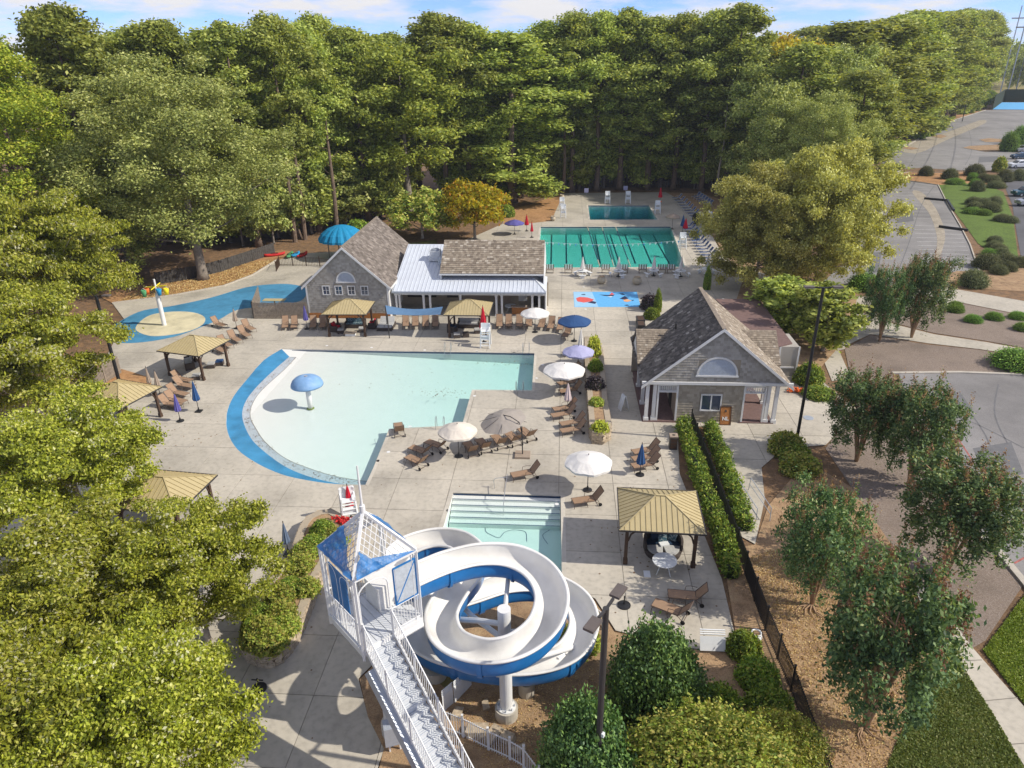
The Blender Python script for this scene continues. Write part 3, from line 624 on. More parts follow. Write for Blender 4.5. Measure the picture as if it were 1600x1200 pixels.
def window(par, x, y, z, w, h, panes=(2, 2), name='window'):
    """front-facing window (towards -Y): frame proud of the wall, panes set back"""
    f = MB(); t = .09
    f.box((x, y-.04, z-h/2-t/2), (w+2*t, .08, t)).box((x, y-.04, z+h/2+t/2), (w+2*t, .08, t)).box((x-w/2-t/2, y-.04, z), (t, .08, h-.002)).box((x+w/2+t/2, y-.04, z), (t, .08, h-.002))
    for i in range(1, panes[0]): f.box((x-w/2+w*i/panes[0], y-.035, z), (.035 if panes[1] > 1 else .09, .06, h-.004))
    for j in range(1, panes[1]): f.box((x, y-.03, z-h/2+h*j/panes[1]), (w-.004, .04, .03))
    fr = f.build(name, 'white_paint', par); MB().box((x, y-.008, z), (w, .012, h)).build('pane', 'window_glass', fr)
def arch(par, x, y, z, r, rz):
    """half-round louvred gable vent"""
    n = 20; f = MB(); o_ = [(x+math.cos(math.pi*k/n)*r, z+math.sin(math.pi*k/n)*rz) for k in range(n+1)]; i_ = [(x+math.cos(math.pi*k/n)*(r-.13), z+math.sin(math.pi*k/n)*(rz-.13)) for k in range(n+1)]
    for k in range(n): f.extr([(o_[k][0], y, o_[k][1]), (o_[k+1][0], y, o_[k+1][1]), (i_[k+1][0], y, i_[k+1][1]), (i_[k][0], y, i_[k][1])], (0, -.09, 0))
    f.box((x, y-.05, z-.06), (2*r+.1, .1, .12)); a = f.build('arched_frame', 'white_paint', par)
    MB().extr([(p[0], y-.005, p[1]) for p in i_], (0, -.012, 0)).build('louvre_back', 'louvre', a)
    s = MB(); k = .1
    while k < rz-.16:
        hw = (r-.14)*math.sqrt(max(0, 1-(k/(rz-.13))**2)); s.box((x, y-.035, z+k), (2*hw, .04, .035), rx=.5); k += .085
    s.build('louvre', 'louvre', a, kind='stuff')
def slope_roof(par, xe, xr, y0, y1, ze, zr, m, su=.2, sv=.19, holes=(), name='roof'):
    """one roof slope from eave x=xe up to ridge x=xr"""
    u = Vector((0, 1, 0)) if xe < xr else Vector((0, 1, 0)); v = Vector((xr-xe, 0, zr-ze)); h = v.length; v.normalize()
    n = v.cross(u) if xe > xr else u.cross(v)
    if n.z < 0: n = -n
    O = Vector((xe, y0, ze)); b = MB(); p = [O, O+u*(y1-y0), O+u*(y1-y0)+v*h, O+v*h]; b.extr([q-n*.01 for q in p], -n*.12)
    r = b.build(name, 'wood_grey', par); s = MB()
    shingles(s, O, u, v, n, lambda y: cut([(0, y1-y0)], holes, y), h, su, sv); s.build('shingle', m, r, kind='stuff'); return r
def gable_wall(par, x0, x1, y, z0, ze, xr, zr, holes, wm, th=.15, flip=False, zs=None, mesh_holes=()):
    """gable end facing the camera, shingled, with room left for openings"""
    b = MB()
    b.extr([(x0, y, z0), (x1, y, z0), (x1, y, ze), (xr, y, zr), (x0, y, ze)], (0, th, 0))
    w = b.build('gable_wall', 'beige_wall', par); s = MB()
    def rg(h):
        z = z0+h
        if z <= ze: iv = [(0, x1-x0)]
        else: k = (z-ze)/(zr-ze); iv = [((xr-x0)*k+.02, (x1-x0)-(x1-xr)*k-.02)] if k < .97 else []
        return cut(iv, [(a-z0, c-z0, d-x0, e-x0) for (a, c, d, e) in holes], h)
    shingles(s, (x0, y-.004, z0), (1, 0, 0), (0, 0, 1), (0, -1, 0), rg, zr-z0, .22, .2, .05, .002, .15); s.build('wall_shingle', wm, w, kind='stuff'); return w

# house on the left with the four small windows
h1 = thing('gabled_house', 'grey shingled gabled house with four small square windows under a half-round vent', 'house')
x0, x1, y0, y1, xm, ze, zr = -25.85, -17.4, 67.45, 81.6, -21.6, 3.62, 7.4
wx = [-23.75, -22.45, -21.15, -19.8]
gable_wall(h1, x0, x1, y0, 0, ze, xm, zr-.12, [(2.35, 3.55, a-.42, a+.42) for a in wx] + [(3.72, 4.9, xm-.95, xm+.95)], 'wall_shingles')
gable_wall(h1, x0, x1, y1-.2, 0, ze, xm, zr-.12, [], 'wall_shingles')
for a in wx: window(h1, a, y0, 2.95, .62, .82)
arch(h1, xm, y0, 3.86, 1.0, 1.05)
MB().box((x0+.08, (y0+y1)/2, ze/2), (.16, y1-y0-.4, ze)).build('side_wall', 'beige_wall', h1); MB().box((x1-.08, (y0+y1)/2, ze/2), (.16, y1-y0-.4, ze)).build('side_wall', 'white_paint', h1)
k_ = (zr-ze)/((x1-x0)/2)
slope_roof(h1, x1+.32, xm, y0-.28, y1+.2, ze-.32*k_, zr, 'roof_shingles', .34, .30)
slope_roof(h1, x0-.32, xm, y0-.28, y1+.2, ze-.32*k_, zr, 'roof_shingles', .34, .30)
MB().box((xm, (y0+y1)/2, zr+.02), (.28, y1-y0+.5, .05)).build('ridge_cap', 'wood_grey', h1)
for sx_, xe in ((-1, x0-.34), (1, x1+.34)):
    MB().extr([(xe, y0-.32, ze-.36*k_-.24), (xe, y0-.32, ze-.34*k_+.02), (xm, y0-.32, zr+.03), (xm, y0-.32, zr-.22)], (0, .05, 0)).build('rake_board', 'white_paint', h1)
    MB().box((xe, (y0+y1)/2, ze-.36*k_-.08), (.12, y1-y0+.5, .14)).build('gutter', 'white_paint', h1)
for xe in (x0+.06, x1-.06): MB().box((xe, y0-.035, 1.7), (.16, .05, 3.4)).build('corner_board', 'white_paint', h1)
MB().box(((x0+x1)/2, y0-.06, .28), (x1-x0, .1, .5)).build('base_board', 'wood_brown', h1)

# snack bar with the white metal porch roof and the shingled roof behind
h2 = thing('snack_bar_building', 'long low building with ribbed white metal porch roof and brown shingled roof behind', 'building')
mz = lambda y: 2.72+(y-68.0)*.27
b = MB(); XA, XB = -17.2, -1.55
def mplane(pts): return [Vector((x, y, mz(y))) for x, y in pts]
mr = MB().extr(mplane([(XA, 68), (XB, 68), (-3.4, 71.6), (-12.4, 71.6), (-12.4, 77.4), (XA, 77.4)]), (0, 0, -.09)).build('porch_roof', 'metal_roof', h2)
MB().extr([(XB, 68, mz(68)), (XB, 73.5, mz(68)), (-3.4, 71.6, mz(71.6))], (0, 0, -.09)).build('porch_roof', 'metal_roof', h2)
seam = None; x = XA+.2
while x < XB-.1:
    yb = 77.3 if x < -12.5 else (71.55 if x < -3.4 else 68+(XB-x)/(XB+3.4)*3.6)
    MB().bar((x, 67.98, mz(67.98)+.02), (x, yb, mz(yb)+.02), .035, .045).build('roof_seam', 'metal_roof', mr); x += .405
MB().bar((XB, 68, mz(68)+.03), (-3.4, 71.6, mz(71.6)+.03), .1, .06).build('hip_cap', 'white_metal', mr)
MB().box(((XA+XB)/2, 67.96, 2.6), (XB-XA, .1, .16)).build('gutter', 'grey_metal', h2)
MB().box(((XA+XB)/2, 68.35, 2.42), (XB-XA-.3, .2, .3)).build('porch_beam', 'white_paint', h2)
for px in (624, 629, 666, 676, 722.5, 777.5, 786, 832.5, 843):
    q = at(px, 489); c = MB().box((q.x, 68.4, 1.14), (.2, .2, 2.27)).box((q.x, 68.4, .12), (.3, .3, .24)).box((q.x, 68.4, 2.2), (.28, .28, .1)); c.build('porch_column', 'white_paint', h2)
MB().box((-9.2, 71.9, 1.3), (15.6, .15, 2.6)).build('back_wall', 'beige_wall', h2)
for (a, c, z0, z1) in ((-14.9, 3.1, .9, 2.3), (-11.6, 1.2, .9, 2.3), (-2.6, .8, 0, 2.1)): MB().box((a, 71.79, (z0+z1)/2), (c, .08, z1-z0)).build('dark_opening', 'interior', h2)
for (a, c) in ((-8.9, 2.6), (-6.3, 1.8)): MB().box((a, 71.79, 1.3), (c, .06, 1.9)).build('shutter_door', 'canvas_tan', h2)
MB().box((-4.1, 71.79, 1.2), (.9, .07, 1.3)).build('menu_board', 'white_paint', h2)
MB().box((-9.3, 70, .03), (15.4, 3.9, .05)).build('porch_floor', 'concrete', h2)
MB().box((-1.62, 71, 1.2), (.12, 5, 2.4)).build('side_wall', 'white_paint', h2)
# block with shingled roof
sl = MB().box((-7.15, 73.4, 3.0), (10.3, 3.2, 1.9)).build('upper_wall', 'white_paint', h2)
O = Vector((-12.55, 70.1, 4.0)); v_ = Vector((0, 4.1, 2.5)); hh = v_.length; v_.normalize(); n_ = Vector((0, -v_.z, v_.y))
r = MB().extr([O, O+Vector((10.7, 0, 0)), O+Vector((10.7, 0, 0))+v_*hh, O+v_*hh], -n_*.14).build('roof', 'wood_grey', h2)
s = MB(); shingles(s, O, (1, 0, 0), v_, n_, lambda y: [(0, 10.7)], hh, .3, .27, .04); s.build('shingle', 'roof_shingles_tan', r, kind='stuff')
O2 = O+v_*hh; r = MB().extr([O2, O2+Vector((10.7, 0, 0)), O2+Vector((10.7, 3.8, -2.4)), O2+Vector((0, 3.8, -2.4))], (0, -.05, -.12)).build('roof', 'roof_shingles', h2)
MB().box((-7.2, 70.08, 3.88), (10.8, .1, .16)).build('fascia_board', 'white_paint', h2)
for xe in (-12.5, -1.9): MB().extr([(xe, 70.2, 2.6), (xe, 77.8, 2.6), (xe, 77.8, 3.9), (xe, 74.2, 6.3), (xe, 70.2, 3.85)], (.1, 0, 0)).build('gable_wall', 'white_paint', h2)
hv = thing('rooftop_air_unit', 'white rooftop air conditioning unit with duct on the metal roof', 'air unit', (-13.6, 74.2, mz(74.2)))
MB().box((0, 0, .55), (1.1, 1.0, .9)).box((0, 0, .06), (1.3, 1.2, .2)).build('cabinet', 'white_metal', hv); MB().cyl((0, 0, 1.0), .4, .16, 16).build('fan_cowl', 'grey_metal', hv); MB().box((.9, -1.1, .22), (.8, 1.0, .7)).box((.9, -.3, .3), (.4, .8, .4)).build('duct', 'grey_metal', hv)

# bath house on the right
h3 = thing('bath_house', 'grey shingled house with dark shingle roof, arched vent, white columns and open passages', 'house')
x0, x1, y0, y1, xm, ze, zr = 6.0, 15.9, 45.75, 55.0, 10.98, 3.12, 7.2
kk = (zr-ze)/(xm-x0)
wl = MB().extr([(x0+.1, y0+.1, ze-.1), (x1-.1, y0+.1, ze-.1), (xm, y0+.1, zr-.2)], (0, .15, 0)).build('gable_wall', 'beige_wall', h3)
s = MB()
def rg(h):
    k = h/(zr-.2-ze); return cut([((xm-x0-.1)*k, (x1-x0-.2)-(x1-xm-.1)*k)] if k < .97 else [], [(.55, 1.85, xm-x0-.1-1.42, xm-x0-.1+1.42)], h)
shingles(s, (x0+.1, y0+.09, ze), (1, 0, 0), (0, 0, 1), (0, -1, 0), rg, zr-.2-ze, .22, .2, .05, .002, .15); s.build('wall_shingle', 'wall_shingles', wl, kind='stuff')
arch(h3, xm-.1, y0+.09, 3.72, 1.42, 1.4)
MB().box(((x0+x1)/2, y0+.02, ze-.02), (x1-x0+.5, .14, .2)).build('frieze_board', 'white_paint', h3)
wl = MB().box((10.6, y0+.33, 1.55), (4.6, .2, 3.1)).build('front_wall', 'beige_wall', h3); s = MB()
shingles(s, (8.3, y0+.22, 0), (1, 0, 0), (0, 0, 1), (0, -1, 0), lambda h: cut([(0, 4.6)], [(.8, 2.35, 1.6, 3.2)], h), 3.0, .22, .2, .05, .002, .15); s.build('wall_shingle', 'wall_shingles_tan', wl, kind='stuff')
for a, c in ((6.05, .85), (14.45, 1.3)): 
    wl = MB().box((a+c/2, y0+.33, 2.98), (c, .16, .26)).build('front_wall', 'beige_wall', h3)
window(h3, 10.7, y0+.2, 1.55, 1.3, 1.15, (2, 1))
for (a, c) in ((6.95, 8.3), (12.95, 14.4)):
    f = MB(); f.box((a, y0+.22, 1.45), (.12, .2, 2.9)).box((c, y0+.22, 1.45), (.12, .2, 2.9)).box(((a+c)/2, y0+.22, 2.88), (c-a-.12, .2, .1)).box(((a+c)/2, y0+.22, 2.36), (c-a-.12, .2, .07)); fr = f.build('doorway_frame', 'white_paint', h3)
    q = MB()
    for k in range(9): q.box((a+.12+(c-a-.24)*k/8, y0+.22, 2.61), (.04, .05, .42))
    for k in range(4): q.box(((a+c)/2, y0+.215, 2.46+k*.1), (c-a-.13, .03, .03))
    q.build('lattice', 'white_paint', fr, kind='stuff')
for (a, y) in ((6.2, y0+.25), (6.72, y0+.3), (6.2, 48.6), (6.2, 51.7), (14.65, y0+.3), (15.2, y0+.25), (15.2, 49), (15.2, 52)):
    MB().box((a, y, 1.5), (.24, .24, 3.0)).box((a, y, .14), (.36, .36, .28)).build('porch_column', 'white_paint', h3)
for (a, w) in ((8.35, .14), (12.88, .14)): MB().box((a, 50.6, 1.5), (w, 8.9, 3.0)).build('side_wall', 'canvas_tan', h3)
MB().box((10.6, 54.8, 1.5), (9.4, .14, 3.0)).build('rear_wall', 'beige_wall', h3)
for a in (7.2, 14.0): MB().box((a, 50.3, .045), (2.4, 9.0, .06)).build('passage_floor', 'paver_brown', h3)
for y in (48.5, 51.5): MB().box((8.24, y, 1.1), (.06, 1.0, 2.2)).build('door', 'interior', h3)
MB().box((xm, 50.3, ze-.05), (9.6, 8.8, .06)).build('ceiling', 'white_paint', h3)
dmL = (49.05, 53.5); dz = (3.25, 5.05)
slope_roof(h3, x0-.28, xm, y0-.12, y1+.2, ze-.28*kk, zr, 'roof_shingles_shaded', .24, .24)
slope_roof(h3, x1+.28, xm, y0-.12, y1+.2, ze-.28*kk, zr, 'roof_shingles_tan', .28, .26)  # lighter copy on the sunny slope: sunlight put in the colour
MB().box((xm, (y0+y1)/2, zr+.02), (.3, y1-y0+.3, .06)).build('ridge_cap', 'wood_grey', h3)
for xe in (x0-.3, x1+.3):
    MB().extr([(xe, y0-.16, ze-.3*kk-.2), (xe, y0-.16, ze-.3*kk+.03), (xm, y0-.16, zr+.05), (xm, y0-.16, zr-.18)], (0, .05, 0)).build('rake_board', 'white_paint', h3)
for sg, xe in ((1, x0-.28), (-1, x1+.28)):   # cross-gable dormers
    ym, hw, zt = 51.4, 2.35, 5.05; zb = 3.15
    xin = xm - sg*(zr-zt)/kk; xlo = xm - sg*(zr-zb)/kk
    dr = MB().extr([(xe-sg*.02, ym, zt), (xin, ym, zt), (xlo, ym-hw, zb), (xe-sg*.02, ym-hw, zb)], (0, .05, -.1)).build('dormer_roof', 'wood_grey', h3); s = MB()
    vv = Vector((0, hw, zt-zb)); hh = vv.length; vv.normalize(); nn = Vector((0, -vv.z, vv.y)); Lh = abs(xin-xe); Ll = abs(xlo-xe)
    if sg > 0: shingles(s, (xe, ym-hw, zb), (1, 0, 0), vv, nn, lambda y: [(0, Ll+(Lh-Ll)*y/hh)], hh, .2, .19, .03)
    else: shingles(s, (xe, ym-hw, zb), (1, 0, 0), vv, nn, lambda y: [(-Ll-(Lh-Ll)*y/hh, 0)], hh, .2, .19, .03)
    s.build('shingle', 'roof_shingles_tan', dr, kind='stuff')  # lit dormer face takes the lighter copy, the rear face the darker
    dr = MB().extr([(xe-sg*.02, ym, zt), (xin, ym, zt), (xlo, ym+hw, zb), (xe-sg*.02, ym+hw, zb)], (0, -.05, -.1)).build('dormer_roof', 'roof_shingles_shaded', h3)
    MB().extr([(xe+sg*.12, ym-hw+.1, zb-.1), (xe+sg*.12, ym+hw-.1, zb-.1), (xe+sg*.12, ym, zt-.12)], (sg*.1, 0, 0)).build('dormer_gable', 'white_paint', h3)
vp = MB().cyl((8.6, 50.8, 5.2), .06, .5, 8).build('roof_vent_pipe', 'black_metal', h3)
# pergola canopy and small shed behind it on the right
pg_ = thing('dark_trellis_canopy', 'dark flat trellis canopy behind the bath house', 'canopy')
pa = [at(1130, 466, 2.6), at(1185, 467, 2.6), at(1240, 535, 2.6), at(1190, 540, 2.6)]
MB().extr([tuple(p) for p in (at(1118, 467, 2.7), at(1186, 467, 2.7), at(1238, 536, 2.7), at(1200, 545, 2.7))], (0, 0, -.1)).build('roof_panel', 'paver_brown', pg_)
for p in pa: MB().box((p.x, p.y, 1.28), (.12, .12, 2.55)).build('post', 'white_paint', pg_)
sh = thing('small_white_shed', 'small shingled shed end with white corner boards beside the bath house', 'shed'); p = at(1232, 588)
MB().box((p.x-.3, p.y+1.5, 1.3), (1.6, 3.0, 2.6)).build('wall', 'wall_shingles', sh); MB().box((p.x+.5, p.y-.02, 1.3), (.14, .06, 2.62)).box((p.x-1.0, p.y-.02, 1.3), (.14, .06, 2.62)).box((p.x-.3, p.y-.03, .8), (1.2, .06, .12)).build('corner_board', 'white_paint', sh)

# ------------------------------------------------------------ gazebos
def gazebo(label, fl, fr, W, D, group=None, zr=3.25, h=2.2, curtains=True, first=[None]):
    c = (at(*fl)+at(*fr))/2; dx = at(*fr)-at(*fl); rz = math.atan2(dx.y, dx.x)
    if first[0] and first[0]['w'] == (W, D): return dup(first[0]['o'], c, rz, label)
    t = thing('gazebo', label, 'gazebo', c, rz, 'tan roofed gazebos round the pool'); first[0] = dict(o=t, w=(W, D))
    for x in (-W/2, W/2):
        for y in (0, D): MB().box((x, y, h/2), (.17, .17, h)).box((x, y, .15), (.23, .23, .3)).build('post', 'wood_dark', t)
    for y in (0, D): MB().box((0, y, h+.08), (W+.3, .1, .17)).build('beam', 'wood_dark', t)
    for x in (-W/2, W/2): MB().box((x, D/2, h+.077), (.1, D-.12, .16)).build('beam', 'wood_dark', t)
    for x, sg in ((-W/2, 1), (W/2, -1)):
        for y, sy_ in ((0, 1), (D, -1)):
            pts = [(x+sg*.08, y, h-.75), (x+sg*.2, y, h-.35), (x+sg*.55, y, h-.02)]; MB().tube(pts, .05, 5).build('brace', 'wood_dark', t)
            MB().tube([(x, y+sy_*.08, h-.75), (x, y+sy_*.2, h-.35), (x, y+sy_*.55, h-.02)], .05, 5).build('brace', 'wood_dark', t)
    o = .42; e = [(-W/2-o, -o, h+.14), (W/2+o, -o, h+.14), (W/2+o, D+o, h+.14), (-W/2-o, D+o, h+.14)]; rl = .25
    r0, r1 = (-rl, D/2, zr), (rl, D/2, zr); b = MB()
    for f in ([e[0], e[1], r1, r0], [e[1], e[2], r1], [e[2], e[3], r0, r1], [e[3], e[0], r0]): b.add(f+[], [tuple(range(len(f)))])
    rf = b.build('roof', 'gazebo_roof', t)
    MB().add([(*q[:2], h+.12) for q in e], [(3, 2, 1, 0)]).build('roof_underside', 'wood_dark', rf)
    f = MB()
    for i in range(4): f.bar(e[i], e[(i+1) % 4], .05, .08)
    f.build('roof_edge', 'bronze', rf)
    f = MB()
    for i, q in enumerate((r0, r1, r1, r0)): f.bar(Vector(e[i])+Vector((0, 0, .02)), Vector(q)+Vector((0, 0, .02)), .07, .03)
    f.bar(Vector(r0)+Vector((0, 0, .03)), Vector(r1)+Vector((0, 0, .03)), .1, .04); f.build('hip_trim', 'gazebo_roof', rf)
    f = MB()
    def ribs(a, c_, q0, q1, n):
        a, c_, q0, q1 = map(Vector, (a, c_, q0, q1)); nrm = (c_-a).cross(q0-a).normalized(); nrm = nrm if nrm.z > 0 else -nrm
        up_ = (q0+q1)/2-(a+c_)/2; ln = (c_-a).length; d = (c_-a)/ln; f0 = (q0-a).dot(d)/ln; f1 = (q1-a).dot(d)/ln
        for k in range(1, n):
            s_ = k/n; p = a+(c_-a)*s_; t_ = min(1, s_/f0 if f0 > 0 else 1, (1-s_)/(1-f1) if f1 < 1 else 1); upv = up_ - d*up_.dot(d)
            if t_ > .04: f.bar(p+nrm*.012, p+upv*t_+nrm*.012, .018, .03)
    ribs(e[0], e[1], r0, r1, 16); ribs(e[1], e[2], r1, r1, 13); ribs(e[2], e[3], r1, r0, 16); ribs(e[3], e[0], r0, r0, 13)
    f.build('roof_rib', 'rib_tan', rf, kind='stuff')
    return t
gazebo('tan metal roofed gazebo over the round daybed beside the right hedge', (976, 880), (1083, 886), 3.45, 3.1)
gazebo('tan roofed gazebo with red cushions in front of the four small windows', (511, 526), (575, 526), 3.45, 3.1)
gazebo('tan roofed gazebo beside the blue shade sail behind the red lifeguard umbrella', (696, 527), (766, 528), 3.45, 3.1)
p = at(324, 595); q = at(261, 586)
gazebo('tan roofed gazebo standing alone left of the beach entry', (261, 586), (324, 595), 3.45, 3.1)
g5 = gazebo('tan roofed gazebo half hidden by leaves below the lone gazebo', (137, 668), (205, 682), 3.45, 3.1)
g6 = gazebo('tan roofed gazebo mostly hidden behind foreground branches', (196, 842), (290, 852), 3.45, 3.1)
sl_ = thing('shade_sail', 'slack slate blue shade sail stretched between two gazebos', 'shade sail')
a, b_, c, d = at(605, 491, 2.4), at(688, 491.5, 2.4), at(692, 479, 2.4), at(602, 477, 2.4); n = 8; m_ = MB()
for j in range(n+1):
    for i in range(n+1):
        u, v = i/n, j/n; p = a*(1-u)*(1-v)+b_*u*(1-v)+c*u*v+d*(1-u)*v; p.z -= .5*math.sin(math.pi*u)*(.4+.6*math.sin(math.pi*v)); p.y += .35*math.sin(math.pi*u)*(1-2*v); m_.v.append(tuple(p))
m_.f = [(j*(n+1)+i, j*(n+1)+i+1, (j+1)*(n+1)+i+1, (j+1)*(n+1)+i) for j in range(n) for i in range(n)]; m_.build('sail_cloth', 'sail', sl_, smooth=True)
MB().cyl((a.x, a.y, 0), .05, 2.4, 8).cyl((d.x, d.y, 0), .05, 2.4, 8).build('sail_post', 'bronze', sl_)

# ------------------------------------------------------------ loungers
def make_lounger(label, seat='sling', frame='frame_bronze', loc=(0, 0, 0), rz=0, group=None, wheels=True):
    t = thing('sun_lounger', label, 'sun lounger', loc, rz, group)
    w, zs = .64, .36; ba = R(52); L_ = .8; hx = math.cos(ba)*L_; hz = math.sin(ba)*L_
    s = MB(); 
    for k in range(6): s.add([], [])
    s.box((0, -.32, zs), (w-.06, 1.28, .022)).build('seat_sling', seat, t)
    MB().extr([(-w/2+.03, .34, zs), (w/2-.03, .34, zs), (w/2-.03, .34+hx, zs+hz), (-w/2+.03, .34+hx, zs+hz)], (0, .02, -.012)).build('back_sling', seat if seat != 'sling' else 'sling', t)
    f = MB()
    for x in (-w/2, w/2): f.tube([(x, -.97, zs-.02), (x, .36, zs)], .02, 5).tube([(x, .34, zs), (x, .34+hx, zs+hz)], .02, 5).tube([(x, -.9, zs), (x*1.03, -.95, 0)], .018, 5).tube([(x, .3, zs), (x*1.03, .62, .1)], .018, 5).tube([(x, -.2, zs), (x*1.02, -.12, .0)], .015, 5)
    for (y, z) in ((-.97, zs-.02), (.34, zs), (.34+hx, zs+hz), (.62, .1)): f.tube([(-w/2, y, z), (w/2, y, z)], .018, 5)
    f.build('frame', frame, t)
    for x in (-w/2-.03, w/2+.03): MB().tube([(x, -.15, zs), (x, -.12, zs+.24), (x, .1, zs+.27), (x, .42, zs+.22)], .016, 5).build('armrest', frame, t)
    if wheels:
        for x in (-w/2-.06, w/2+.06): MB().tube([(x-.02, .62, .11), (x+.02, .62, .11)], .11, 12).build('wheel', 'rubber', t)
    return t
L0 = make_lounger('proto', 'sling', 'frame_bronze', (0, 0, -50)); LB = make_lounger('proto', 'sling_blue', 'white_metal', (0, 0, -50), wheels=False)
used = {L0: False, LB: False}
def lounger(foot, head, label, group, proto=None):
    proto = proto or L0; a, c = at(*foot), at(*head); d = c-a; loc = (a+c)/2; loc.z = .004; rz = math.atan2(d.y, d.x)-math.pi/2
    if not used[proto]:
        used[proto] = True; KIDS(proto); [KIDS(k) for k in KIDS(proto)]; proto.location = loc; proto.rotation_euler.z = rz; proto['label'] = label; proto['group'] = group; return proto
    return dup(proto, loc, rz, label, group)
G = 'brown sling loungers along the grey house wall'
for k, x in enumerate((447, 461)): lounger((x-3, 523), (x+2, 501), f'brown sling lounger by the wooden screen fence, {ORD[k]} from the left', G)
for k, x in enumerate((491, 506)): lounger((x-3, 522), (x+1, 501), f'brown sling lounger between dark umbrella and red-cushioned gazebo, {ORD[k]} from the left', G)
for k, x in enumerate((635, 650, 666, 681)): lounger((x-1, 521), (x, 499), f'brown sling lounger under the blue shade sail, {ORD[k]} from the left', 'brown loungers under the shade sail')
for k, x in enumerate((781, 795.5, 812, 827)): lounger((x-1, 521), (x, 499), f'brown sling lounger between red lifeguard umbrella and white umbrella, {ORD[k]} from the left', 'brown loungers along the back of the pool')
for k, (f, h) in enumerate((((842, 523), (851, 500)), ((857, 524), (865, 502)), ((872, 527), (879, 504)), ((878, 537), (893, 515)))): lounger(f, h, f'angled brown sling lounger left of the dark blue umbrella, {ORD[k]} from the left', 'brown loungers along the back of the pool')
for k, (f, h) in enumerate((((357, 515), (329, 507)), ((402, 523), (377, 510)), ((396, 534), (370, 519)), ((381, 541), (355, 527)), ((366, 548), (340, 536)), ((356, 556), (332, 545)))): lounger(f, h, f'brown sling lounger beside the splash pad, {ORD[k]} from the back', 'brown loungers between splash pad and lone gazebo')
for k, (f, h) in enumerate((((308, 602), (264, 594)), ((311, 611), (267, 603)), ((301, 624), (258, 615)), ((298, 636), (255, 625)), ((289, 641), (246, 633)))): lounger(f, h, f'brown sling lounger near the closed navy umbrella, {ORD[k]} from the back', 'brown loungers below the lone gazebo')
for k, y in enumerate((558, 588, 595, 606, 618, 646, 656, 669, 680)): x = (876, 872, 871, 870, 873, 864, 862, 876, 877)[k]; lounger((x, y), (x+38, y-6), f'brown sling lounger backed against the raised planting bed, {ORD[k]} from the back', 'brown loungers facing the pool in front of the raised bed')
for k, (f, h) in enumerate((((622, 667), (626, 687)), ((640, 721), (665, 733)), ((646, 706), (672, 716)), ((670, 697), (697, 707)), ((730, 699), (742, 717)), ((749, 694), (762, 711)), ((774, 688), (787, 704)), ((795, 684), (810, 699)), ((816, 678), (832, 691)))):
    lounger(f, h, ('lone brown lounger at the corner of the water beside the grab rails', 'lowest brown lounger of the cluster left of the small cream umbrella', 'middle brown lounger of the cluster left of the small cream umbrella', 'upper brown lounger just left of the small cream umbrella', 'leftmost lounger of the tight row right of the cream umbrella', 'second lounger from the left in the tight row under the taupe umbrella', 'third lounger from the left in the tight row under the taupe umbrella', 'fourth lounger from the left, left of the taupe umbrella weight', 'rightmost lounger of the tight row, behind the taupe umbrella pole')[k], 'brown loungers in the middle of the deck')
lounger((799, 750), (845, 742), 'single brown lounger at the back edge of the slide pool', 'single loungers by the slide pool'); lounger((893, 791), (945, 784), 'single brown lounger right of the slide pool', 'single loungers by the slide pool')
for k, y in enumerate((714, 725, 736)): lounger((985, y), (1033, y-8), f'brown lounger behind the near gazebo, {ORD[k]} from the back', 'three loungers behind the near gazebo')
lounger((1044, 936), (1106, 942), 'farther of two brown loungers on the shaded deck by the big holly', 'two loungers by the holly'); lounger((1022, 950), (1080, 972), 'nearer of two brown loungers, partly behind the big holly', 'two loungers by the holly')
for k in range(14): x = 1062+k*3.3; y = 357+k*4.6; lounger((x, y), (x+24, y-1), f'blue sling lounger in the row along the lap pool, {ORD[k]} from the back', 'blue loungers along the lap pool', LB)
for k in range(9): x = 1048+k*4.2; y = 312+k*4.2; lounger((x, y), (x+20, y-1), f'blue sling lounger beside the diving pool, {ORD[k]} from the back', 'blue loungers beside the diving pool', LB)
for k in range(6): x = 1081+k*3.8; y = 309+k*2.6; lounger((x, y+1), (x+14, y-1), f'blue sling lounger stacked on the slope behind the diving pool, {ORD[k]} from the back', 'blue loungers on the slope', LB)

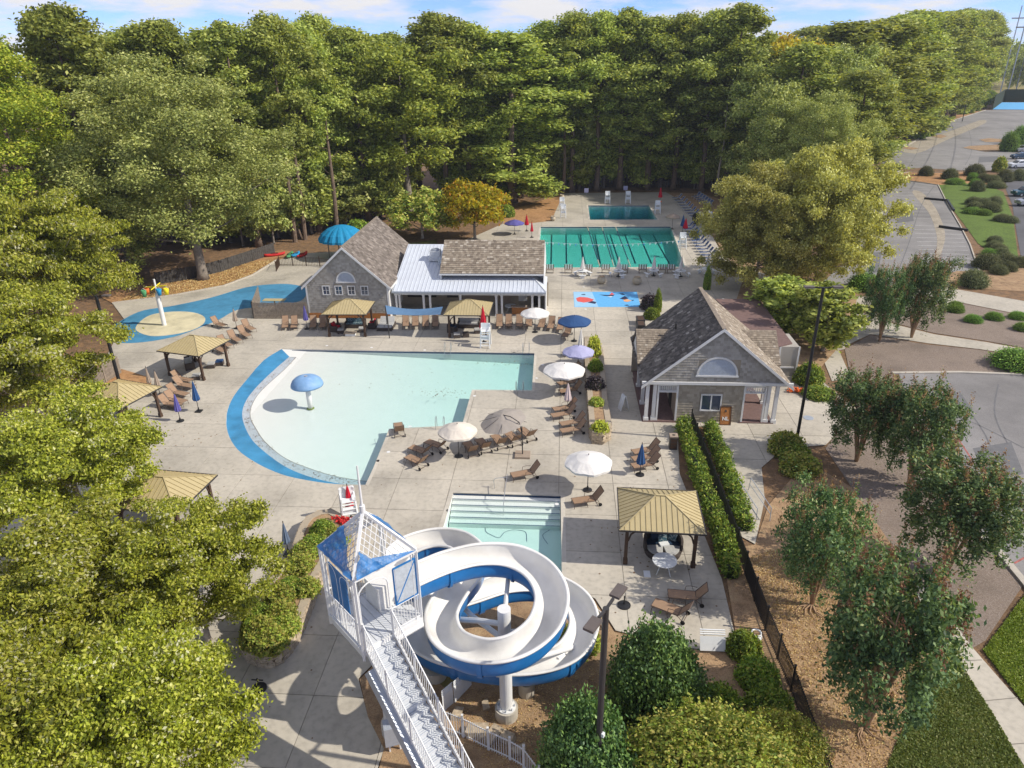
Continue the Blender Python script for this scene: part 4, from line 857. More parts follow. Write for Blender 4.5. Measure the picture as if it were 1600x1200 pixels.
# ------------------------------------------------------------ umbrellas
def umbrella_open(label, base, canvas, Rr=1.45, H=2.45, n=8, tilt=None, ph=.2, basem='black_metal', top=None):
    p = at(*base); t = thing('umbrella', label, 'umbrella', p)
    cz = H-.55; vs = [(0, 0, H)]
    ring1 = []; b = MB(); K = n*4
    for j, (rr, z) in enumerate(((.5, H-.20), (.85, cz+.13), (1.0, cz))):
        for k in range(K):
            a = 2*math.pi*k/K+ph; fr = abs(((k/4) % 1)-.5)*2; r_ = Rr*rr*(1-(.055*(1-fr))*(j > 0)); vs.append((r_*math.cos(a), r_*math.sin(a), z+(.035*(1-fr))*(j == 2)-(0.02*(1-fr))*(j == 1)))
    fs = [(0, 1+k, 1+(k+1) % K) for k in range(K)] + [(1+j*K+k, 1+(j+1)*K+k, 1+(j+1)*K+(k+1) % K, 1+j*K+(k+1) % K) for j in range(2) for k in range(K)]
    o = len(vs); vs += [(x, y, z-.13) for x, y, z in vs[1+2*K:1+3*K]]; fs += [(1+2*K+k, o+k, o+(k+1) % K, 1+2*K+(k+1) % K) for k in range(K)]
    b.add(vs, fs); cn = b.build('canopy', canvas, t)
    f = MB()
    for k in range(n): a = 2*math.pi*k/n+ph; f.bar((0, 0, H-.03), (Rr*.98*math.cos(a), Rr*.98*math.sin(a), cz-.02), .018); f.bar((0, 0, H-.75), (Rr*.5*math.cos(a), Rr*.5*math.sin(a), H-.27), .014)
    f.build('rib_frame', 'bronze', t); MB().cyl((0, 0, 0), .026, H+.04, 8).build('pole', 'bronze', t)
    MB().cyl((0, 0, H), .03, .1, 8, .01).build('finial', 'bronze', t); MB().lathe((0, 0, 0), [(0, .0), (.28, 0), (.28, .05), (.08, .1), (.05, .3), (0, .3)], 16).build('base', basem, t)
    if tilt: cn.rotation_euler = tilt
    return t
def umbrella_closed(label, base, canvas, H=2.4, r=.17, square=False, canvas_top=.97):
    p = at(*base); t = thing('closed_umbrella', label, 'umbrella', p); pr = []; n = 16; b = MB(); K = n
    for (rr, z) in ((.02, 1.0), (.25, .9), (.55, .7), (.85, .5), (1.0, .42), (.9, .37)):
        for k in range(K): a = 2*math.pi*k/K; q = r*rr*(1+.28*(k % 2)); b.v.append((q*math.cos(a), q*math.sin(a), H*z))
    for j in range(5):
        for k in range(K): b.f.append((j*K+k, (j+1)*K+k, (j+1)*K+(k+1) % K, j*K+(k+1) % K))
    b.build('folded_canopy', canvas, t); MB().cyl((0, 0, 0), .025, H+.05, 8).build('pole', 'bronze', t)
    if square: MB().box((0, 0, .04), (.45, .45, .08)).box((0, 0, .2), (.07, .07, .3)).build('base', 'black_metal', t)
    else: MB().lathe((0, 0, 0), [(0, .0), (.27, 0), (.27, .05), (.08, .09), (.05, .28), (0, .28)], 16).build('base', 'black_metal', t)
    return t
umbrella_open('white umbrella behind the back row of loungers', (836, 519), 'canvas_white', 1.4)
umbrella_open('dark blue umbrella by the right end of the back row', (897, 533), 'canvas_blue', 1.55, 2.5, 6)
umbrella_open('lavender umbrella above the yellow-topped shrub', (903, 578), 'canvas_lilac', 1.35, 2.2)
umbrella_open('large white umbrella beside the pool corner', (881, 614), 'canvas_white', 1.65, 2.5)
umbrella_open('small cream umbrella in the middle of the deck', (717, 713), 'canvas_cream', 1.3, 2.45, 6)
umbrella_open('pale umbrella with black base right of the slide pool', (918, 766), 'canvas_white', 1.45, 2.5)
umbrella_open('small lilac umbrella at the far left of the lap pool', (804, 366), 'canvas_purple', 1.5, 2.2)
umbrella_open('tan umbrella between the far pools', (1050, 358), 'canvas_tan', 1.1, 2.4)
umbrella_closed('closed red umbrella behind the white lifeguard chair', (756, 535), 'canvas_red', 3.6, .3)
umbrella_closed('closed pale pink umbrella among the side loungers', (887, 641), 'canvas_pink', 2.3, .24)
umbrella_closed('closed dark blue umbrella left of the three loungers', (1000, 742), 'canvas_blue', 2.3, .24)
umbrella_closed('closed navy umbrella on a square base at the left', (311, 643), 'canvas_blue', 2.6, .22, True)
umbrella_closed('closed purple umbrella on a round base at the left', (282, 658), 'canvas_purple', 2.3, .2)
umbrella_closed('leaning closed tan umbrella nearer the left gazebo', (237, 612), 'canvas_tan', 2.2, .16); umbrella_closed('closed beige striped umbrella right beside the leaning tan one', (251, 620), 'canvas_tan', 2.3, .2)
umbrella_closed('closed crimson umbrella behind the slide tower roof', (549, 812), 'canvas_red', 2.4, .2); umbrella_closed('closed slate umbrella beside the stone planter by the leaves', (451, 866), 'canvas_slate', 2.1, .17, True)
umbrella_closed('closed beige umbrella beside the splash pad loungers', (370, 513), 'canvas_tan', 2.1, .2); umbrella_closed('closed dark umbrella at the corner of the grey house', (480, 514), 'canvas_purple', 2.5, .2)
umbrella_closed('closed white umbrella behind the lavender one', (907, 556), 'canvas_white', 2.6, .22)
umbrella_closed('closed maroon umbrella farther left of the lap pool', (823, 361), 'canvas_red', 2.5, .28); umbrella_closed('closed red umbrella at the left end of the lap pool', (831, 371), 'canvas_red', 2.4, .2)
umbrella_closed('closed navy umbrella at the head of the lap pool loungers', (1066, 363), 'canvas_blue', 2.6, .3); umbrella_closed('closed red umbrella at the head of the lap pool loungers', (1070, 366), 'canvas_red', 2.4, .3)
umbrella_closed('closed navy umbrella in the middle of the lap pool loungers', (1088, 385), 'canvas_blue', 2.6, .3); umbrella_closed('closed dark red umbrella beside the diving pool chair', (1031, 318), 'canvas_red', 2.9, .3)
# cantilever umbrella with weight
ct = thing('cantilever_umbrella', 'tilted taupe cantilever umbrella with brown weighted base', 'umbrella', at(819, 712))
MB().box((-.1, 0, .07), (1.0, .9, .14)).build('weight_base', 'canvas_tan', ct); MB().bar((-.1, 0, .1), (-.14, 0, 2.2), .07).build('mast', 'bronze', ct)
pc = at(786, 655, 2.3)-at(819, 712); pc = Vector(pc)
MB().tube([(-.14, 0, 1.7), (-.3, 0, 2.5), (-.9, .3, 2.75), (pc.x, pc.y, 2.62)], .03, 6).build('arm', 'bronze', ct); MB().tube([(-.14, 0, 1.2), (-.75, .05, 1.55), (-.6, .1, 2.3), (-.3, 0, 2.5)], .02, 6).build('crank_arm', 'bronze', ct)
b = MB(); K = 32; vs = [(0, 0, .5)]
for rr, z in ((.5, .3), (1, 0)):
    for k in range(K): a = 2*math.pi*k/K; fr = abs(((k/4) % 1)-.5)*2; q = 1.55*rr*(1-.06*(1-fr)); vs.append((q*math.cos(a), q*math.sin(a), z))
b.add(vs, [(0, 1+k, 1+(k+1) % K) for k in range(K)] + [(1+k, 1+K+k, 1+K+(k+1) % K, 1+(k+1) % K) for k in range(K)])
cn = b.build('canopy', 'canvas_taupe', ct); cn.location = (pc.x, pc.y, 2.15); cn.rotation_euler = (.1, -.2, 0)
f = MB()
for k in range(8): a = 2*math.pi*k/8; f.bar((0, 0, .48), (1.58*math.cos(a), 1.58*math.sin(a), -.02), .02)
f.build('rib_frame', 'bronze', ct).location = (pc.x, pc.y, 2.13)

# ------------------------------------------------------------ other pool furniture
def lifeguard(label, base, rz=0, col_='white_plastic', s=1.0):
    t = thing('lifeguard_chair', label, 'lifeguard chair', at(*base), rz)
    f = MB()
    for x in (-.38, .38):
        f.bar((x*1.15, -.55, 0), (x, -.3, 1.5), .09).bar((x*1.15, .55, 0), (x, .3, 2.1), .09).bar((x, -.3, 1.5), (x, .32, 1.5), .07).bar((x, -.35, 1.75), (x, .3, 1.75), .07).bar((x, -.3, 1.45), (x, -.3, 1.78), .06)
    f.build('frame', col_, t)
    for k in range(5): MB().box((0, -.52+k*.05, .25+k*.28), (.86, .1, .05)).build('step', col_, t)
    MB().box((0, 0, 1.52), (.8, .66, .05)).build('seat', col_, t); MB().box((0, .32, 1.85), (.8, .05, .6), rx=-.12).build('backrest', col_, t)
    MB().box((0, -.3, 1.0), (.8, .04, .4)).build('warning_panel', col_, t)
    if s != 1: t.scale = (s, s, s)
    return t
lifeguard('white lifeguard chair with steps at the back of the activity pool', (759, 541))
lifeguard('white lifeguard chair at the top of the lap pool lounger row', (1066, 388)); lifeguard('pale starting stand left behind the diving pool', (949, 318)); lifeguard('pale starting stand right behind the diving pool', (981, 318))
lifeguard('white chair beside the red float at the diving pool', (1027, 334)); lifeguard('stacked white chair left of the diving pool, farther', (878, 328)); lifeguard('stacked white chair left of the diving pool, nearer', (880, 340)); lifeguard('white plastic chair stack behind the tower roof', (548, 815), .4)
def picnic(label, base, rz=0):
    t = thing('picnic_table', label, 'table', at(*base), rz); MB().cyl((0, 0, .7), .62, .05, 20).build('tabletop', 'white_plastic', t)
    f = MB()
    for k in range(3): a = 2*math.pi*k/3+.5; f.bar((.15*math.cos(a), .15*math.sin(a), .7), (.95*math.cos(a), .95*math.sin(a), .03), .07)
    f.build('leg_frame', 'white_plastic', t)
    for k in range(3): a = 2*math.pi*k/3+.5; MB().box((.98*math.cos(a), .98*math.sin(a), .42), (.3, .85, .05), rz=a).box((.95*math.cos(a), .95*math.sin(a), .21), (.05, .5, .42), rz=a).build('bench', 'white_plastic', t)
    return t
for k, (x, y) in enumerate(((910, 432), (966, 432), (1021, 431), (1063, 432), (1104, 429))):
    picnic(f'white round picnic table along the near edge of the lap pool, {ORD[k]} from the left', (x, y), k*.5); 
    if k != 2 or 1: umbrella_closed(f'closed white umbrella standing in the picnic table, {ORD[k]} from the left', (x, y), 'canvas_white', 2.5, .24)
def roundtable(label, base, r=.62):
    t = thing('round_table', label, 'table', at(*base)); MB().cyl((0, 0, .7), r, .035, 24).build('tabletop', 'white_plastic', t)
    for k in range(4): a = math.pi/2*k+.6; MB().tube([(.2*math.cos(a), .2*math.sin(a), .7), (r*.8*math.cos(a), r*.8*math.sin(a), 0)], .022, 6).build('leg', 'white_plastic', t)
roundtable('round white table below the near gazebo', (1037, 893)); roundtable('white table inside the snack bar porch', (798, 488))
for k in range(8):   # folded starting benches along the near edge
    x = (859, 888, 919, 946, 975, 1004, 1034, 1048)[k]; t = thing('pool_bench', f'grey slatted bench backed to the lap pool near edge, {ORD[k]} from the left', 'bench', at(x, 426.5), 0, 'grey benches at the lap pool edge')
    MB().box((0, 0, .42), (1.0, .45, .05)).build('seat', 'wood_grey', t)
    for j in range(7): MB().box((-.45+j*.15, .22, .72), (.12, .03, .6)).build('slat', 'white_plastic' if j % 2 else 'wood_grey', t)
    for x_ in (-.42, .42): MB().box((x_, 0, .2), (.06, .4, .4)).build('leg', 'wood_grey', t)
def urn(label, base, s=1.0, m='urn', soil=True):
    t = thing('urn_planter', label, 'planter', at(*base)); MB().lathe((0, 0, 0), [(0, 0), (.26*s, 0), (.42*s, .12*s), (.55*s, .4*s), (.5*s, .66*s), (.36*s, .8*s), (.4*s, .88*s), (.46*s, .92*s), (.38*s, .92*s), (.34*s, .8*s)], 22).build('pot', m, t, smooth=True)
    MB().cyl((0, 0, .8*s), .34*s, .02, 16).build('soil', 'dirt', t)
urn('large beige urn left of two on the deck by the lap pool', (940, 443)); urn('large beige urn right of two on the deck by the lap pool', (995, 444)); urn('small beige urn at the far left corner of the diving pool', (878, 311), .9); urn('pale round urn on the straw bed left of the diving pool', (864, 345), .8)
urn('white flower pot beside the black fence by the holly', (1180, 1000), .5, 'white_plastic')
# trash can, A-frame sign, cornhole board
p = at(1051, 700); t = thing('trash_can', 'square brown trash can with a tan top beside the hedge', 'trash can', p)
MB().box((0, 0, .45), (.5, .5, .9)).build('body', 'bronze', t); MB().box((0, 0, .95), (.54, .54, .1)).build('lid', 'canvas_tan', t); MB().cyl((0, 0, 1.001), .11, .006, 14).build('opening', 'interior', t)
for k in range(3): MB().box((0, -.256, .2+k*.25), (.4, .012, .2)).build('panel', 'wood_dark', t)
t = thing('a_frame_sign', 'white folding A-frame sign on the paving left of the bath house', 'sign', at(974, 639), R(20))
for sg in (-1, 1): MB().extr([(sg*.32, -.3, 0), (sg*.32, .3, 0), (sg*.02, .3, 1.15), (sg*.02, -.3, 1.15)], (sg*.03, 0, 0)).build('panel', 'white_plastic', t)
MB().extr([(.33, -.24, .15), (.33, .24, .15), (.09, .24, 1.02), (.09, -.24, 1.02)], (.012, 0, 0)).build('face', 'louvre', t)
t = thing('cornhole_board', 'brown wooden bean-bag board lettered NL leaning on the bath house wall', 'game board', (11.75, 45.62, 0), 0)
MB().extr([(-.36, -.14, .02), (.36, -.14, .02), (.36, .15, 1.32), (-.36, .15, 1.32)], (0, .04, 0)).build('board', 'wood_brown', t)
f = MB()
for a, c in (((-.38, -.15, .01), (-.38, .14, 1.33)), ((.38, -.15, .01), (.38, .14, 1.33)), ((-.4, -.15, .02), (.4, -.15, .02)), ((-.4, .14, 1.33), (.4, .14, 1.33))): f.bar(a, c, .05)
f.build('border', 'wood_dark', t); MB().tube([(0, .072, 1.02), (0, .066, 1.023)], .08, 14).build('hole', 'interior', t)
cu = bpy.data.curves.new('lettering', 'FONT'); cu.body = 'NL'; cu.size = .36; cu.align_x = 'CENTER'; cu.extrude = .004; cu.offset = .012
tx = bpy.data.objects.new('tmp', cu); col.objects.link(tx); dg = bpy.context.evaluated_depsgraph_get(); me = bpy.data.meshes.new_from_object(tx.evaluated_get(dg)); bpy.data.objects.remove(tx); me.materials.clear(); me.materials.append(M['white_paint'])
lt = obj('lettering', me, t, loc=(0, -.082, .36)); lt.rotation_euler = (R(90)-math.atan2(.29, 1.3), 0, 0)
# ladders and rails
def ladder(label, a, rz=0, h=.85):
    t = thing('pool_ladder', label, 'pool ladder', at(*a), rz)
    for x in (-.28, .28): MB().tube([(x, .35, 0), (x, .3, h*.8), (x, .12, h), (x, -.12, h), (x, -.25, h*.7), (x, -.27, -.6)], .022, 6).build('rail', 'steel', t)
    for k in range(2): MB().tube([(-.28, -.27, -.2-.25*k), (.28, -.27, -.2-.25*k)], .03, 6).build('rung', 'steel', t)
ladder('steel pool ladder left of the lifeguard chair', (700, 549)); ladder('steel pool ladder right of the lifeguard chair', (822, 550)); ladder('steel grab rails at the right inner corner of the pool', (812, 611), math.pi); ladder('steel grab rails beside the lone lounger at the pool corner', (688, 668), math.pi)
t = thing('pool_handrail', 'thin steel handrail running down the slide pool steps', 'handrail', at(792, 763)); MB().tube([(-.75, -.05, 0), (-.8, 0, .55), (-.7, .0, .7), (0, .1, .75), (.05, .0, 1.0), (0, -1.2, .85), (-.05, -2.0, .1), (-.05, -2.0, -.6)], .022, 6).build('rail', 'steel', t)
# lane ropes and pennants
for k, (a, c) in enumerate((((918, 355), (937, 416)), ((940.5, 355), (959, 416)), ((962, 355), (985, 416)))):
    t = thing('lane_rope', f'floating lane rope across the lap pool, {ORD[k]} from the left', 'lane rope', (0, 0, 0), 0, 'lane ropes in the lap pool'); A_, C_ = at(*a, -.1), at(*c, -.1); n = 60
    for nm, m_, r0_, r1_ in (('white_floats', 'urn', 0, .12), ('blue_floats', 'mural_dark', .12, .86), ('white_floats', 'urn', .86, 1)):
        MB().tube([A_.lerp(C_, r0_), A_.lerp(C_, r1_)], .07, 6).build(nm, m_, t)
t = thing('pennant_line', 'line of small white backstroke pennants strung across the lap pool', 'pennants'); A_, C_ = at(842, 391, 2.0)+Vector((0, 0, 0)), at(1056, 387, 2.0)
A_ = at(842, 400); C_ = at(1063, 398); A_.z = C_.z = 1.9; f = MB()
pt = lambda u: A_.lerp(C_, u)-Vector((0, 0, .45*math.sin(math.pi*u)))
MB().tube([pt(k/16) for k in range(17)], .012, 4).build('cord', 'white_plastic', t)
for k in range(25):
    u = (k+.5)/25; p = pt(u); MB().extr([(p.x-.14, p.y, p.z), (p.x+.14, p.y, p.z), (p.x, p.y, p.z-.34)], (0, .004, 0)).build('pennant', 'white_plastic' if k % 3 else 'mural_blue', t)
for q in (A_, C_): MB().cyl((q.x, q.y, 0), .03, 1.95, 6).build('post', 'steel', t)
# mushroom
p = at(484.5, 633); z0 = bigz(p.x, p.y); t = thing('water_mushroom', 'blue domed water mushroom on a white column in the shallow pool', 'water mushroom', (p.x, p.y, z0))
MB().cyl((0, 0, 0), .19, 2.3, 18).build('column', 'white_paint', t, smooth=True)
MB().lathe((0, 0, 0), [(.14, 2.78), (.2, 2.8), (.5, 2.76), (.85, 2.62), (1.08, 2.42), (1.2, 2.16), (1.22, 2.04), (1.17, 2.06), (.9, 2.2), (.2, 2.3)], 36).build('cap', 'mushroom_blue', t, smooth=True); MB().cyl((0, 0, 2.7), .13, .12, 16).build('nozzle', 'grey_metal', t)
MB().lathe((0, 0, .07), [(.19, .05), (.3, .0), (.19, -.02)], 14).build('algae_ring', 'hedge_leaves', t)
# splash pad bucket tree
p = at(257, 508); t = thing('bucket_splash_tower', 'white splash tower with coloured tipping buckets on the splash pad', 'splash tower', p); t.scale = (.8, .8, .92)
MB().cyl((0, 0, 0), .27, 3.6, 16).build('column', 'white_paint', t); MB().cyl((0, 0, 3.6), .12, 1.6, 12).build('upper_column', 'white_paint', t)
f = MB().tube([(-1.3, 0, 4.3), (1.4, 0, 4.5)], .06, 8).tube([(0, -1.1, 4.3), (0, 1.1, 4.5)], .06, 8); f.build('arm', 'yellow_plastic', t)
for (x, y, m_) in ((-1.2, 0, 'orange'), (-1.1, -.9, 'green_plastic'), (.5, -.3, 'blue_plastic'), (1.25, 0, 'yellow_plastic')):
    q = MB().lathe((x, y, 3.5), [(0, 0), (.2, 0), (.33, .7), (.29, .7), (.17, .05)], 14); q.build('bucket', m_, t, smooth=True); MB().tube([(x-.33, y, 4.2), (x, y, 4.42), (x+.33, y, 4.2)], .025, 5).build('bucket_handle', 'white_metal', t)
# turquoise segmented canopy behind the house
p = at(528, 395); t = thing('turquoise_canopy', 'turquoise segmented dome canopy behind the gabled house', 'canopy', (-29.2, 91.5, 0)); b = MB(); K = 48
for rr, z in ((.02, 4.4), (.3, 4.25), (.6, 3.9), (.85, 3.35), (1, 2.7), (.99, 2.4)):
    for k in range(K): a = 2*math.pi*k/K; fr = abs(((k/3) % 1)-.5)*2; q = 3.1*rr*(1-.07*fr*fr); b.v.append((q*math.cos(a), q*math.sin(a), z))
b.f = [(j*K+k, (j+1)*K+k, (j+1)*K+(k+1) % K, j*K+(k+1) % K) for j in range(5) for k in range(K)]; b.build('fabric_dome', 'canvas_teal', t)
for a in (0, 2.1, 4.2): MB().cyl((2.5*math.cos(a), 2.5*math.sin(a), 0), .07, 2.9, 8).build('post', 'bronze', t)
# boats
def kayak(label, a, c, m_, L_=None):
    a, c = at(*a), at(*c); d = c-a; t = thing('kayak', label, 'kayak', (a+c)/2+Vector((0, 0, .02)), math.atan2(d.y, d.x), 'kayaks lying on the grass by the fence'); h = d.length/2; b = MB(); n = 12
    sec = []
    for i in range(n+1):
        u = -1+2*i/n; w = .4*math.sqrt(max(0, 1-u**2*.98)); zz = .12*u**4
        b.v += [(u*h, -w, .26+zz), (u*h, -w*.7, .03+zz), (u*h, w*.7, .03+zz), (u*h, w, .26+zz), (u*h, w*.55, .33+zz), (u*h, -w*.55, .33+zz)]
    b.f = [(i*6+k, i*6+(k+1) % 6, (i+1)*6+(k+1) % 6, (i+1)*6+k) for i in range(n) for k in range(6)] + [(5, 4, 3, 2, 1, 0), tuple(n*6+k for k in range(6))]
    b.build('hull', m_, t, smooth=True); MB().lathe((0, 0, .32), [(.3, .0), (.33, .06), (.27, .06), (.25, -.1), (0, -.1)], 14, 1.5, 1).build('cockpit', 'black_metal', t)
kayak('dark red kayak at the left end of the row', (413, 402), (446, 398), 'red_plastic'); kayak('green kayak in the row of boats', (449, 405), (457, 397), 'green_plastic'); kayak('bright blue kayak in the row of boats', (456, 403), (468, 397), 'blue_plastic'); kayak('bright red kayak at the right end of the row', (465, 404), (480, 397), 'red_plastic')
# striped tyre tunnel
t = thing('striped_tube_cushions', 'stack of black and white striped round tubes beside the lap pool path', 'tube stack', at(1087, 352), R(20))
for k in range(4):
    b = MB(); nn = 24
    for i in range(nn):
        for j in range(8): a = 2*math.pi*i/nn; q = 2*math.pi*j/8; r_ = .72+.26*math.cos(q); b.v.append((k*.95+.28*math.sin(q), r_*math.cos(a)+k*.35, .98+r_*math.sin(a)))
    b.f = [(i*8+j, i*8+(j+1) % 8, ((i+1) % nn)*8+(j+1) % 8, ((i+1) % nn)*8+j) for i in range(nn) for j in range(8)]; b.build('tube', 'white_plastic' if k in (1, 3) else 'rubber', t, smooth=True)
    b = MB(); b.tube([(k*.95-.3, k*.35, .98), (k*.95+.3, k*.35, .98)], .47, 20); b.build('inner_pad', 'rubber', t)
# furniture under the gazebos
def sofa(label, base, rz, w=1.8, d=.8, cush='cushion_grey', cat='sofa'):
    t = thing('wicker_sofa', label, cat, at(*base), rz); MB().box((0, 0, .2), (w, d, .4)).build('seat_base', 'wicker', t); MB().box((0, d/2-.07, .6), (w, .14, .45)).build('backrest', 'wicker', t)
    for x in (-w/2+.07, w/2-.07): MB().box((x, -.05, .5), (.14, d-.16, .22)).build('arm', 'wicker', t)
    n = max(1, round(w/.75))
    for k in range(n): MB().box((-w/2+.16+(w-.32)*(k+.5)/n, -.06, .46), ((w-.34)/n, d-.2, .12)).build('cushion', cush, t); MB().box((-w/2+.16+(w-.32)*(k+.5)/n, d/2-.2, .7), ((w-.36)/n, .13, .36), rx=-.2).build('cushion', cush, t)
    return t
def ottoman(label, base, m_='cushion_grey', rz=.2):
    t = thing('wicker_ottoman', label, 'ottoman', at(*base), rz); MB().box((0, 0, .17), (.6, .6, .34)).build('base', 'wicker', t); MB().box((0, 0, .39), (.58, .58, .1)).build('cushion', m_, t)
sofa('dark wicker sofa with patterned pillows at the back of the red-cushioned gazebo', (556, 511), 0, 2.0, .8, 'cushion_teal'); sofa('wicker armchair with a red cushion in the left of that gazebo', (525, 517), R(80), .9, .8, 'canvas_red', 'armchair'); sofa('wicker armchair with a red cushion in the right of that gazebo', (583, 512), R(-90), .9, .8, 'canvas_red', 'armchair')
ottoman('wicker ottoman in the red-cushioned gazebo', (566, 518)); ottoman('wicker ottoman beside the low table in the red-cushioned gazebo', (533, 520)); t = thing('coffee_table', 'low wicker table with a white frame in the red-cushioned gazebo', 'table', at(548, 524)); MB().box((0, 0, .3), (1.1, .7, .06)).build('tabletop', 'wood_grey', t); MB().box((0, 0, .14), (.9, .5, .27)).build('base', 'white_plastic', t)
t = thing('double_daybed', 'grey cushioned double lounger between gazebo and shade sail', 'daybed', at(604, 512), R(0)); MB().box((0, 0, .16), (1.5, 2.0, .32)).build('base', 'wicker', t)
for x in (-.37, .37): MB().box((x, -.3, .38), (.68, 1.3, .14)).build('cushion', 'cushion_grey', t); MB().box((x, .65, .62), (.68, .7, .12), rx=.75).build('back_cushion', 'cushion_grey', t)
sofa('dark wicker sofa with grey pillows in the gazebo behind the lifeguard chair', (733, 511), 0, 2.2, .8, 'cushion_grey'); sofa('wicker armchair with navy cushions on the left of that gazebo', (707, 518), R(80), .9, .8, 'cushion_navy', 'armchair')
ottoman('wicker ottoman with pale cushion at the front left of that gazebo', (714, 527)); ottoman('dark wicker ottoman at the front middle of that gazebo', (728, 526), 'wicker'); ottoman('wicker ottoman with grey cushion right in that gazebo', (746, 520))
sofa('pale cushioned wicker sofa under the lone left gazebo', (297, 572), R(-60), 2.0, .8, 'cushion_grey'); ottoman('small pale cushioned ottoman at the front post of the lone gazebo', (308, 592)); ottoman('pale ottoman at the right side of the lone gazebo', (331, 574)); ottoman('blue towel covered seat beside the lone gazebo', (344, 570), 'canvas_blue')
t = thing('towel', 'crumpled red towel on the slide tower', 'towel') if False else None
t = thing('round_daybed', 'round wicker daybed with navy and pale cushions under the near gazebo', 'daybed', at(1035, 862)+Vector((0, 0, 0)))
b = MB().lathe((0, 0, 0), [(.95, 0), (1.02, .3), (1.0, .34), (0, .34)], 32); b.build('base', 'wicker', t)
b = MB(); n = 20
for k in range(n+1):
    a = R(-20)+R(220)*k/n
    for r_ in (.93, 1.04):
        for z in (.3, .95): b.v.append((r_*math.cos(a), r_*math.sin(a), z-(.25*abs(2*k/n-1)**3 if z > .5 else 0)))
b.f = [q for k in range(n) for q in ((4*k, 4*k+4, 4*k+5, 4*k+1), (4*k+3, 4*k+7, 4*k+6, 4*k+2), (4*k+1, 4*k+5, 4*k+7, 4*k+3))] + [(0, 1, 3, 2), (4*n+2, 4*n+3, 4*n+1, 4*n)]; b.build('back_shell', 'wicker', t)
for k, (a0, a1, m_) in enumerate(((185, 262, 'cushion_grey'), (278, 355, 'cushion_grey'), (5, 175, 'cushion_navy'))):
    pts = [(0, 0)]+[(.88*math.cos(R(a0+(a1-a0)*j/8)), .88*math.sin(R(a0+(a1-a0)*j/8))) for j in range(9)]; MB().prism(pts, .345, .47).build('cushion', m_, t)
for (x, y, m_) in ((-.4, .55, 'cushion_navy'), (.1, .68, 'cushion_navy'), (.55, .45, 'cushion_teal'), (0, .3, 'cushion_teal')): MB().box((x, y, .65), (.45, .16, .36), rx=-.4, rz=-x).build('pillow', m_, t)
MB().box((.05, 0, .52), (.5, .3, .08), rz=.3).build('folded_towel', 'white_plastic', t)
# loose bases, panels, slope
for lab, b_ in (('black umbrella base alone on the deck below the near gazebo', (975, 946)), ('black square umbrella base below the stone planter', (405, 1076))):
    t = thing('umbrella_stand', lab, 'umbrella stand', at(*b_)); MB().lathe((0, 0, 0), [(0, 0), (.32, 0), (.32, .05), (.1, .1), (0, .1)], 18).build('foot', 'black_metal', t); MB().cyl((0, 0, .08), .035, .5, 8).build('socket', 'black_metal', t)
    if b_[0] < 500: MB().box((0, -.45, .04), (.5, .42, .07)).build('weight', 'rubber', t); MB().box((0, 0, .5), (.5, .04, .04)).build('arm', 'black_metal', t)
t = thing('leaning_white_panel', 'white slatted gate panel lying at the deck end beside the holly', 'panel', at(1112, 1017)); MB().box((0, 0, .42), (1.1, .05, .62), rx=-.5).build('panel', 'white_plastic', t)
for k in range(3): MB().box((0, .2+.06*k, .78+.07*k), (1.1, .05, .035)).build('slat', 'white_plastic', t)
t = thing('deck_hatch', 'small white square lid on the deck below the round table', 'hatch', at(1011, 897)); MB().box((0, 0, .012), (.33, .5, .024)).build('lid', 'white_plastic', t)
t = thing('manhole_cover', 'round grey manhole cover on the plaza right of the bath house', 'manhole cover', at(1263, 653)); MB().cyl((0, 0, .0), .36, .02, 20).build('cover', 'grey_metal', t)
t = thing('step_stand', 'dark two-tier planter stand beside the mural', 'planter stand', at(998, 503)); 
for k in range(2): MB().box((.1*k, -1.2+1.5*k-.8, .3), (.75, 1.35, .6)).build('trough', 'black_metal', t); MB().box((.1*k, -1.2+1.5*k-.8, .602), (.6, 1.2, .01)).build('soil', 'wood_dark', t)
t = thing('handrails', 'pair of grey metal handrails on the entrance steps by the plaza', 'handrail', at(1166, 790), R(8))
for x in (-.05, .75): MB().tube([(x, -1.6, 0), (x, -1.55, .85), (x, 1.5, .9), (x, 1.6, 0)], .025, 6).tube([(x, -1.5, .45), (x, 1.5, .45)], .02, 6).build('rail', 'grey_metal', t)
t = thing('serving_counter', 'beige counter table at the porch edge of the snack bar', 'counter', at(813, 491)); MB().box((0, 0, .85), (1.9, .6, .08)).build('countertop', 'canvas_tan', t); MB().box((0, 0, .4), (1.7, .4, .8)).build('base', 'wood_brown', t)
for lab, b_ in (('blue notice sign at the edge of the wood behind the diving pool', (916, 306)), ('small grey sign at the wood edge between the two stands', (977, 302))):
    t = thing('notice_sign', lab, 'sign', at(*b_)); MB().box((0, 0, 1.0), (.8, .04, .8)).build('panel', 'canvas_lilac', t); MB().cyl((0, .03, 0), .03, 1.4, 6).build('post', 'grey_metal', t)
t = thing('rescue_float', 'orange red rescue float on the chair beside the diving pool', 'rescue float', at(1029, 331)+Vector((0, 0, 1.56))); MB().tube([(-.4, 0, .1), (.4, .1, .12)], .1, 8).build('float', 'orange', t)
t = thing('traffic_cone', 'orange traffic cone with a red bag under the slide loop', 'traffic cone', (-.85, 24.2, .02)); MB().lathe((0, 0, 0), [(.17, .03), (.03, .7), (0, .7)], 14).build('cone', 'orange', t); MB().box((0, 0, .02), (.4, .4, .04)).build('base', 'orange', t)
t = thing('red_bag', 'red bag beside the orange cone under the slide loop', 'bag', (-1.0, 23.75, .02)); MB().lathe((0, 0, 0), [(0, 0), (.22, .02), (.26, .2), (.18, .42), (0, .46)], 12, 1, .7).build('body', 'red_plastic', t)

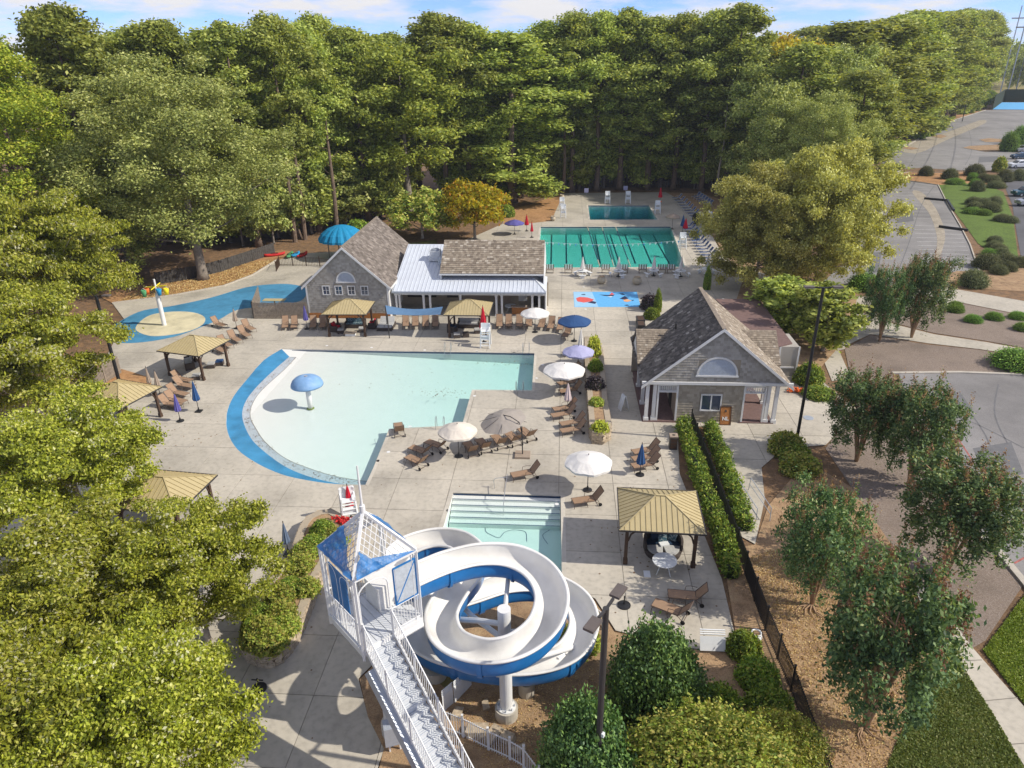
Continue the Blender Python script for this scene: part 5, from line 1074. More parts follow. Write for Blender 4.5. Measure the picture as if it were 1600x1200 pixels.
# ------------------------------------------------------------ water slide
sld = thing('water_slide', 'white and blue spiral water slide with looping open flume', 'water slide')
ctrl = [(-5.6, 20.35, 6.62), (-4.9, 20.95, 6.6), (-4.0, 21.7, 6.5), (-2.9, 22.3, 6.35), (-1.7, 22.4, 6.2), (-.7, 21.8, 6.05), (-.2, 20.7, 5.85), (-.45, 19.4, 5.65), (-1.4, 18.5, 5.45), (-2.6, 18.35, 5.3), (-3.8, 19.0, 5.15), (-4.35, 20.3, 5.0), (-4.15, 21.9, 4.75), (-3.7, 23.4, 4.5), (-3.75, 25.0, 4.2), (-4.6, 26.2, 4.0), (-5.8, 26.5, 3.85), (-7.0, 25.9, 3.7), (-7.4, 24.6, 3.5), (-6.8, 23.4, 3.3), (-5.4, 22.9, 3.15), (-3.8, 23.8, 2.95), (-2.2, 24.9, 2.75), (-.5, 25.2, 2.55), (.8, 24.4, 2.4), (1.15, 23.0, 2.2), (.4, 21.6, 2.05), (-1.2, 21.1, 1.9), (-3.0, 21.3, 1.75), (-5.0, 21.9, 1.6), (-6.3, 23.3, 1.45), (-6.1, 25.4, 1.2), (-5.2, 27.2, .95), (-4.5, 28.9, .8)]
path = spline(ctrl, 9)
def sweep(prof, closed=False, bank=.0, p0=0, p1=None):
    """prof: (lateral, height) points swept along the slide path, rim level = path height"""
    b = MB(); P = path[p0:p1]; n = len(P); k = len(prof)
    for i, p in enumerate(P):
        gi = p0+i; a = path[max(0, gi-1)]; c = path[min(len(path)-1, gi+1)]; d = (c-a); d.z = 0; d.normalize(); s_ = Vector((d.y, -d.x, 0))
        a2 = path[max(0, gi-5)]; c2 = path[min(len(path)-1, gi+5)]; d1 = (p-a2).xy; d2 = (c2-p).xy; cur = (d1.x*d2.y-d1.y*d2.x)/(d1.length*d2.length+1e-6)
        for (u, z) in prof: b.v.append(tuple(p+s_*u+Vector((0, 0, z + u*cur*.22))))
    for i in range(n-1):
        for j in range(k if closed else k-1): j2 = (j+1) % k; b.f.append((i*k+j, i*k+j2, (i+1)*k+j2, (i+1)*k+j))
    if closed: b.f += [tuple(range(k-1, -1, -1)), tuple(range((n-1)*k, n*k))]
    return b
nU = 14
inner = [(-.535*math.copysign(abs(math.cos(math.pi*j/nU))**.6, math.cos(math.pi*j/nU)), -.66*math.sin(math.pi*j/nU)**.75) for j in range(nU+1)]
outer = [(-.60*math.copysign(abs(math.cos(math.pi*j/nU))**.4, math.cos(math.pi*j/nU)), -.84*math.sin(math.pi*j/nU)**.6-.03) for j in range(nU+1)]
sweep(inner).build('flume_inside', 'flume_white', sld, smooth=True); sweep(outer).build('flume_shell', 'flume_blue', sld, smooth=True)
for sg in (-1, 1): sweep([(sg*.515, -.03), (sg*.66, -.05), (sg*.66, .0), (sg*.62, .035), (sg*.545, .035), (sg*.515, .0)], True).build('flume_rim', 'flume_white', sld, smooth=True)
for i in range(14, len(path)-8, 22):
    sweep([(u*1.06, z*1.05-.03) for u, z in outer], p0=i, p1=i+2).build('joint_flange', 'flume_blue', sld)
def column(x, y, z, r, ph, pr, m_='white_paint'):
    MB().cyl((x, y, 0), pr, ph, 24).build('pedestal', 'concrete_light', sld, smooth=False); c = MB().cyl((x, y, ph-.01), r, z-ph, 24).build('support_column', m_, sld); return c
column(-1.95, 20.15, 5.55, .25, .5, .46); MB().cyl((-1.95, 20.15, .5), .38, .05, 24).build('base_plate', 'white_paint', sld)
for k in range(8): a = math.pi*k/4; MB().cyl((-1.95+.32*math.cos(a), 20.15+.32*math.sin(a), .55), .03, .1, 6).build('anchor_bolt', 'grey_metal', sld)
column(-1.2, 21.3, .98, .12, .7, .34); column(-5.15, 22.0, .66, .18, .5, .5); column(-.3, 25.1, 1.65, .22, .4, .35, 'grey_metal')
f = MB(); f.tube([(-1.95, 20.2, 5.0), (-1.95, 21.2, 5.15), (-1.95, 22.2, 5.2)], .09, 8).tube([(-1.95, 20.15, 4.8), (-3.0, 20.7, 4.4), (-4.1, 21.3, 3.85)], .11, 8).tube([(-1.95, 20.15, 4.0), (-3.4, 21.6, 3.8), (-4.0, 22.4, 3.7)], .11, 8).tube([(-1.95, 20.15, 3.0), (-.6, 20.4, 3.0), (.9, 22.8, 1.2)], .1, 8).tube([(-1.95, 20.15, 4.4), (-.2, 20.4, 4.4), (-.2, 20.5, 4.8)], .1, 8).tube([(-1.95, 20.15, 4.3), (-2.1, 18.9, 4.3), (-2.15, 18.4, 4.3)], .1, 8).tube([(-1.95, 20.15, 2.2), (-2.6, 21.0, 1.3)], .1, 8)
f.build('support_arm', 'white_paint', sld)

# tower with platform, torn canopy and stair
tw = thing('slide_tower', 'white railed slide tower with latticed pyramid roof and torn blue fabric', 'slide tower')
cx, cy, hd, zf, ze, za = -6.6, 19.5, 1.7, 5.65, 8.6, 10.15
Lp, Fp, Rp, Bp = (Vector((cx-hd, cy, 0)), Vector((cx, cy-hd, 0)), Vector((cx+hd, cy, 0)), Vector((cx, cy+hd, 0)))
Z = lambda z: Vector((0, 0, z))
MB().prism([Lp, Fp, Rp, Bp], zf-.02, zf+.03).build('platform_deck', 'white_metal', tw)
f = MB()
for a, c in ((Lp, Fp), (Fp, Rp), (Rp, Bp), (Bp, Lp)): f.bar(a+Z(zf-.17), c+Z(zf-.17), .12, .28)
f.build('platform_edge_beam', 'white_paint', tw)
for k in range(9):   # boards of the platform, laid across
    u = (k+.5)/9; d = (Bp-Lp)*.0; a = Lp.lerp(Bp, u); c = Fp.lerp(Rp, u); v_ = (Bp-Lp).normalized()*.12; MB().extr([a-v_+Z(zf+.034), c-v_+Z(zf+.034), c+v_+Z(zf+.034), a+v_+Z(zf+.034)], (0, 0, .02)).build('deck_board', 'white_metal', tw)
for q in (Lp, Fp, Rp, Bp):
    MB().bar(q+Z(zf-.5), q+Z(ze), .09).build('post', 'white_paint', tw)
    i_ = q+(Vector((cx, cy, 0))-q).normalized()*.0
for q, o_ in ((Lp, Bp), (Lp, Fp), (Rp, Fp), (Rp, Bp), (Fp, Lp), (Bp, Rp)): p = q+(o_-q).normalized()*.22; MB().bar(p+Z(zf-.2), p+Z(ze), .05).build('post', 'white_paint', tw)
f = MB()
for a, c in ((Lp, Fp), (Fp, Rp), (Rp, Bp), (Bp, Lp)): f.bar(a+Z(ze), c+Z(ze), .09)
f.build('roof_ring_beam', 'white_paint', tw); ap = Vector((cx, cy, za))
for q in (Lp, Fp, Rp, Bp): MB().bar(q+Z(ze+.04), ap, .1).build('roof_hip', 'white_paint', tw)
for i, (a, c) in enumerate(((Lp, Fp), (Fp, Rp), (Rp, Bp), (Bp, Lp))):   # lattice of thin bars in each roof face
    f = MB(); A_, C_ = a+Z(ze), c+Z(ze); n = 11
    P3 = lambda s, t: A_.lerp(C_, s).lerp(ap, t)
    for k in range(1, n):
        s_ = k/n
        t1 = (ap-A_)*.0
        # bars parallel to each hip
        f.bar(A_.lerp(C_, s_), A_.lerp(ap, s_), .022); f.bar(A_.lerp(C_, s_), C_.lerp(ap, 1-s_), .022)
    f.build('roof_lattice', 'white_paint', tw, kind='stuff')
MB().cyl((cx, cy, za-.1), .05, 1.9, 8, .03).build('finial_pole', 'white_paint', tw); MB().cyl((cx, cy, za-.05), .1, .3, 12).build('finial_collar', 'white_paint', tw)
def cloth(name, A_, C_, D_, n, ym, amp, seed, m_='blue_tarp'):
    r_ = random.Random(seed); b = MB(); N_ = n
    nrm = (C_-A_).cross(D_-A_).normalized(); nrm = nrm if nrm.z > 0 else -nrm
    g = [[None]*(N_+1) for _ in range(N_+1)]
    for j in range(N_+1):
        for i in range(N_+1-j):
            p = A_+(C_-A_)*(i/N_)+(D_-A_)*(j/N_)*ym; w = amp*(math.sin(i*1.3+j*.7+seed)+math.sin(j*1.9-i*.5)*.7+r_.random()); g[j][i] = len(b.v); b.v.append(tuple(p+nrm*(.05+abs(w))))
    for j in range(N_):
        for i in range(N_-j):
            b.f.append((g[j][i], g[j][i+1], g[j+1][i]))
            if i+1 <= N_-j-1: b.f.append((g[j][i+1], g[j+1][i+1], g[j+1][i]))
    o = b.build(name, m_, tw, smooth=True); return o
cloth('torn_fabric', Lp+Z(ze), Fp+Z(ze), ap, 12, .62, .07, 1); cloth('torn_fabric', Fp+Z(ze), Fp.lerp(Rp, .45)+Z(ze), ap, 10, .42, .12, 2); cloth('torn_fabric', Fp.lerp(Rp, .3)+Z(ze), Rp+Z(ze), ap, 10, .22, .03, 3); cloth('torn_fabric', Rp+Z(ze), Bp+Z(ze), ap, 10, .95, .03, 4)
def panel(a, c, z0, z1, m_, name, th=.02):
    d = (c-a).normalized(); nn = Vector((d.y, -d.x, 0)); MB().extr([a+Z(z0), c+Z(z0), c+Z(z1), a+Z(z1)], nn*th).build(name, m_, tw)
panel(Lp.lerp(Fp, .25), Lp.lerp(Fp, .75), zf+1.15, ze-.25, 'blue_tarp', 'side_fabric')
panel(Fp.lerp(Rp, .62), Fp.lerp(Rp, .95), zf+1.15, ze-.35, 'mural_pale2', 'side_fabric')
f = MB(); a, c = Fp.lerp(Rp, .6), Fp.lerp(Rp, .97)
for p_, q_ in ((a+Z(zf+1.1), c+Z(zf+1.1)), (a+Z(ze-.3), c+Z(ze-.3)), (a+Z(zf+1.1), a+Z(ze-.3)), (c+Z(zf+1.1), c+Z(ze-.3)), (a+Z(zf+1.1), c+Z(ze-.3))): f.bar(p_, q_, .05)
f.build('fabric_frame', 'flume_blue', tw)
bal = MB().cyl((0, 0, 0), .013, 1.0, 5).mesh('baluster', 'white_paint')
def railing(par, A_, C_, h=1.05, step=.115, posts=True, zb=.08, vertical=True, bm=None):
    """rail from A to C (3-D feet), with a round baluster every step"""
    L_ = (C_-A_).length; f = MB(); f.tube([A_+Z(h), C_+Z(h)], .028, 6).tube([A_+Z(zb), C_+Z(zb)], .02, 6); f.build('handrail', 'white_paint', par)
    n = int((C_-A_).xy.length/step)
    for k in range(1, n): p = A_.lerp(C_, k/n)+Z(zb); o = obj('baluster', bm or bal, par, loc=p); o.scale = (1, 1, h-zb)
railing(tw, Lp+Z(zf), Fp+Z(zf)); railing(tw, Bp+Z(zf), Lp+Z(zf)); railing(tw, Fp.lerp(Rp, .52)+Z(zf), Rp+Z(zf))
for a, c in ((Lp, Fp), (Fp, Rp)):   # arched hoops
    for u0, u1 in ((.12, .45), (.55, .88)) if a is Lp else ((.03, .5),):
        p0, p1 = a.lerp(c, u0), a.lerp(c, u1); MB().tube([p0+Z(zf+.1), p0+Z(ze-.7)]+[p0.lerp(p1, .5-.5*math.cos(math.pi*k/8))+Z(ze-.7+.4*math.sin(math.pi*k/8)) for k in range(1, 8)]+[p1+Z(ze-.7), p1+Z(zf+.1)], .028, 6).build('arched_bar', 'white_paint', tw)
MB().box((-6.35, 20.3, zf+.55), (1.2, .9, 1.05), rz=R(45)).build('start_tub', 'flume_white', tw)
MB().cyl((-6.3, 19.2, 0), .5, .5, 24).build('pedestal', 'concrete_light', tw); MB().cyl((-6.3, 19.2, .5), .36, zf-.8, 24).build('support_column', 'white_paint', tw)
for q in (Lp, Fp, Rp, Bp): MB().bar(Vector((-6.3, 19.2, 4.3)), q.lerp(Vector((-6.3, 19.2, 0)), .15)+Z(zf-.3), .14).build('brace', 'grey_metal', tw)
MB().tube([Fp.lerp(Rp, .55)+Z(zf-.35), Rp+Z(zf-.35)], .13, 10).build('floor_tube', 'white_paint', tw)
# stair
st = thing('slide_stair', 'long white steel stair with railings climbing to the slide tower', 'stair')
d = Vector((.7071, -.7071, 0)); s_ = Vector((.7071, .7071, 0)); run, rise = .235, .198; nst = 28; W = 1.12; P0 = Fp+s_*.06+Z(zf)
for k in range(nst):
    q = P0+d*(run*k)-Z(rise*(k+1)); tr = MB().extr([q+s_*.03-d*.02, q+s_*(W-.03)-d*.02, q+s_*(W-.03)+d*(run+.03), q+s_*.03+d*(run+.03)], (0, 0, -.045)).build('tread', 'white_metal', st)
    g = MB()
    for j in range(3): e = q+d*(.035+.085*j)+Z(.004); g.bar(e+s_*.05, e+s_*(W-.05), .018, .012)
    g.build('tread_grip', 'grey_metal', tr)
    MB().extr([q+s_*.03+Z(rise-.05), q+s_*(W-.03)+Z(rise-.05), q+s_*(W-.03)+Z(.0), q+s_*.03+Z(.0)], d*.012).build('riser', 'white_metal', st)
E_ = P0+d*(run*nst)-Z(rise*nst)
for off in (0, W):
    a, c = P0+s_*off, E_+s_*off; MB().extr([a+Z(.12), c+Z(.12), c+Z(-.16), a+Z(-.16)], s_*.03).build('stringer', 'white_paint', st); railing(st, a+Z(.12)+s_*.015, c+Z(.12)+s_*.015, 1.0, .12)
    for k in range(6): p = a.lerp(c, (k+.05)/5.2); MB().bar(p+Z(-.05), p+Z(1.2), .06).build('rail_post', 'white_paint', st)
a = P0+s_*(-.25)-Z(.9); c = E_+s_*(-.25)-Z(.4); MB().bar(P0-s_*.05+d*.3-Z(.75), E_-s_*.05-Z(.25), .3, .5).build('support_girder', 'grey_metal', st); 
p = at(618, 1172); t = thing('equipment_box', 'grey steel box on posts under the stair', 'box', (p.x, p.y, 0), R(20)); MB().box((0, 0, 1.0), (.7, .5, .9)).build('body', 'grey_metal', t); MB().box((-.2, 0, .28), (.06, .06, .56)).box((.2, 0, .28), (.06, .06, .56)).build('leg', 'white_paint', t)

# ------------------------------------------------------------ fences
pk = MB().box((0, 0, .5), (.018, .018, 1.0)).mesh('picket', 'black_metal')
def iron_fence(label, pts, h=1.4, pm='black_metal', step=.11, seg=2.2, thin=.03, name='metal_fence', rails=(.12, .9), indiv=0):
    t = thing(name, label, 'fence'); P = [Vector((*p, 0)) if len(p) == 2 else Vector(p) for p in pts]; pb = MB()
    for i in range(len(P)-1):
        a, c = P[i], P[i+1]; L_ = (c-a).length; n = max(1, round(L_/seg))
        for k in range(n+(i == len(P)-2)): q = a.lerp(c, k/n); MB().box((q.x, q.y, h/2+.04), (.07, .07, h+.08)).box((q.x, q.y, h+.1), (.09, .09, .03)).build('post', pm, t)
        for rz_ in rails: MB().bar(a+Z(h*rz_), c+Z(h*rz_), .035).build('rail', pm, t)
        m_ = int(L_/step)
        for k in range(m_): q = a.lerp(c, (k+.5)/m_); pb.box((q.x, q.y, h*.49), (thin, thin, h*.96))
    pb.build('picket', pm, t, kind='stuff'); return t
iron_fence('long black metal fence between the two hedges and past the holly', [at(x, y).xy for x, y in ((1079, 668), (1106, 740), (1150, 860), (1195, 985), (1235, 1080), (1272, 1185), (1310, 1290))], 1.35)
iron_fence('white picket fence curving away from the foot of the stair', [at(x, y, 1.1).xy for x, y in ((690, 1108), (722, 1120), (762, 1140), (796, 1155), (818, 1168), (842, 1200), (870, 1245))], 1.1, 'white_paint', .1, 1.0, .022, 'picket_fence')
iron_fence('low white lattice fence at the deck edge right of the slide', [at(x, y).xy for x, y in ((922, 962), (948, 985))], .8, 'white_paint', .09, 1.2, .04, 'lattice_fence')
iron_fence('thin brown metal fence beyond the back of the splash deck', [at(x, y).xy for x, y in ((432, 424), (437, 415), (500, 416), (520, 420))], 1.2, 'wood_dark', .2, 2.0)
for lab, a, c in (('white lattice-topped screen panel left of two under the slide', (692, 1112), (708, 1098)), ('white lattice-topped screen panel right of two under the slide', (710, 1098), (736, 1070))):
    a, c = at(*a), at(*c); t = thing('screen_panel', lab, 'panel', a); v = c-a; nn = Vector((v.y, -v.x, 0)).normalized()*.03
    MB().extr([Vector(), v, v+Z(.85), Z(.85)], nn).build('board', 'white_plastic', t); f = MB()
    for k in range(1, 10): f.bar(v*(k/10)+Z(.86), v*(k/10)+Z(1.12), .03)
    for k in range(4): f.bar(Z(.87+.085*k), v+Z(.87+.085*k), .03)
    f.build('lattice', 'white_plastic', t, kind='stuff')
def board_fence(label, pts, h, m_, bw=.14, name='wooden_fence'):
    t = thing(name, label, 'fence'); n_ = 0
    for i in range(len(pts)-1):
        a, c = pts[i], pts[i+1]; L_ = (c-a).length; n = max(1, int(L_/bw)); rz = math.atan2((c-a).y, (c-a).x); me = MB().box((0, 0, h/2), (bw-.02, .025, h)).mesh('board', m_)
        for k in range(n): q = a.lerp(c, (k+.5)/n); o = obj('board', me, t, loc=(q.x, q.y, random.uniform(-.02, .02)), rz=rz)
        for z in (.3, h-.3): MB().bar(a+Z(z)+Vector((0, .03, 0)), c+Z(z)+Vector((0, .03, 0)), .05, .09).build('rail', m_, t)
        MB().box((a.x, a.y+.05, h/2), (.12, .1, h+.1)).build('post', m_, t)
    return t
board_fence('pale wooden screen fence beside the grey gabled house', [at(397, 498), at(440, 498), at(482, 498)], 1.75, 'wood_grey')
board_fence('side return of the wooden screen fence', [at(397, 498), at(407, 470)], 1.75, 'wood_grey', name='wooden_screen'); t = thing('wood_shelf', 'wooden counter top inside the screen fence', 'counter', at(432, 490)); MB().box((0, 0, 1.5), (2.3, .8, .06)).build('countertop', 'gazebo_roof', t); MB().box((0, 0, .74), (.1, .1, 1.46)).build('leg', 'wood_grey', t)
board_fence('weathered grey board fence at the left edge of the deck', [at(140, 612), at(165, 598), at(190, 582)], 1.5, 'wood_grey')
board_fence('dark weathered board fence behind the straw bank', [at(245, 445), at(300, 436), at(345, 425), at(395, 408), at(430, 396)], 1.5, 'fence_dark', .35)
iron_fence('black windscreen fence at the wood edge behind the diving pool', [at(x, y).xy for x, y in ((875, 297), (950, 293), (1040, 293), (1110, 296), (1190, 305))], 1.8, 'black_metal', .35, 3, .03)
# tennis court beyond the car park
tc_ = [at(x, y) for x, y in ((1548, 171), (1562, 160), (1680, 160), (1700, 172))]; sheet('tennis_court', [p.xy for p in tc_], .02, 'mural_blue', kind='structure')
t = thing('windscreen_fence', 'tall dark green windscreen fence of the distant tennis court', 'fence'); a, c = at(1566, 159.5), at(1700, 159.5); MB().bar(a+Z(3), c+Z(3), .2, 6).build('screen', 'core_dark', t); a2 = at(1550, 171.5); MB().bar(a2+Z(3), a+Z(3), .15, 6).build('screen', 'core_dark', t)

# ------------------------------------------------------------ lamps and power poles
def lamp(label, base, h, heads=2, r=.09, rz=0, m_='black_metal', hm='lamp_head'):
    p = at(*base); t = thing('street_lamp', label, 'street lamp', p, rz); MB().tube([(0, 0, 0), (0, 0, h)], [r*1.15, r], 4 if m_ == 'lamp_head' else 12).build('pole', m_, t); MB().box((0, 0, .15), (.4, .4, .3)).build('footing', 'concrete_light', t)
    for k in range(heads):
        a = math.pi*k; x = math.cos(a); MB().bar((0, 0, h-.05), (x*.5, 0, h), .08).build('arm', m_, t); MB().box((x*.85, 0, h+.02), (.6, .34, .09)).build('lamp_head', hm, t); MB().box((x*.85, 0, h-.035), (.5, .3, .012)).build('lens', 'white_plastic', t)
    return t
lamp('tall black street lamp rising beside the bath house', (1243, 698), 11.1, 2)
lamp('black lamp post at the left board fence', (190, 610), 8.0, 1, .12)
lF = lamp('bronze lamp pole in the foreground beside the slide', (931, 1250), 8.8, 2, .1, R(60), 'bronze')
f = MB().box((0, -.13, 1.2), (.12, .1, .16)).build('junction_box', 'white_plastic', lF); f.location = (0, 0, 2.2)
lamp('black lamp post on the verge left of the far car park', (1418, 228), 9.5, 1, .12); lamp('farther black lamp post on the verge beyond the car park', (1503, 191), 9.5, 1, .12)
t = thing('utility_pole', 'slim brown pole standing at the wood edge behind the orange tree', 'pole', at(725, 300)); MB().cyl((0, 0, 0), .16, 11, 8).build('pole', 'bark_pine', t)
t = thing('bare_trunk', 'thin pale bare trunk at the wood edge right of the diving pool', 'tree', at(1119, 303)); MB().tube([(0, 0, 0), (.1, 0, 5), (.5, 0, 10), (.3, 0, 17)], [.25, .2, .16, .08], 8).build('trunk', 'bark_pale', t)
for k, (xa, xb) in enumerate(((1586, 1625), (1599, 1680))):
    t = thing('power_cable', f'sagging power line cable, {"left" if k == 0 else "right"} of two at the right edge', 'cable'); A_ = at(xa, 110); q = A_*(520/A_.xy.length); q.z = 46; C_ = at(xb, 300); C_.z = 18; MB().tube([q.lerp(C_, j/14)-Z(9*math.sin(math.pi*j/14)) for j in range(15)], .06, 4).build('cable', 'white_metal', t)
for k, (x, D, hh_) in enumerate(((1577, 560, 47), (1590, 480, 40))):
    p = at(x, 120); sc_ = D/Vector(p.xy).length; p = Vector((p.x*sc_, p.y*sc_, hill(p.x*sc_, p.y*sc_))); t = thing('power_pylon', f'tall H-frame power line pylon, {"farther" if k == 0 else "nearer"} of two at the right edge', 'pylon', p)
    for x_ in (-3, 6): MB().cyl((x_, 0, 0), .35, hh_, 6).build('pole', 'grey_metal', t)
    MB().box((2, 0, hh_*.86), (18, .5, .6)).build('crossarm', 'wood_grey', t)

# ------------------------------------------------------------ cars
def car(label, pos, rz, paint, suv=True):
    t = thing('parked_car', label, 'car', pos, rz); Lc, Wc, H_ = 4.7, 1.85, 1.65 if suv else 1.45
    prof = [(-2.33, .35), (-2.35, .75), (-2.2, .95), (-1.25, 1.05), (-.55, H_-.05), (.2, H_), (1.45, H_-.02), (2.1, 1.1), (2.33, 1.0), (2.36, .45), (2.25, .3), (-2.2, .3)]
    b = MB(); n = len(prof); 
    def sec(y, k): return [(x*(1-(.015 if k else 0)), y*(.86 if (z > 1.12) else 1), z) for x, z in prof]
    for y in (-Wc/2, Wc/2): b.v += sec(y, 0)
    b.f = [tuple(range(n)), tuple(range(2*n-1, n-1, -1))] + [(i, (i+1) % n, n+(i+1) % n, n+i)[::-1] for i in range(n)]
    bd = b.build('body', paint, t, smooth=False); md = bd.modifiers.new('bevel', 'BEVEL'); md.width = .07; md.segments = 2
    for sg in (-1, 1): MB().extr([(-.95, sg*.885, 1.13), (-.5, sg*.83, H_-.15), (1.4, sg*.83, H_-.15), (1.85, sg*.885, 1.13)], (0, sg*.03, 0)).build('side_window', 'glass_dark', t)
    MB().extr([(-1.22, -.75, 1.12), (-1.22, .75, 1.12), (-.66, .68, H_-.12), (-.66, -.68, H_-.12)], (-.03, 0, .03)).build('windscreen', 'glass_dark', t)
    for x in (-1.45, 1.42):
        for y in (-.86, .86): w = MB().tube([(x, y-.12, .34), (x, y+.12, .34)], .345, 20).build('wheel', 'rubber', t); MB().tube([(x, y-.125, .34), (x, y+.125, .34)], .2, 12).build('rim', 'car_silver', w)
    for y in (-.68, .68): MB().box((-2.3, y, .82), (.12, .36, .14)).build('headlight', 'white_plastic', t)
    return t
p = at(1573, 262); car('white parked SUV at the right edge, front wheel showing', (p.x+2.6, p.y, 0), R(4), 'car_white'); p = at(1578, 248); car('dark blue parked car just behind the white SUV', (p.x+2.6, p.y, 0), R(4), 'car_blue', False); p = at(1588, 238); car('silver parked SUV farther back beside the clipped cone shrub', (p.x+2.6, p.y+1, 0), R(4), 'car_silver')
p = at(1581, 306); car('dark teal parked truck below the straw bed at the right edge', (p.x+2.4, p.y, 0), R(4), 'car_teal'); p = at(1587, 321); car('dark parked car with pale bonnet at the right edge', (p.x+2.4, p.y, 0), R(4), 'car_silver', False)

# ------------------------------------------------------------ stone planters
stones = []
for k in range(6):
    r_ = random.Random(k); b = MB(); b.box((0, 0, 0), (1, 1, 1)); b.v = [(x+r_.uniform(-.14, .14), y*.7+r_.uniform(-.08, .08), z+r_.uniform(-.14, .14)) for x, y, z in b.v]; stones.append(b.mesh('stone', 'fieldstone'))
def planter(label, pg, h, cap=.28, cw=.34, rh=.13, soil='dirt', lim=290):
    """bed walled with separate field stones"""
    t = thing('stone_planter', label, 'planter'); P = [Vector((*p, 0)) for p in pg]; n = len(P); cen = sum(P, Vector())/n
    MB().prism([p.lerp(cen, .06/max(.1, (p-cen).length)) for p in P], 0, h-.08).build('core', 'dirt', t)
    per = [(P[i], P[(i+1) % n]) for i in range(n)]; cnt = 0; stf = MB(); z = 0; row = 0
    order = []
    while z < h-.05:
        hh_ = rh*random.uniform(.8, 1.2)
        for a, c in per:
            L_ = (c-a).length; x = random.uniform(0, .1)
            while x < L_: w = random.uniform(.18, .42); q = a.lerp(c, min(1, (x+w/2)/L_)); order.append((q.y, q, math.atan2((c-a).y, (c-a).x), w, hh_, z)); x += w
        z += hh_
    order.sort(key=lambda o: o[0])
    for (_, q, rz, w, hh_, z) in order:
        if cnt < lim: o = obj('stone', random.choice(stones), t, loc=(q.x, q.y, z+hh_/2), rz=rz); o.scale = (w*.97, .26, hh_*.96); o.rotation_euler.y = random.uniform(-.05, .05); cnt += 1
        else: stf.box((q.x, q.y, z+hh_/2), (w*.97, .2, hh_*.95), rz=rz)
    if stf.v: stf.build('stone', 'fieldstone', t, kind='stuff')
    b = MB(); o_ = offset(pg, -.06); i_ = offset(pg, cw)
    for k in range(n): j = (k+1) % n; b.extr([(o_[k].x, o_[k].y, h), (o_[j].x, o_[j].y, h), (i_[j].x, i_[j].y, h), (i_[k].x, i_[k].y, h)], (0, 0, .07))
    b.build('coping', 'stone_cap', t); MB().prism([p for p in i_], h-.06, h+.03).build('soil', soil, t); return i_
bedA = [p.xy for p in spline([at(x, y) for x, y in ((382, 1005), (388, 1032), (415, 1042), (440, 1035), (462, 1008), (482, 965), (498, 920), (520, 885), (545, 868), (548, 838), (520, 815), (485, 825), (470, 850), (460, 880), (440, 910), (405, 950))], 2, True)]
planter('long curved fieldstone bed full of shrubs left of the slide tower', bedA, .75)
bedB = [at(x, y).xy for x, y in ((922, 682), (926, 692), (940, 694), (951, 688), (953, 676), (947, 640), (944, 600), (940, 560), (934, 540), (914, 540), (914, 575), (918, 620), (920, 655))]
planter('narrow fieldstone bed between loungers and the bath house', bedB, .8, lim=120)
for k, (lab, x, y, s) in enumerate((('largest pale boulder in the dirt by the slide column', 745, 1148, .8), ('flat boulder near the white fence', 770, 1152, .7), ('angular pale stone left of the slide column pedestal', 759, 1105, .45), ('boulder in the shade below the slide', 792, 1155, .6), ('lowest small boulder by the white fence posts', 812, 1175, .5), ('brown boulder at the foot of the white screens', 715, 1118, .5))):
    o = obj('boulder', stones[k % 6], None, loc=(*at(x, y).xy, s*.18), rz=k*.9); o.scale = (s, s*.9, s*.45); tag(o, lab, 'boulder')

# ------------------------------------------------------------ vegetation
def quads(C, Nn, size, aspect=1.6, bend=True):
    """one leaf quad per centre C, facing Nn"""
    n = len(C); a = rng.normal(size=(n, 3)); Nn = Nn/np.linalg.norm(Nn, axis=1, keepdims=True)
    u = np.cross(Nn, a); u /= np.linalg.norm(u, axis=1, keepdims=True)+1e-9; v = np.cross(Nn, u)
    s = (size*rng.uniform(.65, 1.35, size=n))[:, None]*.5
    P = np.stack([C-u*s*aspect, C-v*s*.8+u*s*.15, C+u*s*aspect, C+v*s*.8+u*s*.15], 1)
    return P.reshape(-1, 3)
def leafmesh(name, P, m):
    n = len(P)//4; me = bpy.data.meshes.new(name); me.vertices.add(n*4); me.vertices.foreach_set('co', P.astype(np.float32).ravel())
    me.loops.add(n*4); me.loops.foreach_set('vertex_index', np.arange(n*4, dtype=np.int32)); me.polygons.add(n)
    me.polygons.foreach_set('loop_start', np.arange(0, n*4, 4, dtype=np.int32)); me.polygons.foreach_set('loop_total', np.full(n, 4, dtype=np.int32))
    me.update(calc_edges=True); me.materials.append(M[m]); return me
def clump_leaves(cl, per, size, up=.5, aspect=1.6, hollow=.45):
    """cl: rows of cx,cy,cz,rx,ry,rz"""
    cl = np.array(cl); w = (cl[:, 3]*cl[:, 4]*cl[:, 5])**(2/3); cnt = np.maximum(3, (per*w/w.sum())).astype(int)
    idx = np.repeat(np.arange(len(cl)), cnt); n = len(idx); d = rng.normal(size=(n, 3)); d /= np.linalg.norm(d, axis=1, keepdims=True)
    r = (hollow*.8+(1-hollow*.8)*rng.random(n)**.75)[:, None]*np.maximum(.2, 1+.3*rng.normal(size=(n, 1))); C = cl[idx, :3]+d*r*cl[idx, 3:]
    Nn = d*.45+rng.normal(size=(n, 3))*.6+np.array([0, 0, up*.8]); return quads(C, Nn, size, aspect)
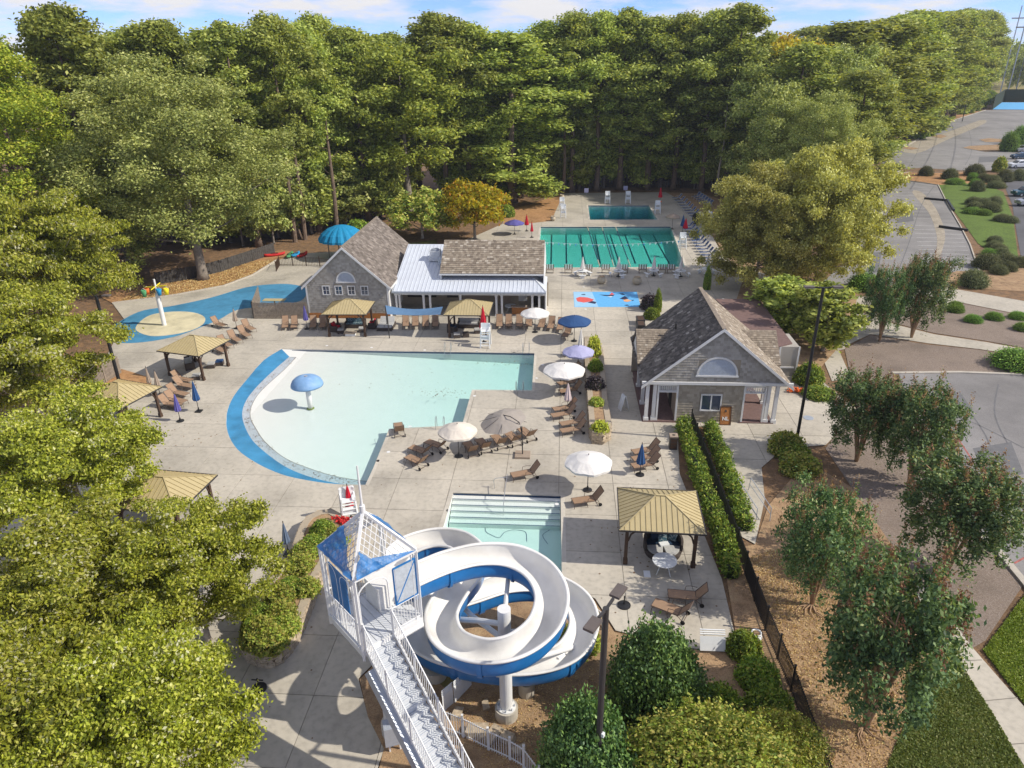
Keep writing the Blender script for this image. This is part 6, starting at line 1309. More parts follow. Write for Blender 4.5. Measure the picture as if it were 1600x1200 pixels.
def branches(b, base, cl, trunk_top, r0, lim=26, lean=(0, 0)):
    """tapered trunk and limbs running to the clumps"""
    H_ = trunk_top; ln = Vector((*lean, 0)); pts = [Vector(base)+ln*(t*t)+Vector((random.uniform(-.12, .12)*H_*.03, random.uniform(-.12, .12)*H_*.03, H_*t)) for t in (0, .04, .2, .4, .6, .8, 1)]
    b.tube(pts, [r0*1.5, r0*1.08, r0*.9, r0*.75, r0*.58, r0*.38, r0*.12], 8)
    for c in random.sample(list(cl), min(lim, len(cl))):
        e = Vector(c[:3]); z0 = max(H_*.22, min(H_*.95, e.z-.5*(e.xy).length)); t = z0/H_; s = Vector(base)+ln*(t*t)+Vector((0, 0, z0)); L_ = (e-s).length
        mid = s.lerp(e, .5)+Vector((0, 0, -L_*.08)); rr = r0*(1-t*.8)*.42; b.tube([s, mid, e], [rr, rr*.6, rr*.2], 5)
def hardwood(H, Rr, z0, n, per, leaf, lm, bm, seed, sq=1.0, cr=.27, droop=0, r0=None, jag=.25, hollow=.45, stems=1, flat=1):
    random.seed(seed); cl = []
    for i in range(n):
        th = i*2.39996+random.random()*.8; u = (i+.5)/n; ph = math.acos(1-2*u*.93); rr = random.uniform(.62, .98) if i % 4 else random.uniform(.25, .6)
        zc = (z0+H)/2; hz = (H-z0)/2; k = 1+random.uniform(-jag, jag)
        x = Rr*rr*math.sin(ph)*math.cos(th)*k; y = Rr*rr*math.sin(ph)*math.sin(th)*k; z = zc+hz*rr*math.cos(ph)*sq*(1 if math.cos(ph) < 0 else .93)
        c = Rr*cr*random.uniform(.75, 1.3); cl.append((x, y, z, c*(1.25 if flat < 1 else 1), c*(1.25 if flat < 1 else 1), c*random.uniform(.6, .85)*flat))
    return finish(cl, H, per, leaf, lm, bm, r0 or H*.016, hollow, .8*H)
def pine(H, Rr, z0, n, per, leaf, lm, bm, seed, cr=.24, wide=.55):
    """irregular loblolly crown: rounded tufts on rising limbs, gaps between, flat-topped"""
    random.seed(seed); cl = []; lobes = [(random.uniform(0, 6.28), random.uniform(.15, .95), random.uniform(.75, 1.15)) for _ in range(9)]
    for i in range(n):
        t = random.random()**.8; z = z0+(H-z0)*t; prof = .4+.6*math.sin(math.pi*min(1, t*.75+.1)) if t < .62 else 1.0*math.sqrt(max(.02, (1-t)/.38))*.97; th = random.uniform(0, 6.28)
        lob = 1+sum(.22*math.cos(th-a)*math.exp(-((t-tt)/.15)**2)*k for a, tt, k in lobes); rad = Rr*prof*lob*(random.random()**.45)*.92
        c = Rr*cr*random.uniform(.6, 1.3); cl.append((rad*math.cos(th), rad*math.sin(th), z-c*.3, c, c, c*random.uniform(.5, .8)))
    for k in range(9): c = Rr*.15*random.uniform(.7, 1.3); a = random.uniform(0, 6.28); q = random.random(); cl.append((q*.5*Rr*math.cos(a), q*.5*Rr*math.sin(a), H-c-q*H*.07, c, c, c*.8))
    return finish(cl, H, per, leaf, lm, bm, H*.0125, .3, .95*H, up=.6)
def finish(cl, H, per, leaf, lm, bm, r0, hollow, tt, up=.45, aspect=1.5):
    b = MB(); branches(b, (0, 0, 0), cl, tt, r0); P = clump_leaves(cl, per, leaf, up, aspect, hollow)
    return dict(trunk=b.mesh('trunk', bm, True), crown=leafmesh('crown', P, lm), H=H, W=2*np.percentile(np.abs(P[:, 0]), 98))
def put(T, label, cat, loc, H, W=None, group=None, rz=None, name='tree', extra=None):
    t = thing(name, label, cat, loc, random.uniform(0, 6.28) if rz is None else rz, group); s = H/T['H']; w = (W/T['W']) if W else s; t.scale = (w, w, s)
    obj('trunk', T['trunk'], t); obj('crown', T['crown'], t, kind='stuff')
    if 'tips' in T: obj('flower_tips', T['tips'], t, kind='stuff')
    return t
def topH(base, topy):
    """height of something standing at base whose top is seen at topy"""
    p = Vector(base); lo, hi = 0, 60
    for _ in range(40):
        md = (lo+hi)/2; v = Vector((p.x, p.y, md-CAM_H)); y = 600-FPX*v.dot(up)/v.dot(fwd)
        if y > topy: lo = md
        else: hi = md
    return md
PINES = [pine(28, 5.2, 9, 80, 34000, .27, 'pine_needles', 'bark_pine', 11), pine(28, 4.6, 5, 95, 36000, .27, 'pine_needles', 'bark_pine', 12), pine(28, 5.8, 12, 75, 32000, .28, 'pine_needles', 'bark_pine', 13), pine(28, 5.0, 1.5, 120, 44000, .27, 'pine_needles', 'bark_pine', 14)]
YPINE = pine(25, 6.5, 4, 130, 85000, .17, 'pine_yellow', 'bark_pine', 15, .2)
OAKS = [hardwood(24, 8, 3, 150, 105000, .165, 'oak_leaves', 'bark_grey', 21, cr=.165), hardwood(24, 7, 1.5, 100, 44000, .26, 'oak_leaves', 'bark_grey', 22, jag=.35, cr=.2), hardwood(24, 6, 4, 90, 38000, .26, 'poplar_leaves', 'bark_grey', 23, jag=.35, cr=.2)]
GOLD = hardwood(24, 6, 5, 46, 18000, .38, 'gold_leaves', 'bark_grey', 24)
UNDER = [hardwood(10, 3.6, .3, 30, 8000, .32, 'oak_leaves', 'bark_grey', 26, jag=.4), hardwood(10, 3.2, .2, 30, 8000, .32, 'pine_needles', 'bark_grey', 27, jag=.4)]
def tree_px(T, bx, by, topy, w, label, cat='tree', group=None, name='tree', H0=True):
    p = at(bx, by); w = w*1.25 if bx > 1290 and by < 290 else w; H = topH(p, topy-4 if by < 420 and H0 else topy); W = w*depth(p+Vector((0, 0, H*.6)))/FPX; return put(T, label, cat, (p.x, p.y, -.05), H, W, group, name=name)
# the wood: trees of the front row, each told apart; then the rows behind
front = [('p1', 60, 408, 44, 160), ('p0', 175, 404, 12, 175), ('p2', 262, 380, 60, 150), ('p3', 305, 385, 30, 150), ('p1', 405, 385, 36, 130), ('p2', 466, 372, 30, 130), ('p0', 500, 362, 40, 125), ('p2', 525, 345, 30, 120), ('p3', 575, 345, 42, 120),
         ('o2', 640, 335, 46, 190), ('p0', 700, 322, 24, 140), ('p3', 735, 318, 36, 130), ('p3', 800, 316, 50, 190), ('p1', 850, 300, 36, 130), ('p2', 893, 300, 26, 130), ('p0', 932, 298, 22, 120), ('p1', 968, 296, 16, 120), ('p3', 1010, 296, 26, 130), ('p2', 1052, 296, 28, 120), ('p0', 1095, 298, 20, 130), ('p1', 1132, 300, 8, 130), ('o1', 1175, 304, 60, 170),
         ('g', 1212, 300, 44, 110), ('o0', 1250, 300, 62, 190), ('p3', 1300, 285, 34, 160), ('p3', 1345, 262, 30, 150), ('p3', 1372, 240, 24, 130), ('p1', 1395, 222, 20, 110), ('p3', 1418, 214, 18, 105), ('p3', 1438, 207, 20, 95), ('o1', 1452, 203, 60, 60), ('p3', 1458, 200, 18, 90), ('p1', 1474, 192, 17, 80), ('p3', 1488, 184, 18, 75), ('p3', 1500, 177, 20, 64), ('p1', 1509, 170, 20, 56), ('p3', 1516, 163, 24, 50), ('p3', 1522, 156, 26, 46), ('p3', 1527, 150, 32, 40)]
KINDS = dict(p0=(PINES[0], 'open-crowned pine'), p1=(PINES[1], 'slender pine'), p2=(PINES[2], 'high-crowned pine with bare trunk'), p3=(PINES[3], 'dense full-crowned pine'), o0=(OAKS[0], 'broad rounded hardwood'), o1=(OAKS[1], 'leafy green hardwood'), o2=(OAKS[2], 'tall yellow-green hardwood'), g=(GOLD, 'golden-topped autumn hardwood'))
for k, (kd, bx, by, ty, w) in enumerate(front):
    T, nm = KINDS[kd]; tree_px(T, bx, by, ty, w, f'{nm} in the front edge of the wood, {ORD[k]} from the left', name='pine_tree' if kd[0] == 'p' else 'hardwood_tree', group='trees along the front edge of the wood')
def PL(bx): return 'left of the splash pad' if bx < 250 else 'behind the huge hardwood' if bx < 430 else 'behind the gabled house' if bx < 600 else 'behind the orange maple' if bx < 790 else 'left of the diving pool' if bx < 915 else 'behind the diving pool' if bx < 1035 else 'right of the diving pool' if bx < 1150 else 'behind the river birches' if bx < 1320 else 'beside the far car park'
random.seed(5)
for k, (kd, bx, by, ty, w) in enumerate(front):
    if k < 33:
        for row in (1, 2):
            p = at(bx+random.uniform(-22, 22), by); p.y += 9*row+random.uniform(0, 4); p.x += random.uniform(-2, 2)+row*2*(bx > 1300)
            if bx > 1350: p.x -= 9*row
            H = topH(p, ty+random.uniform(6, 30)); H = min(H, 37); T, nm = KINDS[random.choice(('p0', 'p1', 'p2', 'p3', 'o1', 'p3', 'p1'))]
            put(T, f'{nm} in the {"second" if row == 1 else "third"} row, {PL(bx)}', 'tree', (p.x, p.y, -.05), H, w*.95*depth(p)/FPX, f'trees in the {"second" if row == 1 else "third"} row of the wood', name='forest_tree')
for k in range(105):
    bx = 240+k*10.6+random.uniform(-8, 8); f_ = min(front, key=lambda q: abs(q[1]-bx)); p = at(bx, f_[2]-3); p.y += random.uniform(-1, 5)
    if 640 < bx < 700 or p.y < 70: continue
    put(UNDER[k % 2], f'bushy {("broad-leaved", "needle-leaved")[k % 2]} understory tree below the tall trees, {PL(bx)}', 'tree', (p.x, p.y, -.05), random.uniform(8, 17), random.uniform(6, 9), 'understory trees in the wood', name='understory_tree')
for k, (x, y, ty, w, kd) in enumerate(((1200, 345, 120, 150, 'o1'), (1262, 362, 135, 150, 'o0'), (1318, 335, 110, 140, 'p3'), (1225, 318, 70, 150, 'p1'), (1290, 312, 60, 150, 'o1'))):
    T, nm = KINDS[kd]; tree_px(T, x, y, ty, w, f'{nm} rising just behind the golden river birches, {ORD[k]} of five', name='hardwood_tree' if kd[0] == 'o' else 'pine_tree')
for k, (x, y, ty, lab) in enumerate(((452, 384, 120, 'bare pale pine trunk showing at the wood edge left of the turquoise canopy'), (468, 380, 150, 'thinner bare trunk just right of the first one at the wood edge'), (520, 372, 130, 'straight grey trunk showing above the gabled house roof'), (880, 306, 150, 'slim bare trunk at the wood edge left of the diving pool'))):
    p = at(x, y); H = topH(p, ty)*.8; p.y += 2.5; t = thing('bare_trunk', lab, 'tree', (p.x, p.y, -.05)); b = MB(); b.tube([(0, 0, 0), (.2, 0, H*.4), (.1, .1, H*.8), (.3, 0, H)], [.36, .28, .18, .05], 8)
    for j in range(7): z = H*(.45+.07*j); a = j*2.4; b.tube([(.15, 0, z), (1.1*math.cos(a), 1.1*math.sin(a), z+.3), (1.9*math.cos(a), 1.9*math.sin(a), z+.9)], [.07, .04, .01], 5)
    b.build('trunk', 'bark_pine', t)
# far wood and blue distance
far = []
for k in range(60):
    x = 1380+k*6; p = at(x, 100); D = random.uniform(620, 700) if x < 1600 else 560; sc_ = D/p.xy.length; q = Vector((p.x*sc_, p.y*sc_, 0)); q.z = hill(*q.xy)-1; far.append(q)
cr_ = []
for q in far:
    for j in range(7): r_ = random.uniform(2.5, 4.5); cr_.append((q.x+random.uniform(-4, 4), q.y+random.uniform(-10, 10), q.z+7+j*3+random.uniform(-1, 1), r_, r_, r_*.8))
tag(obj('distant_wood', leafmesh('distant_wood', clump_leaves(cr_, 90*len(cr_), 1.3, .4), 'pine_needles'), kind='stuff'), 'hazy blue line of distant trees at the end of the power line clearing', 'wood')
# big trees on the left, beside the splash pad
tree_px(OAKS[0], 318, 436, 64, 300, 'huge spreading hardwood standing on the straw bank behind the splash pad', group=None)
q = at(185, 345, 7); put(OAKS[1], 'light green hardwood left of the splash pad', 'tree', (q.x, q.y, -.05), 14.5, 14, name='hardwood_tree')
q = at(22, 250, 15); put(YPINE, 'bright yellow-green pine at the left edge of the picture', 'tree', (q.x, q.y, -.05), 26.5, 15, name='pine_tree')
MAPLE = [hardwood(9, 5.2, 1.6, 190, 130000, .13, 'maple_leaves', 'bark_pale', 31, cr=.125, flat=.58, jag=.35, r0=.2), hardwood(9, 4.6, 1.4, 165, 112000, .13, 'maple_leaves', 'bark_pale', 32, cr=.135, flat=.58, jag=.4, r0=.18)]
def maple(k, px, py, zc, H, W, label):
    c = at(px, py, zc); put(MAPLE[k], label, 'tree', (c.x, c.y, 0), H, W, None, name='maple_tree')
maple(0, 62, 405, 8, 15, 13, 'light green tree in front of the yellow-green pine at the left')
maple(1, 35, 560, 5.5, 11.5, 11, 'leafy maple at the left edge beside the board fence')
maple(0, 100, 705, 5.4, 8.6, 8.6, 'large foreground maple nearest the partly hidden gazebo at the left')
maple(1, 292, 868, 4.8, 7.4, 6.8, 'foreground maple whose branches reach toward the stone bed')
maple(1, 110, 920, 4.2, 7.6, 8.6, 'foreground maple with bare grey limbs showing at the left')
maple(0, 205, 1120, 4.8, 7.6, 6.8, 'lowest foreground maple beside the deck in the bottom left')
maple(1, 40, 1130, 4.6, 8, 7.4, 'foreground maple in the very bottom left corner')
# yellow river birches, Japanese maple
BIRCH = hardwood(12, 6, -.6, 260, 120000, .15, 'birch_leaves', 'bark_pale', 41, cr=.13, jag=.3, hollow=.2, r0=.16)
tree_px(BIRCH, 1180, 448, 246, 175, 'large golden-green river birch left of the road, nearer the far pools', name='river_birch'); tree_px(BIRCH, 1272, 450, 205, 200, 'large golden-green river birch right of its twin beside the road', name='river_birch')
OAKD = OAKS[1]; tree_px(UNDER[1], 1225, 520, 425, 110, 'dark green small tree below the river birches behind the bath house'); tree_px(UNDER[1], 1285, 548, 432, 110, 'feathery small tree right of the trellis canopy')
JM = hardwood(6, 3.6, 1.1, 70, 16000, .22, 'japanese_maple', 'bark_grey', 43, cr=.2, sq=.9, r0=.16)
tree_px(JM, 742, 374, 282, 104, 'orange and yellow Japanese maple behind the shingled snack bar roof', name='japanese_maple')
tree_px(hardwood(6, 3.6, .8, 50, 9000, .24, 'azalea_leaves', 'bark_pale', 44, cr=.2, r0=.12), 660, 372, 296, 130, 'sparse yellowing tree between the gabled house and the orange maple'); tree_px(UNDER[0], 540, 352, 268, 110, 'green small tree behind the gabled house roof')
# crape myrtles
def crape(H, Rr, seed, per=20000, leaf=.10):
    random.seed(seed); cl = []; tips = []; b = MB(); ns = 8
    for s_ in range(ns):
        a = 2*math.pi*s_/ns+random.uniform(-.3, .3); fan = Rr*random.uniform(.35, .8); top = Vector((fan*math.cos(a), fan*math.sin(a), H*random.uniform(.72, .9)))
        b.tube([(0, 0, 0), (.12*math.cos(a), .12*math.sin(a), H*.12), top.lerp(Vector((0, 0, H*.3)), .5), top], [.11, .085, .05, .015], 6)
        for k in range(5): u = random.uniform(.35, 1); p = Vector((0, 0, H*.15)).lerp(top, u); e = p+Vector((random.uniform(-1, 1), random.uniform(-1, 1), random.uniform(.1, .9)))*Rr*.42; b.tube([p, e], [.03, .01], 4); cl.append((*e, Rr*.2, Rr*.2, Rr*.2))
    for i in range(70):
        th = i*2.4; u = (i+.5)/70; rr = Rr*(.42+.58*math.sin(math.pi*min(1, .18+u*.72)))*random.uniform(.5, 1); z = H*(.26+.68*u); c = Rr*random.uniform(.12, .23); cl.append((rr*math.cos(th), rr*math.sin(th), z, c, c, c*1.25))
        if u > .45 or i % 3 == 0: tips.append((rr*math.cos(th)*1.06, rr*math.sin(th)*1.06, z+c*1.5, c*.35, c*.35, c*.9))
    for i in range(16): th = random.random()*6.28; rr = Rr*random.uniform(.1, .75); tips.append((rr*math.cos(th), rr*math.sin(th), H*random.uniform(.93, 1.06), .08, .08, .4)); cl.append((rr*math.cos(th), rr*math.sin(th), H*random.uniform(.88, .98), .18, .18, .5))
    P = clump_leaves(cl, per, leaf, .6, 1.5, .3); Tp = clump_leaves(tips, per*.16, leaf*.6, .5, 1.2, .1)
    return dict(trunk=b.mesh('trunk', 'bark_crape', True), crown=leafmesh('crown', P, 'crape_leaves'), tips=leafmesh('flower_tips', Tp, 'crape_tips'), H=H*1.05, W=2*np.percentile(np.abs(P[:, 0]), 99))
CR = [crape(5.4, 2.4, 51), crape(5.4, 2.2, 52), crape(5.4, 2.5, 53)]
for k, (bx, by, ty, w, lab) in enumerate(((1338, 720, 560, 125, 'crape myrtle nearest the bath house plaza with pale slender trunks'), (1420, 760, 575, 130, 'crape myrtle with reddish seed heads beside the south car park kerb'), (1268, 945, 735, 165, 'crape myrtle standing in straw next to the black fence'), (1478, 893, 690, 190, 'wide crape myrtle reaching over the car park edge'), (1352, 1135, 835, 225, 'largest crape myrtle in the near right with forked trunk and bare roots'), (1374, 533, 395, 78, 'dark windswept crape myrtle left of a pair by the curving path'), (1424, 527, 380, 92, 'dark windswept crape myrtle right of a pair by the curving path'))):
    q = tree_px(CR[k % 3], bx, by, ty+(by-ty)*.12, w*.86, lab, name='crape_myrtle')
b = MB()
for (x, y) in ((1348, 1135), (1268, 945)):
    p = at(x, y)
    for k in range(7): a = -1.6+random.uniform(-1.3, 1.3); L_ = random.uniform(.5, 1.3); b.tube([p+Z(.06), p+Vector((L_*.5*math.cos(a), L_*.5*math.sin(a), .035)), p+Vector((L_*math.cos(a+.3), L_*math.sin(a+.3), .01))], [.05, .03, .01], 5)
b.build('surface_roots', 'bark_crape', kind='stuff')

# shrubs
def blob(seed, per, leaf, lm, jag=.12, flat=.8, n=36, cr=.34, spikes=0):
    random.seed(seed); cl = []
    for i in range(n):
        th = i*2.39996; ph = math.acos(1-1.25*(i+.5)/n); rr = .72*(1+random.uniform(-jag, jag)); c = cr*random.uniform(.8, 1.1); cl.append((rr*math.sin(ph)*math.cos(th), rr*math.sin(ph)*math.sin(th), .12+max(.05, .78*rr/.72*math.cos(ph)*1.0+.05), c, c, c*.85))
    for i in range(spikes): a = random.random()*6.28; r_ = random.uniform(0, .8); cl.append((r_*math.cos(a), r_*math.sin(a), .95*(1-r_*r_*.6)+.18, .03, .03, .2))
    cl += [(random.uniform(-.75, .75), random.uniform(-.75, .75), random.uniform(.3, .85), .2, .2, .2) for _ in range(int(n*.15))] if jag > .06 else []
    P = clump_leaves(cl, per, leaf, .25, 1.4, .78); core = MB().lathe((0, 0, 0), [(.75, 0), (.86, .3), (.7, .62), (.4, .82), (0, .9)], 14).mesh('shade_core', 'core_dark', True)  # solid dark core added in place of the shade inside the leaves
    return dict(leaf=leafmesh('foliage', P, lm), core=core)
def shrub(T, base, rx, ry, h, label, cat='shrub', group=None, rz=0, name='shrub', z=-.03):
    p = at(*base) if not isinstance(base, Vector) else base.copy(); t = thing(name, label, cat, (p.x, p.y, p.z+z), rz, group); t.scale = (rx, ry, h); obj('foliage', T['leaf'], t, kind='stuff'); obj('shade_core', T['core'], t); return t
HOL = blob(61, 42000, .05, 'holly_leaves', .07, spikes=14); BX = blob(62, 11000, .06, 'box_leaves', .03, n=40); BG = blob(63, 11000, .06, 'box_green', .04, n=40); YS = blob(64, 2600, .16, 'yellow_shrub', .2, spikes=8); PS = blob(65, 3000, .13, 'purple_shrub', .15, spikes=10); AZ = blob(66, 60000, .034, 'azalea_leaves', .2, n=60, cr=.26, spikes=30); HG = blob(67, 7000, .12, 'hedge_leaves', .1); MX = blob(68, 6000, .13, 'azalea_leaves', .25, spikes=16)
shrub(HOL, (1022, 1098), 1.95, 1.85, 3.15, 'large rounded dark holly in the foreground right of the lamp pole', 'holly', name='holly_bush'); shrub(HOL, (913, 1220), 1.85, 1.65, 3.15, 'large rounded dark holly left of the foreground lamp pole', 'holly', name='holly_bush', rz=2)
shrub(AZ, (1105, 1235), 3.2, 2.2, 3.0, 'wide yellowing azalea thicket in the bottom foreground', 'azalea', name='azalea_shrub'); shrub(AZ, (1210, 1200), 1.6, 2.0, 2.0, 'yellowing azalea against the black fence at the bottom', 'azalea', name='azalea_shrub', rz=1)
for k, (x, y, r_) in enumerate(((1160, 1020, .75), (1182, 1065, .85), (1200, 1110, .9))): shrub(HG, (x, y), r_, r_, .95, f'green shrub inside the fence right of the holly, {ORD[k]} from the back', group='shrubs inside the fence')
shrub(MX, (905, 1010), 1.0, .8, .8, 'low olive shrub under the right slide loop'); shrub(HG, (1120, 1115), .9, .8, 1.2, 'green shrub between holly and azalea')
def hedge(label, pts, w, h, seed=1, per=9000):
    t = thing('hedge', label, 'hedge'); P = [at(*p) for p in pts]; cl = []; core = MB()
    for i in range(len(P)-1):
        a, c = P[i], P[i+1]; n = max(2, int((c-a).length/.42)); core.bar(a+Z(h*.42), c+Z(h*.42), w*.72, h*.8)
        for k in range(n):
            q = a.lerp(c, (k+.5)/n)
            for s_ in (-.3, 0, .3): rr_ = random.uniform(.24, .42); cl.append((q.x+s_*w+random.uniform(-.14, .14), q.y+random.uniform(-.15, .15), h*(.72 if s_ == 0 else .55)+random.uniform(-.12, .16), rr_, rr_, rr_)); cl.append((q.x+s_*w*1.3, q.y, h*.28, .28, .3, .3))
    obj('foliage', leafmesh('foliage', clump_leaves(cl, per, .11, .3, 1.4, .75), 'hedge_leaves'), t, kind='stuff'); core.build('shade_core', 'core_dark', t); return t  # dark core run through the hedge, standing for the shade within
hedge('bright green hedge on the pool side of the black fence', [(1066, 668), (1078, 705), (1100, 770), (1125, 840), (1143, 905)], .62, .9, 1, 24000); hedge('green hedge on the plaza side of the black fence', [(1108, 672), (1122, 705), (1143, 765), (1165, 830)], .6, .8, 2, 18000)
# bed plants
for k, (x, y, T, s, h, lab) in enumerate(((927, 556, YS, .62, 1.5, 'tall yellow-topped shrub at the back of the narrow bed'), (930, 580, HG, .6, .9, 'glossy green shrub in the narrow bed'), (930, 607, PS, .75, .9, 'dark purple shrub in the narrow bed'), (932, 634, MX, .55, .55, 'low olive shrub in the narrow bed'), (937, 673, YS, .62, .6, 'round yellow variegated shrub at the near end of the narrow bed'))): shrub(T, at(x, y, .7) if k < 9 else None, s, s, h, lab, z=0)
for k, (x, y, T, s, h) in enumerate(((410, 1000, MX, .85, .8), (440, 970, MX, .75, .7), (455, 925, HG, .7, .6), (470, 890, MX, .7, .6), (490, 860, HG, .75, .7), (515, 840, MX, .65, .5), (395, 985, HG, .5, .5))): shrub(T, at(x, y, .7), s, s, h, f'mixed green shrub in the long stone bed, {ORD[k]} from the near end', group='shrubs in the long stone bed', z=0)
for k, (x, y, T, s, h) in enumerate(((425, 1008, MX, .8, .7), (400, 965, HG, .6, .7), (440, 940, MX, .7, .7), (478, 870, MX, .75, .6), (505, 835, HG, .7, .7), (530, 850, MX, .6, .5), (450, 985, MX, .6, .6), (482, 925, MX, .6, .6))): shrub(T, at(x, y, .7), s, s, h, f'loose leafy filler plant in the long stone bed, {ORD[k]} of eight', group='filler plants in the long stone bed', z=0)
for lab, x, y, T, rx, h in (('dark purple shrub behind the trough planters', 1015, 482, PS, 1.0, 1.3), ('green shrub between purple shrub and bath house', 1018, 497, HG, .8, .9), ('bright green shrub right of the bath house', 1262, 598, HG, 1.1, 1.4), ('low green shrub on the plaza edge right of the bath house', 1278, 618, HG, 1.2, .6), ('feathery dark shrub at the foot of the tall lamp', 1228, 705, UNDER and MX, 1.1, 1.1), ('olive shrub in front of the tall lamp', 1250, 735, MX, 1.2, .9), ('dark green shrub left of the plaza end', 1240, 715, HG, 1.0, .9), ('clipped green bush at the right edge by the car park', 1592, 572, BG, 2.2, 1.2), ('dark leafy mound by the curved road end', 1353, 450, BG, 2.0, 1.4), ('green bush left of the orange maple', 790, 338, HG, 1.5, 1.6), ('green bush behind the gabled house', 560, 372, HG, 2.2, 2.2), ('low green hedge right of the diving pool', 1130, 345, MX, 1.5, 1.2), ('green bush right of the hedge plants by the bath house', 1300, 520, MX, 1.6, 1.6), ('green shrub in the gravel left of the path', 1492, 482, BG, .8, .7)):
    shrub(T, (x, y), rx, rx, h, lab)
f = MB().lathe((0, 0, 0), [(.3, 0), (.22, .8), (.1, 1.7), (0, 2.2)], 10)
for lab, x, y, h in (('slim dark conical evergreen beside the purple shrub', 1027, 487, 2.0), ('slim dark conical evergreen behind the bath house ridge', 1104, 452, 2.2)): shrub(HG, (x, y), .4, .4, h, lab, 'evergreen', name='conical_evergreen')
for lab, x, y in (('orange flowers at the corner of the bath house', 1240, 612), ('red flowers in the stone bed behind the tower', 531, 818)):
    t = thing('flowers', lab, 'flowers', at(x, y, .65 if x < 600 else 0)); cl = [(random.uniform(-.6, .6), random.uniform(-.25, .25), .2, .16, .16, .14) for _ in range(10)]; me = leafmesh('petals', clump_leaves(cl, 300 if 1 else 0, .12, .5), 'crape_tips'); me.materials.clear(); me.materials.append(M['orange' if x > 600 else 'red_plastic']); obj('petals', me, t, kind='stuff')
balls = [(1446, 274, 1.9, 2.0), (1483, 279, 2.1, 2.1), (1522, 274, 2.6, 2.4), (1519, 282, 1.4, 1.6), (1523, 290, 1.4, 1.4), (1527, 298, 1.7, 2.0), (1537, 283, 2.0, 1.5), (1550, 285, 2.0, 1.5), (1569, 283, 2.1, 2.4), (1590, 281, 2.0, 2.2), (1556, 293, 2.2, 1.3), (1492, 287, 2.4, 1.1),
         (1521, 319, 1.8, 1.3), (1536, 322, 1.7, 1.4), (1553, 319, 1.6, 1.4), (1522, 327, 1.7, 1.3), (1549, 330, 1.8, 1.6), (1520, 333, 1.9, 1.0), (1537, 335, 1.6, .9), (1565, 345, 1.6, 1.1), (1578, 347, 1.5, 1.0), (1554, 378, 1.3, .9), (1553, 386, 1.3, .9), (1560, 391, 1.4, .9), (1563, 399, 1.4, 1.0), (1548, 398, 1.5, .8), (1541, 417, 2.1, 1.7), (1571, 410, 1.5, 1.2), (1575, 422, 1.3, 1.1), (1560, 427, 1.3, 1.1), (1593, 415, 1.5, 1.2), (1519, 446, 2.0, 1.9)]
for k, (x, y, r_, h) in enumerate(balls): shrub(BX if k not in (3, 4, 11, 17, 18, 25) else BG, (x, y), r_*.78, r_*.78, h*.85, f'clipped round boxwood on the bank beside the road, {ORD[k]} counted from the back', 'boxwood', 'clipped boxwoods on the bank', rz=k, name='clipped_boxwood')
for k, (x, y) in enumerate(((1520, 502), (1553, 498), (1590, 497), (1598, 515), (1492, 486))): shrub(BG, (x, y), .85, .85, .6, 'round green bush in the gravel bed, %s one' % ['far left', 'middle', 'far right', 'lower right', 'upper left'][k], 'bush', 'small bushes in the gravel bed', name='round_bush')
for lab, x, y, s in (('tall clipped cone shrub at the island end in the far car park', 1575, 236, 1.0), ('second clipped cone shrub behind the first at the right edge', 1592, 225, 1.0)): shrub(BG, (x, y), 2.3, 2.3, 4.2, lab, name='clipped_cone')
shrub(MX, (1560, 268), 1.3, 1.3, 2.4, 'small wispy olive tree beside the white SUV'); 
for k, (x, y) in enumerate(((1495, 178), (1505, 176), (1515, 173), (1525, 168), (1535, 163), (1545, 160))): shrub(HG, (x, y), 4, 3.5, 4.5, f'shrub massed along the far verge, {ORD[k]} from the left', group='shrubs along the far verge')
for k, (x, y) in enumerate(((1438, 213), (1446, 212), (1455, 207), (1464, 203), (1430, 216))): shrub(HG, (x, y), 2.6, 2.2, 4.0, f'ivy covered shrub at the foot of the pines, {ORD[k]} from the left', group='ivy shrubs below the pines')
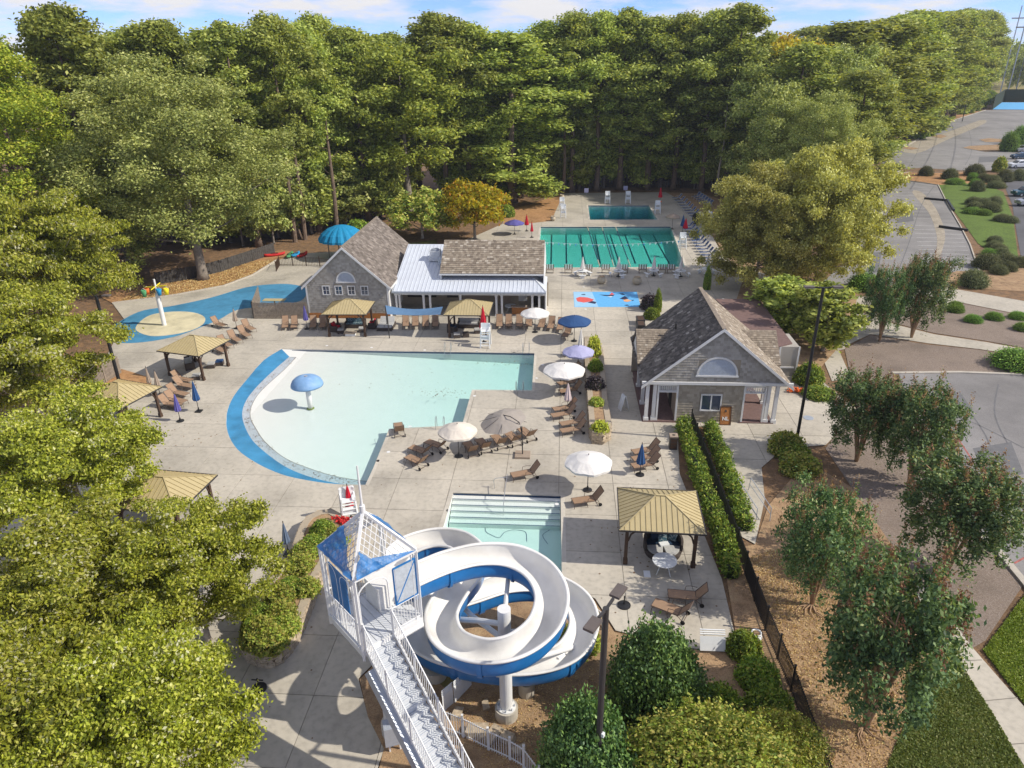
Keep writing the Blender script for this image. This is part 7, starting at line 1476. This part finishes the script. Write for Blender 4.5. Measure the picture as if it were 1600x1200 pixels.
# grass tufts on the near lawns, litter on the beds
def scatter(name, px, n, size, lm, label, cat, h=.05):
    pg = poly(px); xs_ = [p.x for p in pg]; ys_ = [p.y for p in pg]; pts = []
    while len(pts) < n:
        x, y = random.uniform(min(xs_), max(xs_)), random.uniform(min(ys_), max(ys_))
        if inside((x, y), pg): pts.append((x, y, random.uniform(0, h)))
    C = np.array(pts); Nn = rng.normal(size=(n, 3))+np.array([0, 0, .6]); tag(obj(name, leafmesh(name, quads(C, Nn, size), lm), kind='stuff'), label, cat)
scatter('grass', [(1420, 1118), (1414, 1060), (1470, 1015), (1500, 1035), (1560, 1130), (1600, 1200), (1385, 1200)], 26000, .07, 'grass_blades', 'short grass left of the diagonal sidewalk', 'grass')
scatter('grass', [(1536, 1016), (1560, 985), (1605, 925), (1640, 960), (1640, 1130), (1605, 1105)], 16000, .07, 'lawn_blades', 'bright lawn grass right of the sidewalk', 'grass')
scatter('straw_litter', [(1150, 880), (1200, 860), (1260, 850), (1330, 900), (1440, 1000), (1420, 1120), (1385, 1200), (1290, 1200), (1260, 1120)], 16000, .05, 'straw_bits', 'fallen straw and leaves under the crape myrtles', 'leaf litter', .02)
scatter('straw_litter', [(700, 1080), (860, 1060), (930, 1040), (1000, 1030), (900, 1200), (760, 1200)], 6000, .045, 'straw_bits', 'fallen straw on the dirt under the slide', 'leaf litter', .03)
scatter('pine_straw', [(176, 474), (240, 466), (275, 461), (350, 447), (395, 430), (432, 407), (380, 408), (330, 425), (250, 440)], 9000, .12, 'straw_bits', 'orange pine straw on the bank behind the splash pad', 'pine straw', .03)

# ------------------------------------------------------------ air
hz = bpy.data.materials.new('haze_air'); hz.use_nodes = True; nt = hz.node_tree; nt.nodes.clear(); o = N(nt, 'ShaderNodeOutputMaterial'); v = N(nt, 'ShaderNodeVolumePrincipled')
v.inputs['Color'].default_value = (.80, .88, 1, 1); v.inputs['Density'].default_value = .0002; v.inputs['Anisotropy'].default_value = .2; nt.links.new(v.outputs[0], o.inputs['Volume']); MATS['haze_air'] = hz
MB().box((500, 1270, 33), (2100, 2740, 76)).build('haze', 'haze_air', kind='stuff')
